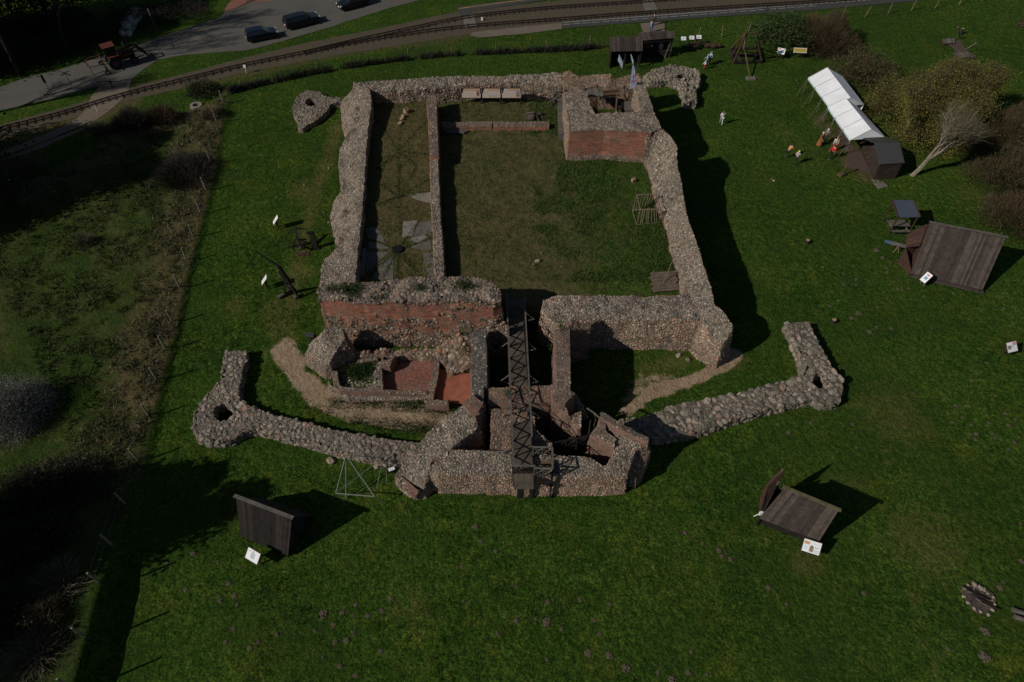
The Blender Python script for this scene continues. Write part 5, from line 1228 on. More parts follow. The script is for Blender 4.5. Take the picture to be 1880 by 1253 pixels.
board(1430, 108, 1.0, .75, -25, "white board with a red heading by the green bush behind the large siege frame", 45, 1.0, [(.1, .7, .45, .9, (.6, .1, .06)), (.4, .3, .6, .5, (.5, .4, .4))])
board(1464, 108, 1.7, .6, -5, "wide yellow board in front of the brown bush", 50, 1.1, [(.03, .1, .97, .9, (.42, .32, .06)), (.1, .45, .9, .55, (.6, .5, .3))], legm='darkwood')
for px, c1 in ((1252, (.2, .4, .6)), (1267, (.1, .35, .25)), (1280, (.35, .2, .3))):
    board(px, 86 - (px - 1252) * .1, .7, .5, 0, {1252: "small white board with a blue picture, nearest the open shed in a row of three", 1267: "small white board with a green picture, middle of the row of three by the shed", 1280: "small white board with a violet picture, farthest from the shed in a row of three"}[px], 45, 1.1, [(.35, .3, .6, .7, c1), (.1, .1, .3, .3, c1)], group="small boards in a row by the shed", legm='darkwood')
# three large panels in front of the far wall
for i, (x0, x1, yt, yb) in enumerate([(849, 883, 153.5, 169), (886, 919, 152.5, 168), (922, 956, 151.5, 167)]):
    y0 = P(0, 187, 1.9)[1] - .35; zt = 0
    a = P(x0, 187, 1.9); b = P(x1, 187, 1.9)
    L_ = Vector((a.x, y0, 1.7)); R2 = Vector((b.x, y0, 1.7))
    ztop, zbot = 3.55, 2.55
    o = empty("exhibition_panel", ((a.x + b.x) / 2, y0, 1.8), ["exhibition panel with a red blot picture, left of the three at the far wall", "exhibition panel with an orange band, middle of the three at the far wall", "exhibition panel with a small landscape picture, right of the three at the far wall"][i], "information board", "exhibition panels at the far wall")
    tq = [Vector((a.x, y0, zbot)), Vector((b.x, y0, zbot)), Vector((b.x, y0 + .35, ztop)), Vector((a.x, y0 + .35, ztop))]
    mb = MB(); mb.slab(*tq, .04); pn = mb.build("panel", plain("printed_sheet", (.42, .34, .28), .6, 0, .1, 2), o)
    def pr(u0, v0, u1, v1, col):
        f = lambda u, v: tq[0].lerp(tq[1], u).lerp(tq[3].lerp(tq[2], u), v) + Vector((0, -.012, .004))
        mb = MB(); mb.slab(f(u0, v0), f(u1, v0), f(u1, v1), f(u0, v1), .004); mb.build("picture", printc(col), pn)
    pr(.08 if i == 0 else .3, .75, .9, .92, (.42, .24, .12))
    if i == 0: pr(.78, .2, .93, .8, (.28, .15, .11)); pr(.82, .3, .9, .6, (.16, .04, .03))
    if i == 1: pr(.35, .3, .8, .6, (.42, .34, .36)); pr(.35, .12, .8, .25, (.34, .33, .22))
    if i == 2: pr(.75, .4, .93, .75, (.2, .19, .22)); pr(.75, .15, .93, .4, (.16, .14, .05)); pr(.15, .45, .7, .6, (.42, .35, .36))
    mb = MB()
    for u, v in ((tq[0], tq[1]), (tq[3], tq[2])): mb.beam(u + Vector((0, 0, 0)), v, .05, .05)
    mb.build("frame", M['redwood'], o)
    for e in (tq[0], tq[1]): mb = MB(); mb.beam((e.x, e.y + .05, 1.7), (e.x, e.y + .3, 3.6), .12, .12, up=(0, 1, 0)); mb.build("post", M['darkwood'], o)

# flags -----------------------------------------------------------------
def sail(name, label, base, pole_h, pts, m, art=None):
    o = empty(name, base, label, "flag", "tall white banners"); b = Vector(base)
    mb = MB(); mb.tube(b, b + Vector((0, 0, pole_h * .62)), .03, .025, 6); mb.build("pole", M['chrome'], o)
    mb = MB(); n = len(pts)
    vs = [Vector(p) for p in pts]; th = Vector((0, .012, 0)); mb.v = vs + [v + th for v in vs]
    mb.f = [list(range(n)), list(range(n, 2 * n))[::-1]] + [[i, n + i, n + (i + 1) % n, (i + 1) % n] for i in range(n)]; mb.m = [0] * len(mb.f)
    c = mb.build("banner", m, o)
    if art: art(c)
    return o
fz0 = 4.5; fb = P(1158, 166, 4.6)
ftop = Vector((fb.x + .05, fb.y, 0))
def fl(x, y, z=None):   # point in the vertical plane of the banner that shows at this pixel
    # solve height for plane y = fb.y
    lo, hi = 0., 14.
    for _ in range(40):
        m_ = (lo + hi) / 2; q = P(x, y, m_)
        if q.y > fb.y: lo = m_
        else: hi = m_
    q = P(x, y, lo); return Vector((q.x, fb.y, lo))
def letters(c):
    # red strokes and letters running up the banner
    for body, (x, y), sz, col in (("nę", (1160.6, 150.5), .62, (.5, .015, .05)), ):
        q = fl(x, y); cu = bpy.data.curves.new("lettering", 'FONT'); cu.body = body; cu.size = sz; cu.extrude = .004
        cu.materials.append(printc(col)); t0_ = bpy.data.objects.new("lettering", cu); COL.objects.link(t0_); me_ = bpy.data.meshes.new_from_object(t0_.evaluated_get(bpy.context.evaluated_depsgraph_get())); bpy.data.objects.remove(t0_); t = bpy.data.objects.new("lettering", me_); COL.objects.link(t); t.parent = c
        t.location = q + Vector((-.12, -.02, -.1)) - worldloc(c); t.rotation_euler = (math.radians(90), 0, 0)
    mb = MB()
    for x0, y0, x1, y1, w_ in ((1166.3, 134.5, 1167, 142, .1), (1162.6, 137, 1162.4, 145, .06), (1163, 153, 1162.5, 154.6, .05)):
        mb.beam(fl(x0, y0) + Vector((0, -.02, 0)), fl(x1, y1) + Vector((0, -.02, 0)), .012, w_)
    mb.build("lettering", printc((.45, .02, .05)), c)
sail("banner_flag", "tall pale banner with red lettering standing on the corner tower", tuple(fb - Vector((0, 0, 2.2))), 4, [fl(1155.5, 164), fl(1162, 163), fl(1168, 160.5), fl(1169.5, 150), fl(1167, 136), fl(1165, 125), fl(1162.5, 118), fl(1160.5, 124), fl(1159, 140), fl(1157, 152)], plain("banner_blue_white", (.36, .40, .56), .8, 0, .25, 2), letters)
# small flag behind and banner at its left
gb = G(1168, 132); fb = gb
sail("banner_flag", "thin white banner seen almost edge-on, just behind the tall banner", tuple(gb), 3.4, [fl(1161.8, 119.5), fl(1163.6, 113), fl(1160.5, 104), fl(1158.5, 99.5), fl(1157.6, 101), fl(1159.6, 112)], plain("banner_white", (.5, .56, .62), .8, 0, .2, 3))
gb = G(1142, 130); fb = gb
sail("banner_flag", "leaning white banner board standing on the grass before the plank shed", tuple(gb), 2.4, [fl(1134, 111), fl(1142.5, 128), fl(1144, 116), fl(1136.8, 100)], plain("banner_print", (.48, .55, .66), .8, 0, .35, 3))

# lamps -------------------------------------------------------------------
def floodlight(px, py, label, m, s=.5, z=.35, rz=.4):
    g = G(px, py); o = empty("floodlight", g, label, "floodlight", "floodlights around the ruin")
    R = Matrix.Rotation(rz, 3, 'Z') @ Matrix.Rotation(.5, 3, 'X')
    mb = MB(); mb.box(g + Vector((0, 0, z)), (s, s * .5, s * .8), R=R); mb.build("housing", m, o)
    mb = MB(); mb.box(g + Vector((0, 0, z)) + R @ Vector((0, s * .26, 0)), (s * .85, .02, s * .65), R=R); mb.build("glass", M['glass'], o)
    mb = MB(); mb.beam(g, g + Vector((0, 0, z)), .06, .06, up=(0, 1, 0)); mb.box(g + Vector((0, 0, .03)), (.4, .3, .06)); mb.build("bracket", M['iron'], o)
floodlight(720, 866, "white floodlight at the foot of the diagonal wall", M['white'], .45)
floodlight(1497, 744, "white floodlight at the foot of the right turret base", M['white'], .5, .3, -.5)
floodlight(574, 627, "black floodlight with a pale lens beside the left corner buttress", M['iron'], .75, .7, -.2)
floodlight(1532, 224, "grey floodlight on the grass left of the lower white tent", M['steel'], .45)

# pipe pyramid ---------------------------------------------------------------
pf = empty("pipe_frame", tuple(G(655, 905)), "grey pipe frame like an open pyramid below the left boulder wall", "pipe frame")
A = P(616.5, 906, 1.2); B = P(688, 912, 1.2); C = P(635, 836, 3.0) ; D = P(699, 860, 1.3); E1 = P(635.5, 916, .05); F1 = P(633, 921, .05); G1 = P(703, 927, .05)
for a, b, r_ in ((A, B, .045), (C, A, .03), (C, B, .045), (C, E1, .04), (A, P(686, 854, 1.3), .03), (P(699, 861, 1.4), B, .03), (P(699, 861, 1.4), P(706, 858, 1.4), .03), (A, F1, .03), (B, G1, .035), (P(697, 840, 1.6), P(640, 837, 2.9), .025), (P(709, 852, 1.4), P(710, 886, .05), .025), (P(699, 861, 1.4), P(702, 846, 1.4), .035)):
    mb = MB(); mb.tube(a, b, r_, r_, 6); mb.build("pipe", M['steel'], pf)

# siege engines ---------------------------------------------------------------
te = empty("throwing_arm_engine", tuple(G(535, 535)), "dark stone thrower with a long raised arm, left of the castle", "siege engine")
TB = P(470, 462, 4.6); piv = P(524, 505, 2.4); but = P(531, 516, 2.2)
mb = MB(); mb.tube(TB, P(513, 490, 3.0), .05, .10, 7); mb.build("arm_pole", M['darkwood'], te)
mb = MB(); mb.beam(P(511, 489, 3.1), P(530, 516, 1.9), .3, .3); mb.beam(P(514, 497, 2.7), P(526, 514, 2.0), .4, .2); mb.build("arm_butt", M['darkwood'], te)
mb = MB()
for a, b in (((525, 512, 2.2), (522, 541, .1)), ((526, 512, 2.2), (548, 546, .1)), ((522, 541, .15), (537, 534, .4)), ((515, 546, .12), (540, 534, .12)), ((528, 527, .12), (549, 547, .12)), ((526, 516, 2.0), (541, 532, .2))):
    mb.beam(P(*a), P(*b), .16, .16)
mb.build("stand", M['darkwood'], te)
mb = MB()
for a in ((517, 546), (546, 546)): q = G(*a); mb.box(q + Vector((0, 0, .14)), (.55, .3, .2), .7)
mb.build("foot_block", M['greywood'], te)
cb = empty("crossbow_engine", tuple(G(552, 450)), "dark giant crossbow on a trestle beside the upper white board", "siege engine")
mb = MB(); pts = [P(526, 435, 1.4), P(530, 427, 1.5), P(536, 422, 1.6), P(543, 420, 1.7), P(552, 419.5, 1.6), P(559, 420, 1.5)]
for a, b in zip(pts[:-1], pts[1:]): mb.beam(a, b, .07, .07)
mb.build("bow", M['darkwood'], cb)
mb = MB(); mb.beam(P(542, 419, 1.8), P(546, 437, 1.2), .22, .2); mb.beam(P(545, 435, 1.3), P(556, 457, .5), .24, .22); mb.build("stock", M['darkwood'], cb)
mb = MB()
for a, b in (((545, 437, 1.2), (534, 454, .05)), ((546, 437, 1.2), (556, 458, .05)), ((545, 437, 1.2), (562, 446, .05)), ((535, 452, .3), (560, 447, .3)), ((540, 448, .4), (556, 455, .4)), ((552, 440, .8), (562, 440, .3))): mb.beam(P(*a), P(*b), .12, .12)
mb.build("stand", M['darkwood'], cb)
wp = empty("upright_shield", tuple(G(580, 456)), "dark upright shield post right of the giant crossbow", "shield")
mb = MB(); g = G(580, 456); mb.beam(g, g + Vector((0, 0, 1.9)), .45, .25, up=(0, 1, 0)); mb.build("board", M['darkwood'], wp); MB().box(g + Vector((0, 0, .06)), (.8, .5, .12)).build("foot", M['iron'], wp); MB().box(g + Vector((-.1, -.05, 1.97)), (.6, .3, .1)).build("cap", M['iron'], wp)

bt = empty("siege_frame", tuple(P(1372, 100, 0)), "tall brown counterweight siege frame on a square base by the far bushes", "siege engine")
b0, b1, b2, b3 = P(1342, 90, .2), P(1347, 115, .2), P(1399, 113, .2), P(1394, 88, .2)
mb = MB()
for a, b in ((b0, b1), (b1, b2), (b2, b3), (b3, b0), (b0.lerp(b1, .5), b3.lerp(b2, .5)), (b1.lerp(b2, .35), b0), (b1.lerp(b2, .7), b3)): mb.beam(a, b, .26, .26)
mb.build("base_frame", M['darkwood'], bt)
Zt = 4.6; t1, t2 = P(1370, 60, Zt), P(1388, 60, Zt)
mb = MB()
for a, b in ((b0, t1), (b1, t1), (b3, t2), (b2, t2), (b0.lerp(b1, .5), t1), (P(1390, 88, .3), P(1391, 65, 3.8))): mb.beam(a, b, .14, .14)
mb.build("strut", M['brownwood'], bt)
mb = MB(); mb.beam(t1 + Vector((-.2, 0, 0)), t2 + Vector((.2, 0, 0)), .14, .14); mb.build("axle", M['brownwood'], bt)
mb = MB(); mb.tube(P(1374.5, 41, 6.2), t1.lerp(t2, .1), .05, .09, 7); mb.tube(t1.lerp(t2, .1), P(1366, 90, 1.9), .09, .12, 7); mb.build("arm", M['lightwood'], bt)
mb = MB(); mb.tube(P(1367, 90, 1.8), P(1377, 144, .15), .08, .07, 6); mb.build("draw_pole", M['brownwood'], bt)
mb = MB(); mb.box(G(1378, 146) + Vector((0, 0, .1)), (1.1, .7, .22), .1); mb.build("stone_foot", M['concrete'], bt)
# small engines and barrels on the grass by the three boards
for i, (px, py, lab) in enumerate([(1257, 93, "dark low bench nearest the sheds, below the small boards"), (1272, 92, "dark small bolt thrower on legs below the middle small board"), (1287, 87, "dark low bench with a rail below the last small board")]):
    g = G(px, py); o = empty("wooden_bench", g, lab, "bench", "benches below the small boards"); mb = MB(); mb.box(g + Vector((0, 0, .5)), (1.0 + .25 * i, .5, .1)); mb.build("seat", M['darkwood'], o)
    for s in (-1, 1): mb = MB(); mb.beam(g + Vector((s * .4, -.2, 0)), g + Vector((s * .4, .2, .5)), .1, .1); mb.build("leg", M['darkwood'], o)
    if i: mb = MB(); mb.beam(g + Vector((-.5, 0, .9)), g + Vector((.7, .1, .9)), .09, .09); mb.beam(g + Vector((-.3, 0, .5)), g + Vector((-.3, 0, .9)), .08); mb.beam(g + Vector((.4, 0, .5)), g + Vector((.4, 0, .9)), .08); mb.build("rail", M['redwood'], o)
for i, px in enumerate((1298, 1309, 1318)):
    g = G(px, 88 + (i % 2)); mb = MB(); rr = [.24, .29, .31, .29, .24]
    for k in range(4): mb.tube(g + Vector((-.4 + .2 * k, 0, .3)), g + Vector((-.2 + .2 * k, 0, .3)), rr[k], rr[k + 1], 12, caps=(k in (0, 3)))
    tag(mb.build("barrel", M['redwood']), ["reddish barrel lying on its side, first after the benches", "reddish barrel lying between two others behind the visitors", "reddish barrel lying last in the row towards the siege frame"][i], "barrel", "barrels on the grass")

# stick cage, pallet -----------------------------------------------------------
cg = empty("stick_cage", tuple(P(1192, 395, 1.8)), "cage of pale sticks leaning on the right courtyard wall", "stick cage")
z0, zt = 1.85, 3.3
T4 = [P(*v) for v in [(1169, 358, zt), (1207, 357, zt), (1212, 384, zt), (1176, 385, zt)]]
B4 = [P(*v) for v in [(1162, 388, z0 + .1), (1200, 375, z0 + .1), (1218, 408, z0), (1169, 413, z0)]]
mb = MB()
for i in range(4): mb.tube(T4[i], T4[(i + 1) % 4], .05, .05, 5); mb.tube(B4[i], B4[(i + 1) % 4], .03, .03, 5); mb.tube(T4[i], B4[i], .035, .035, 5)
mb.tube(T4[0], P(1161, 387, 2.4), .03, .03, 5); mb.tube(P(1161, 387, 2.4), B4[3], .03, .03, 5); mb.tube(T4[3], P(1161, 387, 2.4), .03, .03, 5)
mb.build("frame", M['lightwood'], cg)
for k in range(10):
    a = T4[3].lerp(T4[2], k / 9 + random.uniform(-.02, .02)); b = B4[3].lerp(B4[2], k / 9 + random.uniform(-.03, .03)); mb = MB(); mb.tube(a, b, .04, .03, 5); mb.build("stick", M['lightwood'], cg)
for k in range(8):
    a = T4[0].lerp(T4[1], k / 7); b = B4[0].lerp(B4[1], k / 7 + random.uniform(-.05, .05)); mb = MB(); mb.tube(a, b, .035, .025, 5); mb.build("stick", M['lightwood'], cg)
M['rafta'] = wood("raft_wood", [(.12, .095, .07), (.155, .12, .088), (.19, .15, .11)])
pl = empty("log_raft", tuple(P(1220, 518, 1.8)), "raft of grey split logs lying at the lower right corner of the courtyard", "log raft")
q = [P(*v) for v in [(1193, 501, 2.15), (1240, 498, 2.15), (1248, 533, 2.05), (1200, 537, 2.05)]]
for k in range(9):
    a, b = q[0].lerp(q[3], (k + .5) / 9), q[1].lerp(q[2], (k + .5) / 9); e = Vector((random.uniform(-.12, .12), 0, 0))
    mb = MB(); mb.beam(a + e, b + e, .2, .12); mb.build("log", M['rafta'], pl)
mb = MB(); mb.tube(P(1218, 519, 2.2), P(1234, 481, 3.4), .035, .03, 6); mb.tube(P(1218, 519, 2.25), P(1238, 513, 2.25), .02, .02, 5); tag(mb.build("leaning_pole", M['lightwood']), "pale pole leaning up from the log raft", "pole")

# courtyard odds and ends ----------------------------------------------------------
def rockset(name, label, cat, spots, m, seed=5, group=None, z=None):
    C_, R2 = [], []
    for px, py, r_ in spots: g = G(px, py); C_.append([g.x, g.y, (g.z if z is None else z) + r_ * .2]); R2.append(r_)
    sv, sf = stones(np.array(C_), np.tile([0, 0, 1], (len(C_), 1)), np.array(R2), ic=ICO2, seed=seed, flat=(.6, .9), pw=.9); return tag(np_obj(name, sv, sf, m, smooth=False), label, cat, group)
M['sandstone'] = plain("worn_sandstone", (.36, .24, .15), .9, 0, .4, 5)
sp = empty("stone_figure", tuple(G(744, 215)), "broken sandstone piece with a round hollow head lying in the paved range", "carved stone")
g = G(746, 207); mb = MB(); mb.tube(g, g + Vector((0, 0, .45)), .34, .3, 12); mb.build("drum", M['sandstone'], sp)
mb = MB(); mb.tube(g + Vector((0, 0, .45)), g + Vector((0, 0, .47)), .17, .17, 10); mb.build("hollow", M['darkwood'], sp)  # flat dark disc on the drum, its colour stands for the hollow's shade
for (x, y, r_) in ((741, 216, .26), (738, 221, .24), (735, 228, .22)):
    g = G(x, y); sv, sf = stones(np.array([[g.x, g.y, g.z + .1]]), np.array([[0, 0, 1.]]), np.array([r_]), ic=ICO2, seed=int(x)); np_obj("block", sv, sf, M['sandstone'], sp)
g = P(730, 459, 2.15); mb = MB(); mb.tube(g, g + Vector((0, 0, .14)), .48, .46, 20); tag(mb.build("millstone", M['iron']), "dark round iron plate where the paved ribs meet", "round plate")
M['slab'] = ground_like("grey_floor_slab", (.22, .19, .16), (.28, .245, .21), (.08, .065, .045), 2, 8, .5)
M['slabdark'] = ground_like("dark_floor_slab", (.12, .11, .095), (.16, .145, .12), (.06, .05, .035), 2, 8, .5)
slabs = [([(740, 406), (766, 404), (756, 432), (738, 434)], 0), ([(770, 408), (795, 404), (794, 425), (762, 436), (757, 430)], 1), ([(752, 440), (770, 428), (792, 428), (768, 448)], 0), ([(748, 357), (790, 352), (791, 372), (766, 366)], 0), ([(671, 420), (684, 415), (700, 424), (706, 444), (676, 436)], 1), ([(676, 442), (700, 446), (716, 455), (678, 457)], 1), ([(755, 452), (790, 438), (792, 458), (760, 456)], 1), ([(777, 464), (796, 462), (798, 505), (786, 508), (778, 482)], 1), ([(700, 480), (722, 466), (722, 512), (682, 512)], 1), ([(668, 462), (715, 462), (690, 482), (672, 500)], 1), ([(666, 455), (672, 455), (668, 505), (660, 505)], 0)]
fz_ = empty("floor_remains", tuple(P(730, 450, 2.1)), "remains of grey stone paving laid like a star in the paved range", "paving")
for pts, k in slabs:
    mb = MB(); mb.prism([P(x, y, 2.2)[:2] for x, y in pts], 2.0, 2.12 + random.uniform(0, .02)); mb.build("slab", M['slabdark'] if k else M['slab'], fz_)
a, b = P(818, 241, 1.9), P(858, 241, 1.9)
for i, dy in enumerate((0, -.35)):
    mb = MB(); mb.beam(a + Vector((.1 * i, dy, .12)), b + Vector((-.3 * i, dy - .1, .12)), .26, .14)
    tag(mb.build("loose_beam", M['greywood']), ["grey plank lying just below the low brick wall, the upper of two", "grey plank lying just below the low brick wall, the lower of two"][i], "plank", "planks by the low brick wall")
wk = empty("broken_frame", tuple(G(985, 214)), "broken timber frame collapsed on the grass above the low brick wall", "timber wreck")
for a, b in (((964, 208, 2.2), (974, 222, 1.9)), ((970, 206, 2.6), (978, 222, 1.9)), ((982, 208, 2.5), (990, 222, 1.9)), ((965, 209, 2.5), (981, 206, 2.8)), ((984, 208, 2.2), (1002, 217, 1.9)), ((990, 205, 2.1), (996, 218, 2.0))):
    mb = MB(); mb.beam(P(*a), P(*b), .18, .08); mb.build("plank", M['greywood'] if a[0] % 2 else M['oldwood'], wk)
mb = MB(); q = [P(*v) for v in [(965, 209, 2.45), (981, 207, 2.7), (980, 219, 2.1), (972, 221, 2.0)]]; mb.slab(q[3], q[2], q[1], q[0], .04); mb.build("panel", M['oldwood'], wk)
cs = empty("crossed_poles", tuple(G(985, 186)), "dark crossed poles stacked against the far wall", "poles")
for a, b in (((962, 186, 1.9), (1000, 175, 2.8)), ((968, 176, 2.7), (992, 188, 1.9)), ((976, 175, 2.6), (1001, 180, 2.2)), ((965, 182, 2.2), (990, 180, 2.3))):
    mb = MB(); mb.beam(P(*a), P(*b), .1, .1); mb.build("pole", M['darkwood'], cs)
tag(MB().box(P(1163, 331, 2.0), (.35, .3, .3), .4).build("white_block", M['sandstone']), "pale block lying in the courtyard grass above the stick cage", "stone block")

# figures of wood, stumps, rings, fire pit --------------------------------------------
ws = empty("sign_stump", tuple(G(1545, 322)), "orange wooden stand leaning at the bottom of the earth path", "wooden stand")
g = G(1544, 323); mb = MB(); mb.box(g + Vector((0, 0, .15)), (.6, .5, .3), .4); mb.build("base", M['brownwood'], ws); mb = MB(); mb.beam(g, g + Vector((.25, .1, 1.5)), .1, .1); mb.beam(g + Vector((.1, 0, .9)), g + Vector((.5, .1, 1.4)), .08, .08); mb.build("post", M['brownwood'], ws)
g = G(361, 197); mb = MB(); n = 18
ring = [(g.x + math.cos(t) * r_, g.y + math.sin(t) * r_ * 1.0) for r_ in (.72, .38) for t in [2 * math.pi * k / n for k in range(n)]]
zb_ = g.z
mb.v = [Vector((x, y, zb_ + .3)) for x, y in ring] + [Vector((x, y, zb_ - .1)) for x, y in ring]
mb.f = [[k, (k + 1) % n, n + (k + 1) % n, n + k] for k in range(n)] + [[2 * n + k, 2 * n + (k + 1) % n, (k + 1) % n, k] for k in range(n)] + [[n + k, n + (k + 1) % n, 3 * n + (k + 1) % n, 3 * n + k] for k in range(n)]; mb.m = [0] * len(mb.f)
tag(mb.build("concrete_ring", M['slab']), "pale concrete well ring in the grass near the railway, by the fence end", "well ring")
fp = empty("fire_pit", tuple(G(1796, 1100)), "sunken fire pit with charred logs, stones and sand, lower right of the lawn", "fire pit")
g = G(1796, 1100); pts = []
for k in range(22): t = 2 * math.pi * k / 22; r_ = .95 + .12 * math.sin(3 * t + 1); pts.append((g.x + math.cos(t) * r_, g.y + math.sin(t) * r_ * .95))
mb = MB(); mb.prism(pts, g.z - .1, g.z + .11); mb.build("ash_bed", M['ash'], fp)
for i in range(9):
    a = Vector((g.x - .85 + i * .10, g.y + .75 - i * .13 + .1 * (i % 2), g.z + .17 + (i % 3) * .05)); mb = MB(); mb.tube(a, a + Vector((.5 + .2 * (i % 3), -.5 + .12 * (i % 2), .02)), .055, .045, 6); mb.build("charred_log", M['greywood'] if i % 3 == 0 else M['darkwood'], fp)
for i, (dx, dy, r_) in enumerate([(.05, .85, .14), (.4, .6, .12), (.55, .5, .11), (.6, .62, .08), (.65, .3, .08), (-.1, .55, .09), (.1, -1.05, .1), (.3, .75, .1), (-.7, .6, .09), (-.95, .1, .1), (-.85, -.3, .12), (-.6, -.65, .1), (-.3, -.85, .09), (.5, -.75, .11), (.8, -.4, .09), (.9, .05, .08), (-.35, .85, .08), (.75, -.1, .06)]):
    sv, sf = stones(np.array([[g.x + dx, g.y + dy, g.z + .13]]), np.array([[0, 0, 1.]]), np.array([r_]), ic=ICO2, seed=90 + i); np_obj("stone", sv, sf, M['boulder'], fp)
for i, (px, py, r_, lab) in enumerate([(1868, 1124, .3, "weathered log stub at the right edge, the upper of two pieces"), (1872, 1137, .3, "split weathered log at the right edge, the lower of two pieces")]):
    g = G(px, py); mb = MB(); mb.tube(g + Vector((-.35, .1, .16)), g + Vector((.3, -.15, .16)), .16, .13, 8); tag(mb.build("log_piece", M['greywood']), lab, "log", "logs at the right edge")
for i, (px, py, lab) in enumerate([(1481, 447, "small dark stump with a pale top on the open lawn left of the barn"), (1529, 593, "small dark stump beside the far end of the right boulder wall"), (1763, 63, "round stump with an orange top on the far grass at the upper right")]):
    g = G(px, py); o = empty("tree_stump", g, lab, "stump", "stumps on the lawn"); mb = MB(); mb.tube(g, g + Vector((0, 0, .4 if i < 2 else .75)), .22, .18, 10); mb.build("trunk", M['darkbark'], o); mb = MB(); mb.tube(g + Vector((0, 0, .4 if i < 2 else .75)), g + Vector((0, 0, (.4 if i < 2 else .75) + .03)), .175, .175, 10); mb.build("cut_face", M['sandstone'], o)
# benches and poles far right
for i, (q4, lab) in enumerate([([(1730, 72), (1752, 70), (1754, 79), (1733, 80)], "grey plank platform with a stool, the farther of two at the upper right"), ([(1752, 98), (1776, 95), (1782, 105), (1762, 107)], "grey plank platform with crossed poles, the nearer of two at the upper right")]):
    o = empty("plank_platform", tuple(G(*q4[0])), lab, "platform", "plank platforms on the far grass"); q = [P(*v, .35) for v in q4]
    mb = MB(); mb.planks(q[3], q[2], q[1], q[0], 6, .06); mb.build("deck", M['greywood'], o); mb = MB(); mb.prism([v[:2] for v in q], 0, .27); mb.build("underframe", M['redwood'], o)
    if i == 0: mb = MB(); mb.beam(G(1762, 71), P(1759, 50, 2.0), .12, .12); mb.beam(G(1757, 73), P(1760, 52, 1.8), .08, .08); mb.build("upright", M['lightwood'], o)
    else: mb = MB(); mb.beam(P(1771, 92, .5), P(1792, 80, 1.2), .09, .09); mb.beam(P(1790, 77, 1.4), P(1797, 84, .9), .07, .07); mb.build("pole", M['lightwood'], o)
tag(sheet("earth_patch", [(1736, 80), (1760, 76), (1772, 92), (1790, 106), (1776, 112), (1758, 106), (1748, 94)], M['earth'], .16, jit=.3) or bpy.data.objects["earth_patch"], "worn earth between the platforms", kind="structure")
tag(sheet("earth_path", [(1536, 232), (1550, 240), (1562, 262), (1580, 285), (1598, 318), (1612, 335), (1604, 340), (1590, 318), (1560, 312), (1545, 305), (1556, 286), (1546, 262), (1530, 240)], M['earth'], .17, jit=.35), "brown earth path from the tents past the kiosk", kind="structure")
sp2 = empty("brush_pile", tuple(G(1872, 48)), "reddish pile of sawn logs and boards at the upper right edge", "log pile")
for i in range(9):
    g = G(1868 + (i % 3) * 5, 50 - (i // 3) * 2) + Vector((0, 0, .12 + .22 * (i // 3))); mb = MB(); mb.tube(g, g + Vector((1.0, .3 - .1 * (i % 4), .05)), .11, .1, 7); mb.build("log", M['brownwood'] if i % 2 else M['redwood'], sp2)
tag(MB().box(G(558, 467) + Vector((0, 0, .03)), (1.1, .45, .08), .05).build("paving_strip", M['redwood']), "reddish board lying in the grass below the giant crossbow", "board")
rockset("loose_rock", "two pale stones on the grass below the right-hand near wall", "stones", [(1246, 654, .22), (1263, 662, .2)], M['boulder'], 8)
rockset("loose_rock", "pale stone by the inner side of the right boulder wall", "stone", [(1455, 644, .17)], M['boulder'], 9)
rockset("loose_rock", "reddish flat stone on the grass below the left boulder wall", "stone", [(608, 848, .26)], M['pinkrubble'], 10)
rockset("loose_rock", "pale stone at the far side of the pipe frame", "stone", [(692, 858, .2)], M['boulder'], 12)
rockset("loose_rock", "pale stones scattered along the left foot of the castle wall", "stones", [(604, 310, .14), (596, 391, .14), (605, 410, .2), (559, 340, .1)], M['boulder'], 13)
rockset("loose_rock", "white stone in the lit grass by the pair of small marks right of the castle", "stone", [(1420, 333, .15), (1416, 330, .1)], M['boulder'], 14)
rockset("loose_rock", "pale stones in the middle of the courtyard grass", "stones", [(987, 481, .2), (980, 487, .16), (994, 466, .1)], M['boulder'], 15)
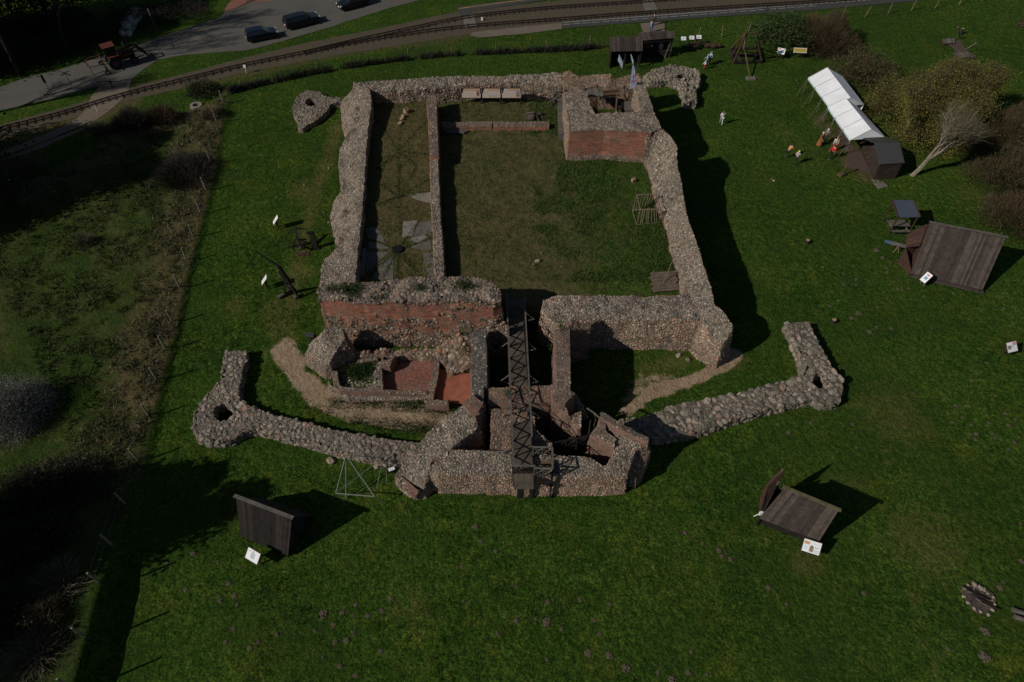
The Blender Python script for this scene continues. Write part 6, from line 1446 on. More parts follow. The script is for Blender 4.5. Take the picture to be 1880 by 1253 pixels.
# ------------------------------------------------------------------ vehicles
def make_car(px0, px1, label, paint, L=4.4, W=1.78, H=1.5, kind='hatch', rear_left=True, group="cars parked along the road edge"):
    """px0, px1: ground pixels under the left and right end of the near side"""
    a, b = P(*px0), P(*px1); d = (b - a).normalized(); ang = math.atan2(d.y, d.x); nrm = Vector((-d.y, d.x, 0))
    c = (a + b) / 2 + nrm * W / 2; c.z = .03
    o = empty("parked_car", c, label, "car", group); o.rotation_euler = (0, 0, ang + (0 if rear_left else math.pi))
    # profile (x forward, z), front at +x
    if kind == 'hatch': prof = [(-.5, .35), (-.5, .62), (-.485, .66), (-.44, .98), (-.36, 1.0), (-.05, 1.0), (.06, .97), (.24, .66), (.44, .58), (.49, .45), (.5, .3)]
    elif kind == 'estate': prof = [(-.5, .35), (-.5, .6), (-.49, .66), (-.455, .98), (-.38, 1.0), (.0, 1.0), (.09, .96), (.25, .66), (.45, .57), (.49, .45), (.5, .3)]
    else: prof = [(-.5, .35), (-.5, .58), (-.47, .64), (-.33, .68), (-.2, .96), (-.12, 1.0), (.02, 1.0), (.09, .96), (.24, .66), (.45, .56), (.49, .45), (.5, .3)]
    def wid(x, z): 
        w_ = W / 2 * (1 - .10 * (abs(x) * 2) ** 6)
        return w_ - (max(0, z / H - .62) * .62 * W / 2)
    st = [(x * L, z * H) for x, z in prof]; n = len(st); vs, fs = [], []
    for x, z in st:
        w_ = wid(x / L, z); vs += [(x, -w_, z), (x, -w_ * .72, z + .012), (x, w_ * .72, z + .012), (x, w_, z)]
    for i in range(n - 1):
        for j in range(3): fs.append((4 * i + j, 4 * (i + 1) + j, 4 * (i + 1) + j + 1, 4 * i + j + 1))
    # flanks: split at the belt line
    belt = .64 * H; base = len(vs)
    xs2 = [x for x, z in st]
    for s, j in ((-1, 0), (1, 3)):
        lo, be = [], []
        for i, (x, z) in enumerate(st):
            vs.append((x, s * wid(x / L, 0) * .97, .2 * H)); lo.append(len(vs) - 1)
            zb = min(belt, z); vs.append((x, s * wid(x / L, zb), zb)); be.append(len(vs) - 1)
        for i in range(n - 1):
            q1 = (lo[i], lo[i + 1], be[i + 1], be[i]); q2 = (be[i], be[i + 1], 4 * (i + 1) + j, 4 * i + j)
            fs += [q1 if s < 0 else q1[::-1], q2 if s < 0 else q2[::-1]]
    vs += [(-.5 * L, -W / 2 * .9, .2 * H), (-.5 * L, W / 2 * .9, .2 * H), (.5 * L, -W / 2 * .9, .2 * H), (.5 * L, W / 2 * .9, .2 * H)]
    k = len(vs) - 4; fs += [(0, 3, k + 1, k), (4 * (n - 1) + 3, 4 * (n - 1), k + 2, k + 3), (k, k + 1, k + 3, k + 2)]
    me = bpy.data.meshes.new("body"); me.from_pydata(vs, [], fs); me.materials.append(paint); bm = bmesh.new(); bm.from_mesh(me); bmesh.ops.remove_doubles(bm, verts=bm.verts, dist=.002); bmesh.ops.recalc_face_normals(bm, faces=bm.faces); bm.to_mesh(me); bm.free()
    for p_ in me.polygons: p_.use_smooth = False
    bo = bpy.data.objects.new("body", me); COL.objects.link(bo); bo.parent = o
    md = bo.modifiers.new("b", 'BEVEL'); md.width = .04; md.segments = 2; md.limit_method = 'ANGLE'
    def loc(name, mb, m): q = mb.build(name, m); q.parent = o; return q
    def glass(name, pts, off=.012):
        v = [Vector(p) for p in pts]; nn = (v[1] - v[0]).cross(v[2] - v[0]).normalized() * off
        mb = MB(); mb.add([x + nn for x in v], [tuple(range(len(v)))]); loc(name, mb, M['glass'])
    zt, zb = .95 * H, .67 * H; fx = [x for x, z in prof]
    iw = next(i for i in range(n - 1) if prof[i][1] > .9 and prof[i + 1][1] < .7)
    (xa, za), (xb, zb2) = st[iw], st[iw + 1]
    def edge(x0, z0, x1, z1, t): return x0 + (x1 - x0) * t, z0 + (z1 - z0) * t
    p0, p1 = edge(xa, za, xb, zb2, .08), edge(xa, za, xb, zb2, .92)
    w0, w1 = wid(p0[0] / L, p0[1]) * .88, wid(p1[0] / L, p1[1]) * .9
    glass("windscreen", [(p1[0], -w1, p1[1]), (p1[0], w1, p1[1]), (p0[0], w0, p0[1]), (p0[0], -w0, p0[1])], .03)
    ir = 2 if kind != 'sedan' else 3
    (xa2, za2), (xb2, zb3) = st[ir], st[ir + 1]; p0, p1 = edge(xa2, za2, xb2, zb3, .12), edge(xa2, za2, xb2, zb3, .9)
    w0, w1 = wid(p0[0] / L, p0[1]) * .86, wid(p1[0] / L, p1[1]) * .86
    glass("rear_window", [(p0[0], w0, p0[1]), (p0[0], -w0, p0[1]), (p1[0], -w1, p1[1]), (p1[0], w1, p1[1])], .03)
    xr, xf = st[ir + 1][0] + .05, st[iw][0]; 
    for s in (-1, 1):
        for (u0, u1) in ((0, .45), (.5, 1)):
            X0, X1 = xr + (xf - xr) * u0, xr + (xf + .25 - xr) * u1
            ww = lambda x, z: s * (wid(x / L, z) + .008)
            q = [(X0 - (.12 if u0 == 0 else 0), ww(X0, zb), zb), (X1 + (.2 if u1 == 1 else 0), ww(X1, zb), zb), (X1 - (.12 if u1 == 1 else 0), ww(X1, zt), zt - .02), (X0, ww(X0, zt), zt - .02)]
            glass("side_window", q if s < 0 else q[::-1], .004)
    for sx in (-1, 1):
        for s in (-1, 1):
            x = sx * L * .315; mb = MB(); mb.tube((x, s * (W / 2 - .19), .31), (x, s * (W / 2 + .01), .31), .31, .31, 16); wo = loc("wheel", mb, M['tyre'])
            mb = MB(); mb.tube((x, s * (W / 2 + .0), .31), (x, s * (W / 2 + .02), .31), .19, .17, 10); h = mb.build("rim", M['iron']); h.parent = wo
            mb = MB(); mb.box((sx * L * (.485), s * W * .37, .52 * H if sx > 0 else .58 * H), (.12, .32, .14)); loc("headlight" if sx > 0 else "tail_light", mb, M['lamp_clear'] if sx > 0 else M['lamp_red'])
    for s in (-1, 1): mb = MB(); mb.box((xf + .25, s * (W / 2 + .08), .68 * H), (.1, .18, .13)); loc("mirror", mb, paint)
    for sx in (-1, 1): mb = MB(); mb.box((sx * (L * .5 + .012), 0, .38 * H), (.015, .5, .11)); loc("number_plate", mb, M['white'])
    mb = MB(); mb.box((0, 0, .28), (L * .9, W * .86, .2)); loc("underbody", mb, M['iron'])
    return o
make_car((460, 82), (510, 72), "dark blue hatchback, the first parked car from the tractor", car_paint("dark_blue_paint", (.006, .010, .028)), 4.1, 1.75, 1.5, 'hatch', True)
make_car((531, 59), (590, 43), "black estate car, second from the tractor with a pale rear plate", car_paint("black_paint", (.008, .009, .01)), 4.9, 1.85, 1.55, 'estate', True)
make_car((627, 25), (682, 9), "black car facing left with lit front lamps, third from the tractor", car_paint("black_paint2", (.009, .01, .011)), 4.5, 1.8, 1.45, 'hatch', False)
make_car((712, 2), (768, -12), "black car cut off by the top edge, last of the parked row", car_paint("black_paint3", (.01, .009, .009)), 4.5, 1.8, 1.45, 'sedan', True)

# tractor -------------------------------------------------------------
a, b = P(206, 131), P(256, 116); d = (b - a).normalized(); ang = math.atan2(d.y, d.x)
tr = empty("tractor", (a + b) / 2 + Vector((-d.y, d.x, 0)) * .9, "red cabbed tractor with front loader and red wheeled frame on the road", "tractor"); tr.rotation_euler = (0, 0, ang)
def tl(name, mb, m): q = mb.build(name, m); q.parent = tr; return q
M['tractorred'] = plain("faded_red_paint", (.12, .03, .02), .6, 0, .4, 3)
tl("cab_roof", MB().box((-.9, 0, 2.72), (1.5, 1.5, .12)).box((-.9, 0, 2.63), (1.3, 1.3, .1)), M['tractorred'])
mb = MB()
for x in (-1.5, -.3):
    for y in (-.62, .62): mb.beam((x, y, 1.2), (x * .97, y, 2.6), .08, .08, up=(0, 1, 0))
tl("cab_frame", mb, M['iron']); tl("cab_glass", MB().box((-.9, 0, 1.95), (1.1, 1.16, 1.1)), M['glass'])
tl("bonnet", MB().box((.75, 0, 1.3), (1.7, .72, .62)).box((1.6, 0, 1.15), (.15, .66, .6)), M['tractorred'])
tl("chassis", MB().box((.2, 0, .8), (3.0, .5, .4)).box((-.9, 0, 1.1), (1.3, 1.1, .3)), M['iron'])
for x, r_, w_ in ((-.95, .78, .42), (1.35, .46, .28)):
    for y in (-.85, .85):
        o = tl("wheel", MB().tube((x, y - w_ / 2, r_), (x, y + w_ / 2, r_), r_, r_, 18), M['tyre'])
        h = MB().tube((x, y - w_ / 2 - .01, r_), (x, y + w_ / 2 + .01, r_), r_ * .5, r_ * .5, 12).build("rim", M['tractorred']); h.parent = o
for y in (-.85, .85): tl("mudguard", MB().box((-.95, y, 1.62), (1.2, .4, .06)), M['tractorred'])
mb = MB()
for y in (-.55, .55): mb.beam((.2, y, 1.5), (2.1, y, 1.9), .14, .2); mb.beam((2.1, y, 1.9), (3.1, y, .45), .14, .2); mb.beam((1.2, y, 1.3), (2.3, y, 1.5), .07)
mb.beam((2.1, -.55, 1.9), (2.1, .55, 1.9), .1); tl("loader_arm", mb, M['iron'])
mb = MB(); mb.beam((3.1, -.8, .4), (3.1, .8, .4), .12)
for k in range(6): mb.beam((3.1, -.75 + .3 * k, .35), (3.95, -.75 + .3 * k, .25), .04)
tl("loader_fork", mb, M['iron'])
tl("exhaust_pipe", MB().tube((.9, .3, 1.6), (.9, .3, 2.5), .05, .05, 8), M['chrome'])
mb = MB()
for y in (-1.3, 1.3): mb.beam((-2.2, y, 1.3), (-3.9, y * .9, 1.3), .07); mb.beam((-3.9, y * .9, 1.3), (-3.9, y * .9, .3), .06)
mb.beam((-2.2, -1.3, 1.3), (-2.2, 1.3, 1.3), .1); mb.beam((-3.9, -1.2, 1.3), (-3.9, 1.2, 1.3), .08); mb.beam((-1.6, 0, .8), (-2.3, 0, 1.3), .1); mb.beam((-3.9, -1.2, .35), (-2.3, -1.3, .5), .06); mb.beam((-2.3, -1.3, 1.3), (-2.3, -1.5, .3), .08)
tl("hitch_frame", mb, M['tractorred'])
for y in (-1.55, 1.4): o = tl("small_wheel", MB().tube((-2.3, y - .08, .3), (-2.3, y + .08, .3), .3, .3, 12), M['tyre']); h = MB().tube((-2.3, y - .09, .3), (-2.3, y + .09, .3), .16, .16, 8).build("rim", M['chrome']); h.parent = o
# smoke from the exhaust
bm = bmesh.new(); bmesh.ops.create_icosphere(bm, subdivisions=3, radius=1)
for v in bm.verts:
    f = 1 + .25 * noise.noise(v.co * 1.7); v.co = Vector((v.co.x * 1.1, v.co.y * .9, v.co.z * 2.0)) * f; v.co.x += v.co.z * .7 + 0; v.co.x *= 1 + .25 * (v.co.z > 0)
me = bpy.data.meshes.new("smoke"); bm.to_mesh(me); bm.free()
m_ = bpy.data.materials.new("exhaust_smoke"); m_.use_nodes = True; n_ = m_.node_tree; n_.nodes.remove(n_.nodes["Principled BSDF"])
pv = n_.nodes.new("ShaderNodeVolumePrincipled"); pv.inputs["Color"].default_value = (.3, .4, .55, 1)
tc = n_.nodes.new("ShaderNodeTexCoord"); no = n_.nodes.new("ShaderNodeTexNoise"); no.inputs["Scale"].default_value = 1.3; n_.links.new(tc.outputs["Object"], no.inputs[0])
rp = ramp(n_, no.outputs[0], [(.45, (0, 0, 0)), (.7, (1, 1, 1))]); n_.links.new(math_f(n_, 'MULTIPLY', rp, .28), pv.inputs["Density"]); n_.links.new(pv.outputs[0], n_.nodes["Material Output"].inputs["Volume"])
me.materials.append(m_); so2 = bpy.data.objects.new("exhaust_smoke", me); COL.objects.link(so2); e = Matrix.Rotation(ang, 3, 'Z') @ Vector((.9, .3, 0)); so2.location = Vector(tr.location) + e + Vector((1.5, .9, 4.4)); tag(so2, "thin bluish smoke rising from the tractor exhaust", "smoke", kind="stuff")

# signs ----------------------------------------------------------------
def sign(px, py, h_, label, shape, m, yaw=20, leanx=0):
    g = G(px, py); o = empty("road_sign", g, label, "road sign", "signs along the road"); mb = MB(); mb.tube(g, g + Vector((leanx, 0, h_)), .035, .035, 8); mb.build("post", M['steel'], o)
    t = g + Vector((leanx, -.05, h_ - .1)); R = Matrix.Rotation(math.radians(yaw), 3, 'Z'); mb = MB()
    if shape == 'x':
        for s in (-1, 1): mb.beam(t + R @ Vector((-.6, 0, -.28 * s)), t + R @ Vector((.6, 0, .28 * s)), .03, .14, up=(0, 0, 1))
    elif shape == 'plate': mb.box(t, (.28, .03, 1.0), R=R)
    else: mb.box(t, (.12, .06, .9), R=R)
    mb.build("sign_plate", m, o); return o
M['greywhite'] = plain('grey_white', (.2, .21, .21), .8)  # grey-white tone, darker than the other white paint
sign(136, 166, 2.3, "white diagonal cross sign at the level crossing", 'x', M['greywhite'], 0)
sign(98, 178, 2.4, "sign seen from its dark back left of the crossing cross", 'plate', M['iron'], 60)
sign(287, 56, 2.6, "narrow white topped sign post on the grass beyond the road", 'pole', M['white'], 20)
g = G(208, 163); mb = MB(); mb.beam(g + Vector((-1.8, 0, .9)), g + Vector((1.3, 0, .95)), .05, .05); mb.beam(g, g + Vector((0, 0, .95)), .1, .1, up=(0, 1, 0)); mb.box(g + Vector((0, 0, .9)), (.35, .1, .2)); tag(mb.build("barrier_pole", M['iron']), "thin dark barrier pole over the dirt track", "barrier")
for px, py, lab in ((320, 90, "thin dark marker post on the road right of the tractor"), (180, 206, "short white marker post at the dirt track, the left one"), (453, 135, "short grey signal box on a post between the rails and the hedge")):
    g = G(px, py); mb = MB(); mb.tube(g, g + Vector((0, 0, .85)), .04, .04, 6)
    if px == 453: mb.box(g + Vector((0, 0, .9)), (.3, .2, .3))
    tag(mb.build("marker_post", M['white'] if px != 320 else M['iron']), lab, "marker post")
for px, py, lab in ((885, 38, "small white signal stone between the two tracks"),):
    g = G(px, py); tag(MB().box(g + Vector((0, 0, .2)), (.25, .2, .4)).build("white_marker", M['white']), lab, "marker stone")
# ------------------------------------------------------------------ molehills
MH = [(872,968),(882,994),(910,1013),(848,1041),(803,1076),(851,1104),(719,1100),(594,1128),(629,1125),(648,1131),(676,1131),(654,1111),(700,1122),(613,1148),(578,1159),(648,1162),(636,1176),(615,1180),(508,1166),(474,1179),(459,1190),(592,1207),(624,1223),(699,1197),(653,1241),(913,1163),(948,1077),(1006,1106),(1065,1102),(1120,1110),(948,1140),(984,1137),(1003,1142),(1091,1139),(1031,1156),(1101,1166),(1080,1200),(1118,1204),(1004,1211),(1149,1228),(1208,1235),(1263,1235),(1297,1239),(1234,1251),(1269,1197),(1195,929),(1257,979),(1290,999),(1320,1011),(1325,1022),(1341,1027),(400,1032),(354,1018),(306,1034),(341,1083),(420,1072),(430,1094),(404,1104),(436,1111),(428,1155),(414,1179),(440,1042),(1410,1079),(1586,1090),(1740,1192),(1808,1159),(1808,1207),(1841,1069),(1835,1080),(1875,1031),(1873,962),(1444,1110),(1596,610),(1609,602),(1636,604),(1564,585),(1428,780),(1488,777),(1564,780),(1563,795),(1448,795),(1572,822),(1533,751),(1783,699),(1793,687),(1800,698),(1827,728),(1755,746),(1774,746),(1807,755),(1767,767),(1748,776),(1783,781),(1846,760),(1864,771),(1851,781),(1815,777),(1781,798),(1793,798),(1821,797),(1826,805),(1837,808),(1870,803),(1862,813),(1851,826),(1791,808),(1812,667),(1528,425),(1510,491),(1567,490),(1548,503),(1572,514),(1549,523),(1571,524),(1595,517),(1628,493),(1628,502),(1648,531),(1668,530),(1576,576),(1563,585),(1751,540),(1843,567),(1609,460),(1620,474),(1634,483),(1696,546),(1611,565),(1539,553),(1523,563),(1470,185),(1426,142),(1462,148),(525,345),(508,363),(517,263),(627,857)]
BIG = {(1808,1159): 1.4, (1808,1207): 1.4, (1080,1200): 1.5, (1003,1142): 1.4, (1006,1106): 1.3, (1596,610): 1.7, (1576,576): 1.6, (1149,1228): 1.3, (1118,1204): 1.2, (594,1128): 1.3, (1234,1251): 1.5, (1609,460): 1.6, (1741,1192): 1.3}
protos = []
for k in range(4):
    rg = np.random.default_rng(200 + k); m_ = 34; a_ = rg.random(m_) * 6.283; q_ = rg.random(m_) ** .6 * .23
    cs_ = np.column_stack([q_ * np.cos(a_) * 1.15, q_ * np.sin(a_), .085 * (1 - (q_ / .22) ** 1.5)]); sv, sf = stones(cs_, np.tile([0, 0, 1.], (m_, 1)), rg.uniform(.045, .085, m_), seed=200 + k, flat=(.6, .9), ic=ICO1, pw=.8)
    tmp = np_obj("molehill_proto", sv, sf, M['mole']); me = tmp.data; me.name = "molehill"; bpy.data.objects.remove(tmp); protos.append(me)
first = None
MH = list(dict.fromkeys(MH))
for i, (px, py) in enumerate(MH):
    g = G(px, py); o = bpy.data.objects.new("molehill", protos[i % 4]); COL.objects.link(o); o.location = g + Vector((0, 0, .01))
    s = BIG.get((px, py), .82) * random.uniform(.6, 1.05) * (1.0 if py > 900 else .95); s *= .85; o.scale = (s, s * random.uniform(.9, 1.2), s * (.7 if py > 850 else .55)); o.rotation_euler = (0, 0, random.uniform(0, 6.28))
    tag(o, "small brown heap of loose soil in the lawn", "molehill", "molehills scattered over the lawn")

# ------------------------------------------------------------------ fences
M['polewood'] = wood('pale_post', [(.2, .17, .13), (.26, .22, .17), (.32, .28, .22)])
def fence(label, pts, h=1.35, r_=.065, m='lightwood', lean=.05, wires=2, cap=None):
    g0 = G(*pts[len(pts) // 2]); o = empty("wire_fence", g0, label, "fence"); tops = []
    rr = random.Random(len(pts))
    for px, py in pts:
        g = G(px, py); t = g + Vector((rr.uniform(-lean, lean), rr.uniform(-lean, lean), h * rr.uniform(.92, 1.08)))
        mb = MB(); mb.tube(g - Vector((0, 0, .1)), t, r_ * 1.1, r_ * .9, 7); mb.build("post", M[m], o); tops.append((g, t))
    mb = MB()
    for (g, t), (g2, t2) in zip(tops[:-1], tops[1:]):
        for w_ in [(.45, .9), (.35, .65, .92), (.9,)][{2: 0, 3: 1, 1: 2}[wires]]: mb.tube(g.lerp(t, w_), g2.lerp(t2, w_), .006, .006, 3, caps=False)
    mb.build("wire", M['steel'], o); return o
fence("wire fence on wooden posts running down the bank left of the castle", [(410, 188), (398, 224), (388, 300), (378, 348), (368, 390), (355, 434), (343, 477), (330, 528), (317, 590), (303, 639), (288, 697), (273, 763), (254, 845), (229, 925), (205, 1000), (181, 1069), (155, 1169), (130, 1260)], 1.5, .075, m="polewood")
fence("wire fence on wooden posts along the stick hedge behind the castle", [(445, 165), (497, 152), (584, 134), (661, 118), (750, 108), (831, 101), (911, 96), (1003, 91), (1083, 84)], 1.3)
fence("wire fence on pale leaning posts between the sheds and the upper right corner", [(1282, 70), (1325, 69), (1373, 60), (1547, 31), (1588, 31), (1630, 26), (1673, 20), (1716, 16), (1760, 10), (1803, 3)], 1.5, .06, lean=.25)

# ------------------------------------------------------------------ vegetation
def slivers(Pb, D, L, Wd, rg):
    """thin triangles: base points, directions, lengths, widths"""
    n = len(Pb); D = D / (np.linalg.norm(D, axis=1, keepdims=True) + 1e-9)
    t = np.cross(D, rg.normal(0, 1, (n, 3))); t /= np.linalg.norm(t, axis=1, keepdims=True) + 1e-9
    a = Pb - t * Wd[:, None] / 2; b = Pb + t * Wd[:, None] / 2; c = Pb + D * L[:, None]
    V = np.stack([a, b, c], 1).reshape(-1, 3); return V, np.arange(len(V)).reshape(-1, 3)
def flakes(C_, s, rg, flat=0.0):
    n = len(C_); nn = rg.normal(0, 1, (n, 3)); nn[:, 2] = np.abs(nn[:, 2]) + flat; nn /= np.linalg.norm(nn, axis=1, keepdims=True)
    t = np.cross(nn, rg.normal(0, 1, (n, 3))); t /= np.linalg.norm(t, axis=1, keepdims=True); b = np.cross(nn, t); s = s[:, None]
    V = np.stack([C_ - t * s * .9, C_ + b * s * .45, C_ + t * s, C_ - b * s * .45], 1).reshape(-1, 3); return V, np.arange(len(V)).reshape(-1, 4)
def dome(n, rg, inner=.35):
    d = rg.normal(0, 1, (n, 3)); d[:, 2] = np.abs(d[:, 2]); d /= np.linalg.norm(d, axis=1, keepdims=True)
    return d, (inner + (1 - inner) * rg.random(n) ** .5)
def lumpy(d, seed, a=.13):
    return 1 + a * np.sin(d[:, 0] * 5 + seed) * np.cos(d[:, 1] * 4 + seed * 2) + a * .7 * np.sin(d[:, 2] * 7 + d[:, 0] * 9 + seed)
def bush(name, label, cat, px, py, rx, ry, h, n, mt, seed, leaf=None, nleaf=0, ls=.09, L=(.35, .9), w_=.028, group=None, up=.5, base=None):
    g = base or G(px, py); rg = np.random.default_rng(seed)
    o = empty(name, g, label, cat, group)
    d, q = dome(n, rg, .2); lu = lumpy(d, seed)
    Pb = np.array(g) + d * (q * lu * .8)[:, None] * np.array([rx, ry, h])
    D = d * np.array([1, 1, 1]) + np.array([0, 0, up]) + rg.normal(0, .35, (n, 3))
    V, F = slivers(Pb, D, rg.uniform(*L, n), rg.uniform(.6, 1.3, n) * w_, rg); np_obj("twigs", V, F, mt, o)
    # a few real stems
    mb = MB()
    for k in range(9):
        a = 6.28 * k / 9; mb.tube(Vector(g) - Vector((0, 0, .1)), Vector(g) + Vector((math.cos(a) * rx * .6, math.sin(a) * ry * .6, h * .6)), .06, .02, 5)
    mb.build("stems", M['darkbark'], o)
    if leaf:
        nc = max(8, nleaf // 40); dc, qc = dome(nc, rg, .5); cc = np.array(g) + dc * (qc * lumpy(dc, seed))[:, None] * np.array([rx, ry, h])
        k = rg.integers(0, nc, nleaf); C_ = cc[k] + rg.normal(0, 1, (nleaf, 3)) * np.array([.4, .4, .3]) * min(1, rx / 3)
        C_[:, 2] = np.maximum(C_[:, 2], g[2] + .03)
        V, F = flakes(C_, rg.uniform(.5, 1.3, nleaf) * ls, rg); np_obj("leaves", V, F, leaf, o)
    return o
def tree(name, label, base, h, lean, spread, bark, seed, twig=None, leaf=None, nleaf=0, ls=.1, levels=4, trunk=.22, first=.25, ntw=4000, group=None, cat="tree", tw=(.5, 1.3), tww=.03, thin=.55):
    rr = random.Random(seed); rg = np.random.default_rng(seed)
    o = empty(name, base, label, cat, group); mb = MB(); tips = []
    def grow(p, d, L, r0, lv):
        n = 3; q = p; dd = d.normalized()
        for k in range(n):
            e = q + dd * L / n; mb.tube(q, e, r0 * (1 - .25 * k / n), max(.012, r0 * (1 - .25 * (k + 1) / n)), 6 if lv < 2 else 4, caps=False); q = e
            dd = (dd + Vector((rr.gauss(0, .12), rr.gauss(0, .12), .04 + rr.gauss(0, .06)))).normalized()
            if lv >= 2: tips.append((q.copy(), dd.copy(), lv))
        if lv >= levels: tips.append((q, dd, lv + 1)); return
        for k in range(rr.choice((2, 3, 3, 4)) if lv else 5):
            a = rr.uniform(0, 6.28); side = Vector((math.cos(a), math.sin(a), 0)) * spread * rr.uniform(.6, 1.2)
            nd = (dd + side + Vector((0, 0, rr.uniform(0, .35))) + Vector((*lean, 0)) * .25).normalized()
            grow(p.lerp(q, rr.uniform(.55, 1)), nd, L * rr.uniform(.6, .85), r0 * thin, lv + 1)
    grow(Vector(base) - Vector((0, 0, .2)), Vector((lean[0], lean[1], 1)), h * first * 1.4, trunk, 0)
    mb.build("trunk", bark, o)
    tp = np.array([t[0][:] for t in tips]); td = np.array([t[1][:] for t in tips])
    if twig:
        k = rg.integers(0, len(tp), ntw); Pb = tp[k] + rg.normal(0, .25, (ntw, 3)); D = td[k] + rg.normal(0, .5, (ntw, 3)) + np.array([0, 0, .25])
        V, F = slivers(Pb, D, rg.uniform(*tw, ntw), rg.uniform(.5, 1.2, ntw) * tww, rg); np_obj("twigs", V, F, twig, o)
    if leaf:
        k = rg.integers(0, len(tp), nleaf); C_ = tp[k] + rg.normal(0, .55, (nleaf, 3)); C_[:, 2] = np.maximum(C_[:, 2], base[2] + .3)
        V, F = flakes(C_, rg.uniform(.5, 1.3, nleaf) * ls, rg); np_obj("crown", V, F, leaf, o)
    return o
BG = "bushes beside the tents and sheds"
bush("round_bush", "large round brown leafless bush behind the yellow board", "bush", 1506, 86, 5.6, 5.2, 4.6, 26000, M['twig_brown'], 301, group=BG, L=(.4, 1.0))
bush("green_bush", "leafy green bush between the siege frame and the round brown bush", "bush", 1435, 75, 4.2, 4.0, 3.4, 5000, M['twig_brown'], 302, M['leaf_green'], 9000, .14, group=BG)
bush("hedge_bush", "olive brown thicket right behind the upper white tent", "bush", 1590, 150, 4.2, 5.5, 3.0, 9000, M['twig_brown'], 303, M['leaf_olive'], 8000, .11, group=BG)
bush("hedge_bush", "yellow green thicket between the lower white tent and the bare tree", "bush", 1640, 212, 4.2, 4.8, 3.6, 9000, M['twig_brown'], 304, M['leaf_yellow'], 13000, .075, group=BG)
bush("bramble_bush", "broad brown bush at the right edge above the barn", "bush", 1855, 335, 5.6, 5.8, 3.4, 16000, M['twig_brown'], 305, M['leaf_olive'], 3500, .09, group=BG)
bush("bramble_bush", "brown bush at the right edge touching the far corner of the barn", "bush", 1868, 408, 4.2, 4.2, 2.6, 12000, M['twig_brown'], 306, M['leaf_olive'], 2500, .09, group=BG)
bush("bramble_bush", "dark brown thicket below the bare tree crown near the right edge", "bush", 1830, 268, 6.5, 5.0, 5.2, 20000, M['twig_brown'], 307, M['leaf_olive'], 2500, .1, group=BG)
for i, (px, py, hh, sp_, lab) in enumerate([(1656, 250, 6.8, 1.0, "tree with yellow green buds nearest the lower tent, its grey trunk showing"), (1700, 215, 7.8, .95, "tree with yellow green buds in the middle, the tallest of the three"), (1765, 215, 7.0, 1.0, "tree with yellow green buds farthest right, behind the bare fanning tree")]):
    tree("budding_tree", lab, G(px, py), hh, (.1, .12), sp_, M['bark'], 311 + i * 3, M['twig_brown'], M['leaf_yellow'], 25000, .08, 4, .24, .25, 15000, "budding trees behind the tents", tww=.025)
tree("bare_tree", "tall bare tree with pale fanning branches, leaning right beside the kiosk", G(1673, 323), 12.0, (.75, .28), .5, M['bark'], 313, M['twig_pale'], None, 0, .08, 4, .26, .17, 3200, tw=(.6, 1.8), tww=.028, thin=.62)
tree("budding_tree", "tree with yellow green buds leaning over the top of the bare fanning tree", G(1735, 262), 7.2, (.1, .12), 1.0, M['bark'], 326, M['twig_brown'], M['leaf_yellow'], 30000, .08, 4, .22, .25, 12000, "budding trees behind the tents", tww=.025)
bush("hedge_bush", "brown thicket directly under the crown of the second budding tree", "bush", 1770, 235, 5.5, 4.5, 3.6, 12000, M['twig_brown'], 308, M['leaf_olive'], 5000, .1, group=BG)
bush("hedge_bush", "low yellow green thicket at the foot of the first budding tree", "bush", 1705, 262, 4.2, 3.8, 3.4, 8000, M['twig_brown'], 309, M['leaf_yellow'], 11000, .075, group=BG)
# stick hedge along the far fence
hp = [G(x, y) for x, y in [(425, 172), (440, 167), (500, 153), (560, 140), (640, 125), (720, 114), (800, 106), (850, 103), (920, 99), (1000, 96), (1060, 93), (1112, 88)]]
rg = np.random.default_rng(77); seg = rg.integers(0, len(hp) - 1, 9000); t = rg.random(9000)
A_ = np.array([p[:] for p in hp]); Pb = A_[seg] + (A_[seg + 1] - A_[seg]) * t[:, None]
kp = fbm(Pb[:, 0], Pb[:, 1], 1.4, 9) > .36 + .12 * rg.random(9000); Pb = Pb[kp]; n = len(Pb)
Pb[:, 1] += rg.normal(0, .16, n); Pb[:, 0] += rg.normal(0, .1, n); Pb[:, 2] += rg.random(n) * .45 - .05
V, F = slivers(Pb, np.column_stack([rg.normal(0, .35, n), rg.normal(0, .3, n), np.ones(n)]), rg.uniform(.35, .95, n), rg.uniform(.03, .07, n), rg)
o = np_obj("stick_hedge", V, F, M['twig_dark']); tag(o, "low dark hedge of cut sticks along the far wire fence", "hedge")
# left side
LG = "shrubs in the rough ground left of the fence"
bush("blossom_bush", "rounded bush in grey white blossom at the left edge", "bush", 22, 768, 3.1, 3.0, 3.0, 8000, M['twig_pale'], 321, M['blossom'], 52000, .036, group=LG)
bush("pale_shrub", "small pale spiky shrub in the middle of the rough field", "bush", 160, 448, .9, .9, 1.1, 900, M['twig_pale'], 322, group=LG, L=(.3, .8))
bush("dark_shrub", "blue black leafless shrub beside the wheel ruts", "bush", 245, 232, 2.4, 2.2, 2.2, 6000, M['twig_dark'], 323, group=LG)
bush("dark_shrub", "brownish leafless shrub right of the blue black one", "bush", 298, 222, 2.2, 2.0, 1.8, 5000, M['twig_brown'], 324, group=LG)
bush("bramble_bush", "wide dark bramble mound just left of the fence top", "bush", 338, 320, 3.6, 4.2, 1.3, 8000, M['twig_dark'], 325, group=LG)
bush("green_shrub", "leafy shrub by the fence corner above the well ring", "bush", 375, 172, 2.4, 1.6, 1.5, 2500, M['twig_brown'], 326, M['leaf_green'], 2500, .1, group=LG)
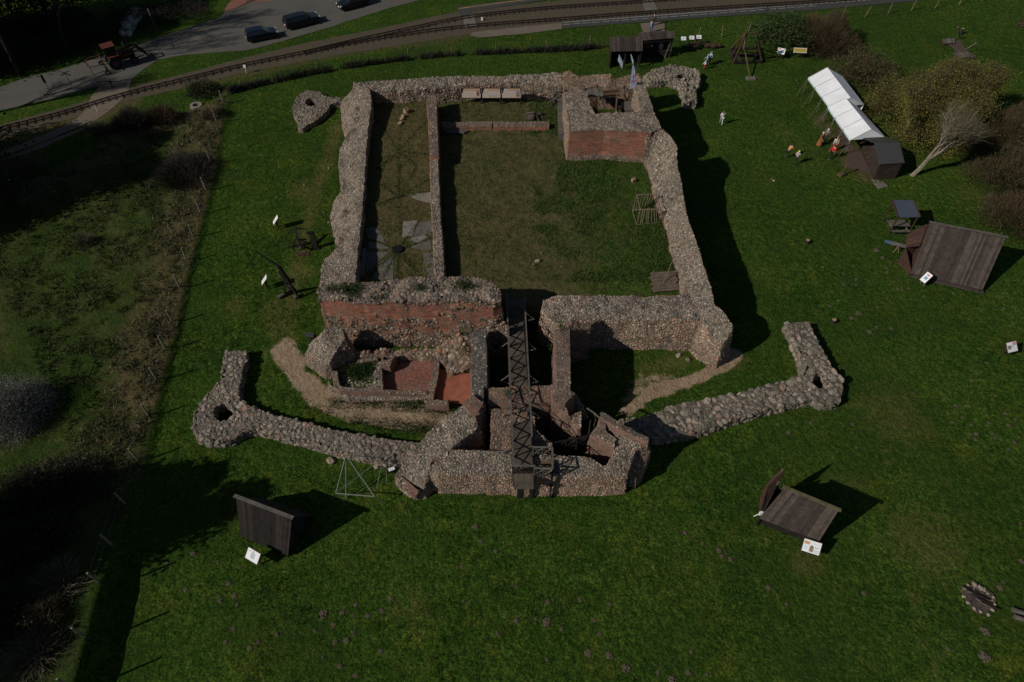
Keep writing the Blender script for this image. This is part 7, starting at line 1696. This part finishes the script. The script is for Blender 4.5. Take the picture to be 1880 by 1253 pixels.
bush("straw_tuft", "pale straw clump at the upper end of the left fence", "bush", 388, 212, 1.1, 1.4, .9, 2500, M['drygrass'], 327, group=LG, L=(.3, .8))
bush("pale_shrub", "pale twiggy scrub in the shade at the left edge", "bush", 40, 318, 3.8, 2.6, 1.8, 3500, M['twig_pale'], 328, group=LG, L=(.5, 1.4), w_=.02)
bush("pale_shrub", "pale brush heap below the wheel ruts", "bush", 185, 240, 1.8, 1.2, .8, 1800, M['twig_pale'], 329, group=LG, L=(.3, .9))
for i, (px, py, lab) in enumerate([(105, 1075, "fallen bare branches, the upper heap at the lower left"), (60, 1200, "fallen bare branches, the lower heap at the lower left edge")]):
    o = bush("fallen_branches", lab, "branches", px, py, 1.7, 2.0, .5, 1500, M['twig_pale'], 360 + i, group="fallen branches at the lower left", L=(.4, 1.3), w_=.03, up=.1)
    g = G(px, py); rr = random.Random(i + 5)
    for k in range(12):
        a = rr.uniform(0, 6.28); p_ = Vector(g) + Vector((rr.uniform(-1, 1), rr.uniform(-1.2, 1.2), .15)); dd = Vector((math.cos(a), math.sin(a), rr.uniform(0, .25))); mb = MB(); q = p_
        for j in range(4):
            e = q + dd * .4; mb.tube(q, e, .032 - .006 * j, .026 - .006 * j, 5); dd = (dd + Vector((rr.gauss(0, .35), rr.gauss(0, .35), .05))).normalized()
            s_ = e; mb.tube(s_, s_ + (dd + Vector((rr.gauss(0, .8), rr.gauss(0, .8), .3))).normalized() * rr.uniform(.3, .7), .014, .005, 4); q = e
        mb.build("branch", M['twig_pale'] if k % 2 else M['bark'], o)
for i, (px, py, r_, lab) in enumerate([(60, 915, 3.4, "dark tangled scrub in the deep shade at the left edge, upper clump"), (135, 890, 2.6, "dark tangled scrub in the deep shade just left of the bank"), (30, 1010, 3.0, "dark tangled scrub at the left edge above the fallen branches"), (20, 1140, 2.4, "dark tangled scrub at the left edge beside the fallen branches"), (95, 990, 2.0, "dark tangled scrub between the bank and the upper fallen branches"), (85, 1140, 1.4, "olive scrub between the two heaps of fallen branches")]):
    bush("scrub", lab, "bush", px, py, r_, r_, [1.3, .6][i > 5], int(1300 * r_), M['twig_dark'] if i < 5 else M['twig_brown'], 380 + i, M['leaf_olive'], int(700 * r_), .08, group="scrub in the rough ground at the lower left")
# wood beyond the road
WG = "trees of the dark wood beyond the road"
for i, (px, py, hh) in enumerate([(0, 70, 13), (75, 40, 14), (135, 30, 13), (215, 0, 14), (330, -20, 12), (-60, 95, 14), (20, 20, 14), (130, 5, 14)]):
    tree("wood_tree", ["bare dark tree nearest the road bend at the left edge of the wood", "bare dark tree second along the wood edge", "bare dark tree in the middle of the wood edge", "bare dark tree above the tractor", "bare dark tree at the wood's right end by the sign post", "bare dark tree reaching in from the left border at the road", "bare dark tree deep in the wood at the upper left corner", "bare dark tree deep in the wood above the level crossing"][i], P(px, py), hh, (random.uniform(-.05, .05), .05), .6, M['darkbark'], 330 + i, M['twig_dark'], None, 0, .1, 3, .2, .3, 3800, WG, tw=(.6, 1.6), tww=.04)
for i, (px, py) in enumerate([(30, 115), (110, 90), (190, 66), (120, 40), (40, 50), (250, 35), (330, 25)]):
    bush("undergrowth", ["low dark scrub by the road at the left edge", "low dark scrub above the cross sign", "low dark scrub left of the tractor cab", "low dark scrub inside the wood, middle", "low dark scrub inside the wood, far left", "low dark scrub left of the sign post", "low dark scrub right end of the wood"][i], "bush", px, py, 5, 4, 1.4, 5000, M['twig_dark'], 350 + i, M['leaf_dark'], 1200, .12, group="scrub under the dark wood", base=P(px, py))
# tall evergreens standing to the left; their shade lies over the rough ground
def shade(px, py, h, z=.6):
    q = P(px, py, z); L = h / math.tan(SUN_EL); return (q.x - L * math.cos(SUN_AZ), q.y - L * math.sin(SUN_AZ))
def evergreen(i, x, y, h, r_, lab, n=7500):
    rg = np.random.default_rng(400 + i); o = empty("evergreen_tree", (x, y, zg(x, y)), lab, "tree", "tall evergreens left of the field")
    b = Vector((x, y, 0)); MB().tube(b, b + Vector((0, 0, h)), .3, .06, 8).build("trunk", M['darkbark'], o)
    t = rg.random(n) ** .7; a = rg.random(n) * 6.283; k = rg.integers(0, 40, n); ph = np.sin(a * 5 + k) * .18
    rad = r_ * (1.08 - t) ** .6 * (.2 + .55 * np.minimum(np.abs(rg.normal(0, .8, n)), 1.7) + ph * 1.3); C_ = np.column_stack([x + rad * np.cos(a), y + rad * np.sin(a), h * .12 + t * h * .9])
    V, F = flakes(C_, rg.uniform(.14, .34, n), rg); np_obj("crown", V, F, M['leaf_dark'], o)
tg = [(330, 262, 14, 5), (235, 262, 13, 5.5), (150, 270, 13, 5.5), (225, 318, 12, 5), (110, 335, 13, 5.5), (20, 300, 13, 6), (40, 390, 12, 5), (-40, 340, 14, 6), (-90, 420, 12, 5),
      (365, 935, 13, 3.4), (290, 900, 12, 4.2), (215, 905, 12, 4.5), (130, 935, 12, 4.5), (50, 960, 12, 4.5), (60, 1050, 11, 3.2), (20, 1150, 11, 3.5), (160, 255, 15, 6), (60, 250, 15, 6), (60, 1100, 11, 3.6), (90, 1190, 10, 3.2)]
WHERE = ["first", "second", "third", "fourth", "fifth", "sixth", "seventh", "eighth", "ninth", "tenth", "eleventh", "twelfth", "thirteenth", "fourteenth", "fifteenth", "sixteenth", "seventeenth", "eighteenth", "nineteenth", "twentieth", "twenty-first"]
for i, (px, py, h, r_) in enumerate(tg):
    x, y = shade(px, py, h * .8)
    vis = max(940 + FPX * (x + r_ * .7) / (y * _c + (CAM_H - zz) * _s) for zz in (h * .2, h * .6, h * .95))
    if vis > 0 and py < 600: x, y = shade(px - 90, py + 30, h * .9)
    evergreen(i, x, y, h, r_, "tall dark evergreen outside the left border, %s in the row" % WHERE[i])
for i, (px, py) in enumerate([(150, 165), (370, 62), (440, 25)]):
    x, y = shade(px, py, 9 if i == 0 else 15); tree("wood_tree", ["bare dark tree left of the level crossing, outside the left border", "bare dark tree in the wood whose shadow falls beside the tractor", "bare dark tree in the wood whose shadow falls behind the blue car"][i], Vector((x, y, 0)), 13 if i == 0 else 17, (.03, .02), .6, M['darkbark'], 370 + i, M['twig_dark'], None, 0, .1, 3, .22, .3, 2500, WG, tw=(.6, 1.6), tww=.05)
for i, (px, py) in enumerate([(-20, 60), (60, 40), (200, 10), (320, -5), (120, 85), (220, 55), (20, 110), (150, 40)]):
    x, y = shade(px, py, 11); evergreen(30 + i, x, y, 15, 6, "tall dark evergreen in the wood left of the road, %s from the road" % WHERE[i], 14000)

M['deadgrowth'] = leaf('dead_growth', [(0, (.05, .03, .018)), (.5, (.10, .06, .035)), (1, (.16, .11, .065))])
# ------------------------------------------------------------------ grass and weeds
def scatter(n, xr, yr, rg): return rg.uniform(*xr, n), rg.uniform(*yr, n)
roomsp = PL([(600, 668), (660, 640), (870, 640), (870, 745), (780, 752), (600, 740)])
def blades(name, label, n, xr, yr, keep, L, W_, m, seed, per=3, spread=.06, zoff=0.0):
    rg = np.random.default_rng(seed); x, y = scatter(n, xr, yr, rg); k = keep(x, y); x, y = x[k], y[k]; z = zground(x, y) + zoff
    x = np.repeat(x, per) + rg.normal(0, spread, len(x) * per); y = np.repeat(y, per) + rg.normal(0, spread, len(y) * per); z = np.repeat(z, per) - .01
    nn = len(x); D = np.column_stack([rg.normal(0, .55, nn), rg.normal(0, .55, nn), np.ones(nn)])
    V, F = slivers(np.column_stack([x, y, z]), D, rg.uniform(*L, nn), rg.uniform(*W_, nn), rg)
    o = np_obj(name, V, F, m); return tag(o, label, "grass", kind="stuff") if label else o
def lawn(x, y):
    k = (np.abs(x) < 8 + y * .75) & (dpoly(x, y, north) > .3) & (dpoly(x, y, bank) > .3) & ~inpoly(x, y, court) & ~inpoly(x, y, roomsp)
    pth = np.minimum(dline(x, y, PL([(520, 640), (545, 690), (590, 728), (660, 755), (740, 768), (815, 772)])), dline(x, y, PL([(1345, 655), (1290, 690), (1210, 715), (1150, 755)])))
    return k & (pth > .8) & (fbm(x, y, 1.2, 61) > .40)
blades("lawn_grass", "short green grass blades of the lawn", 190000, (-50, 75), (8, 84), lawn, (.07, .17), (.02, .045), M['lawnblade'], 501, 3, .07)
blades("lawn_tufts", "taller tufts in the lawn", 26000, (-30, 40), (8, 50), lambda x, y: lawn(x, y) & (fbm(x, y, 2.5, 63) > .55), (.12, .26), (.03, .06), M['lawnblade'], 502, 5, .09)
inbank = lambda x, y: (dpoly(x, y, bank) < -.2) & (np.abs(x) < 12 + y * .78)
blades("field_weeds", "coarse weeds of the rough field", 60000, (-75, -8), (6, 75), lambda x, y: inbank(x, y) & (fbm(x, y, 1.3, 64) > .47), (.12, .4), (.04, .10), M['fieldweeds'], 503, 5, .14)
blades("dry_grass", "dry straw grass along the left fence", 40000, (-60, -8), (22, 72), lambda x, y: inbank(x, y) & (dpoly(x, y, bank) > -7 * fbm(x, y, 3, 66) - .5) & (fbm(x, y, 2.2, 65) > .40), (.25, .6), (.02, .05), M['drygrass'], 504, 4, .14)
incourt = lambda x, y: (dpoly(x, y, court) < -.8) & ~inpoly(x, y, wroom)
blades("courtyard_grass", "grass of the courtyard", 30000, (-18, 18), (42, 75), lambda x, y: incourt(x, y) & (fbm(x, y, 1.0, 67) > .42), (.08, .22), (.03, .06), M['weeds'], 505, 4, .1)
blades("courtyard_lush", "lush green growth on the right of the courtyard", 16000, (2, 18), (42, 72), lambda x, y: incourt(x, y) & (fbm(x, y, 3.5, 68) > .47), (.12, .3), (.04, .08), M['lawnblade'], 506, 5, .12)
inw = lambda x, y: dpoly(x, y, wroom) < -.3
blades("range_weeds", "weeds in the paved range", 5000, (-16, -4), (42, 75), lambda x, y: inw(x, y) & (fbm(x, y, 1.5, 71) > .5), (.06, .2), (.04, .08), M['weeds'], 507, 4, .12)
blades("range_straw", "brown dead growth in the paved range", 5000, (-16, -4), (42, 75), lambda x, y: inw(x, y) & (fbm(x, y, 1.8, 72) > .48), (.05, .16), (.03, .06), M['deadgrowth'], 508, 4, .12)
# green ribs of the paved range
ribs = []
for c, ends in (((731, 278), [(783, 222), (738, 195), (692, 312), (765, 305), (702, 232), (790, 285), (731, 343)]), ((732, 362), [(790, 328), (733, 300), (685, 378), (790, 352), (765, 305), (700, 340), (734, 440)]), ((730, 459), [(792, 438), (766, 410), (678, 507), (676, 440), (702, 512), (730, 512), (764, 500)])):
    for e in ends: ribs.append(PL([c, e], 2.1))
rg = np.random.default_rng(9); xs_, ys_ = [], []
for a, b in ribs:
    n = 230; t = rg.random(n); xs_ += list(a[0] + (b[0] - a[0]) * t + rg.normal(0, .09, n)); ys_ += list(a[1] + (b[1] - a[1]) * t + rg.normal(0, .09, n))
xs_, ys_ = np.array(xs_), np.array(ys_); D = np.column_stack([rg.normal(0, .6, len(xs_)), rg.normal(0, .6, len(xs_)), np.ones(len(xs_))])
V, F = slivers(np.column_stack([xs_, ys_, zground(xs_, ys_)]), D, rg.uniform(.08, .2, len(xs_)), rg.uniform(.04, .09, len(xs_)), rg)
tag(np_obj("rib_grass", V, F, M['weeds']), "green growth tracing the ribs of the paved floor", "grass", kind="stuff")
# growth on top of the tall wall
def ontop(name, label, pts, n, spread, m, seed, L=(.1, .3)):
    rg = np.random.default_rng(seed); C_ = np.array([P(*p)[:] for p in pts]); k = rg.integers(0, len(C_), n); Pb = C_[k] + rg.normal(0, 1, (n, 3)) * np.array(spread)
    V, F = slivers(Pb, np.column_stack([rg.normal(0, .5, n), rg.normal(0, .5, n), np.ones(n)]), rg.uniform(*L, n), rg.uniform(.03, .07, n), rg)
    return tag(np_obj(name, V, F, m), label, "weeds", kind="stuff")
ontop("wall_weeds", "dark weeds growing on top of the tall wall", [(610, 530, 5.3), (625, 532, 5.35), (640, 534, 5.5), (650, 540, 5.3), (690, 547, 5.3), (770, 528, 5.8), (845, 522, 5.9), (860, 525, 5.8), (655, 527, 5.6), (636, 528, 5.5)], 2600, (.4, .25, .1), M['leaf_green'], 601)
ontop("foot_weeds", "weeds at the foot of the chambers and along the path", [(660, 742, .05), (690, 741, .05), (730, 745, .05), (755, 748, .05), (770, 742, .05), (800, 752, .05), (815, 755, .05), (700, 780, .05), (735, 785, .05), (760, 787, .05), (620, 740, .05), (655, 775, .05), (790, 785, .05)], 3500, (.5, .35, .05), M['leaf_green'], 602)
ontop("chamber_weeds", "green growth inside the left brick chamber", [(640, 680, .5), (660, 675, .55), (675, 672, .55), (650, 690, .5), (680, 680, .55), (665, 690, .5)], 3000, (.35, .3, .08), M['leaf_green'], 603)
ontop("gate_weeds", "weeds clinging to the passage walls", [(1030, 600, 4.3), (1011, 640, 1.0), (1010, 660, .6), (933, 725, 3.7), (858, 640, 2.2), (850, 610, 3.4)], 900, (.15, .3, .2), M['leaf_green'], 604)
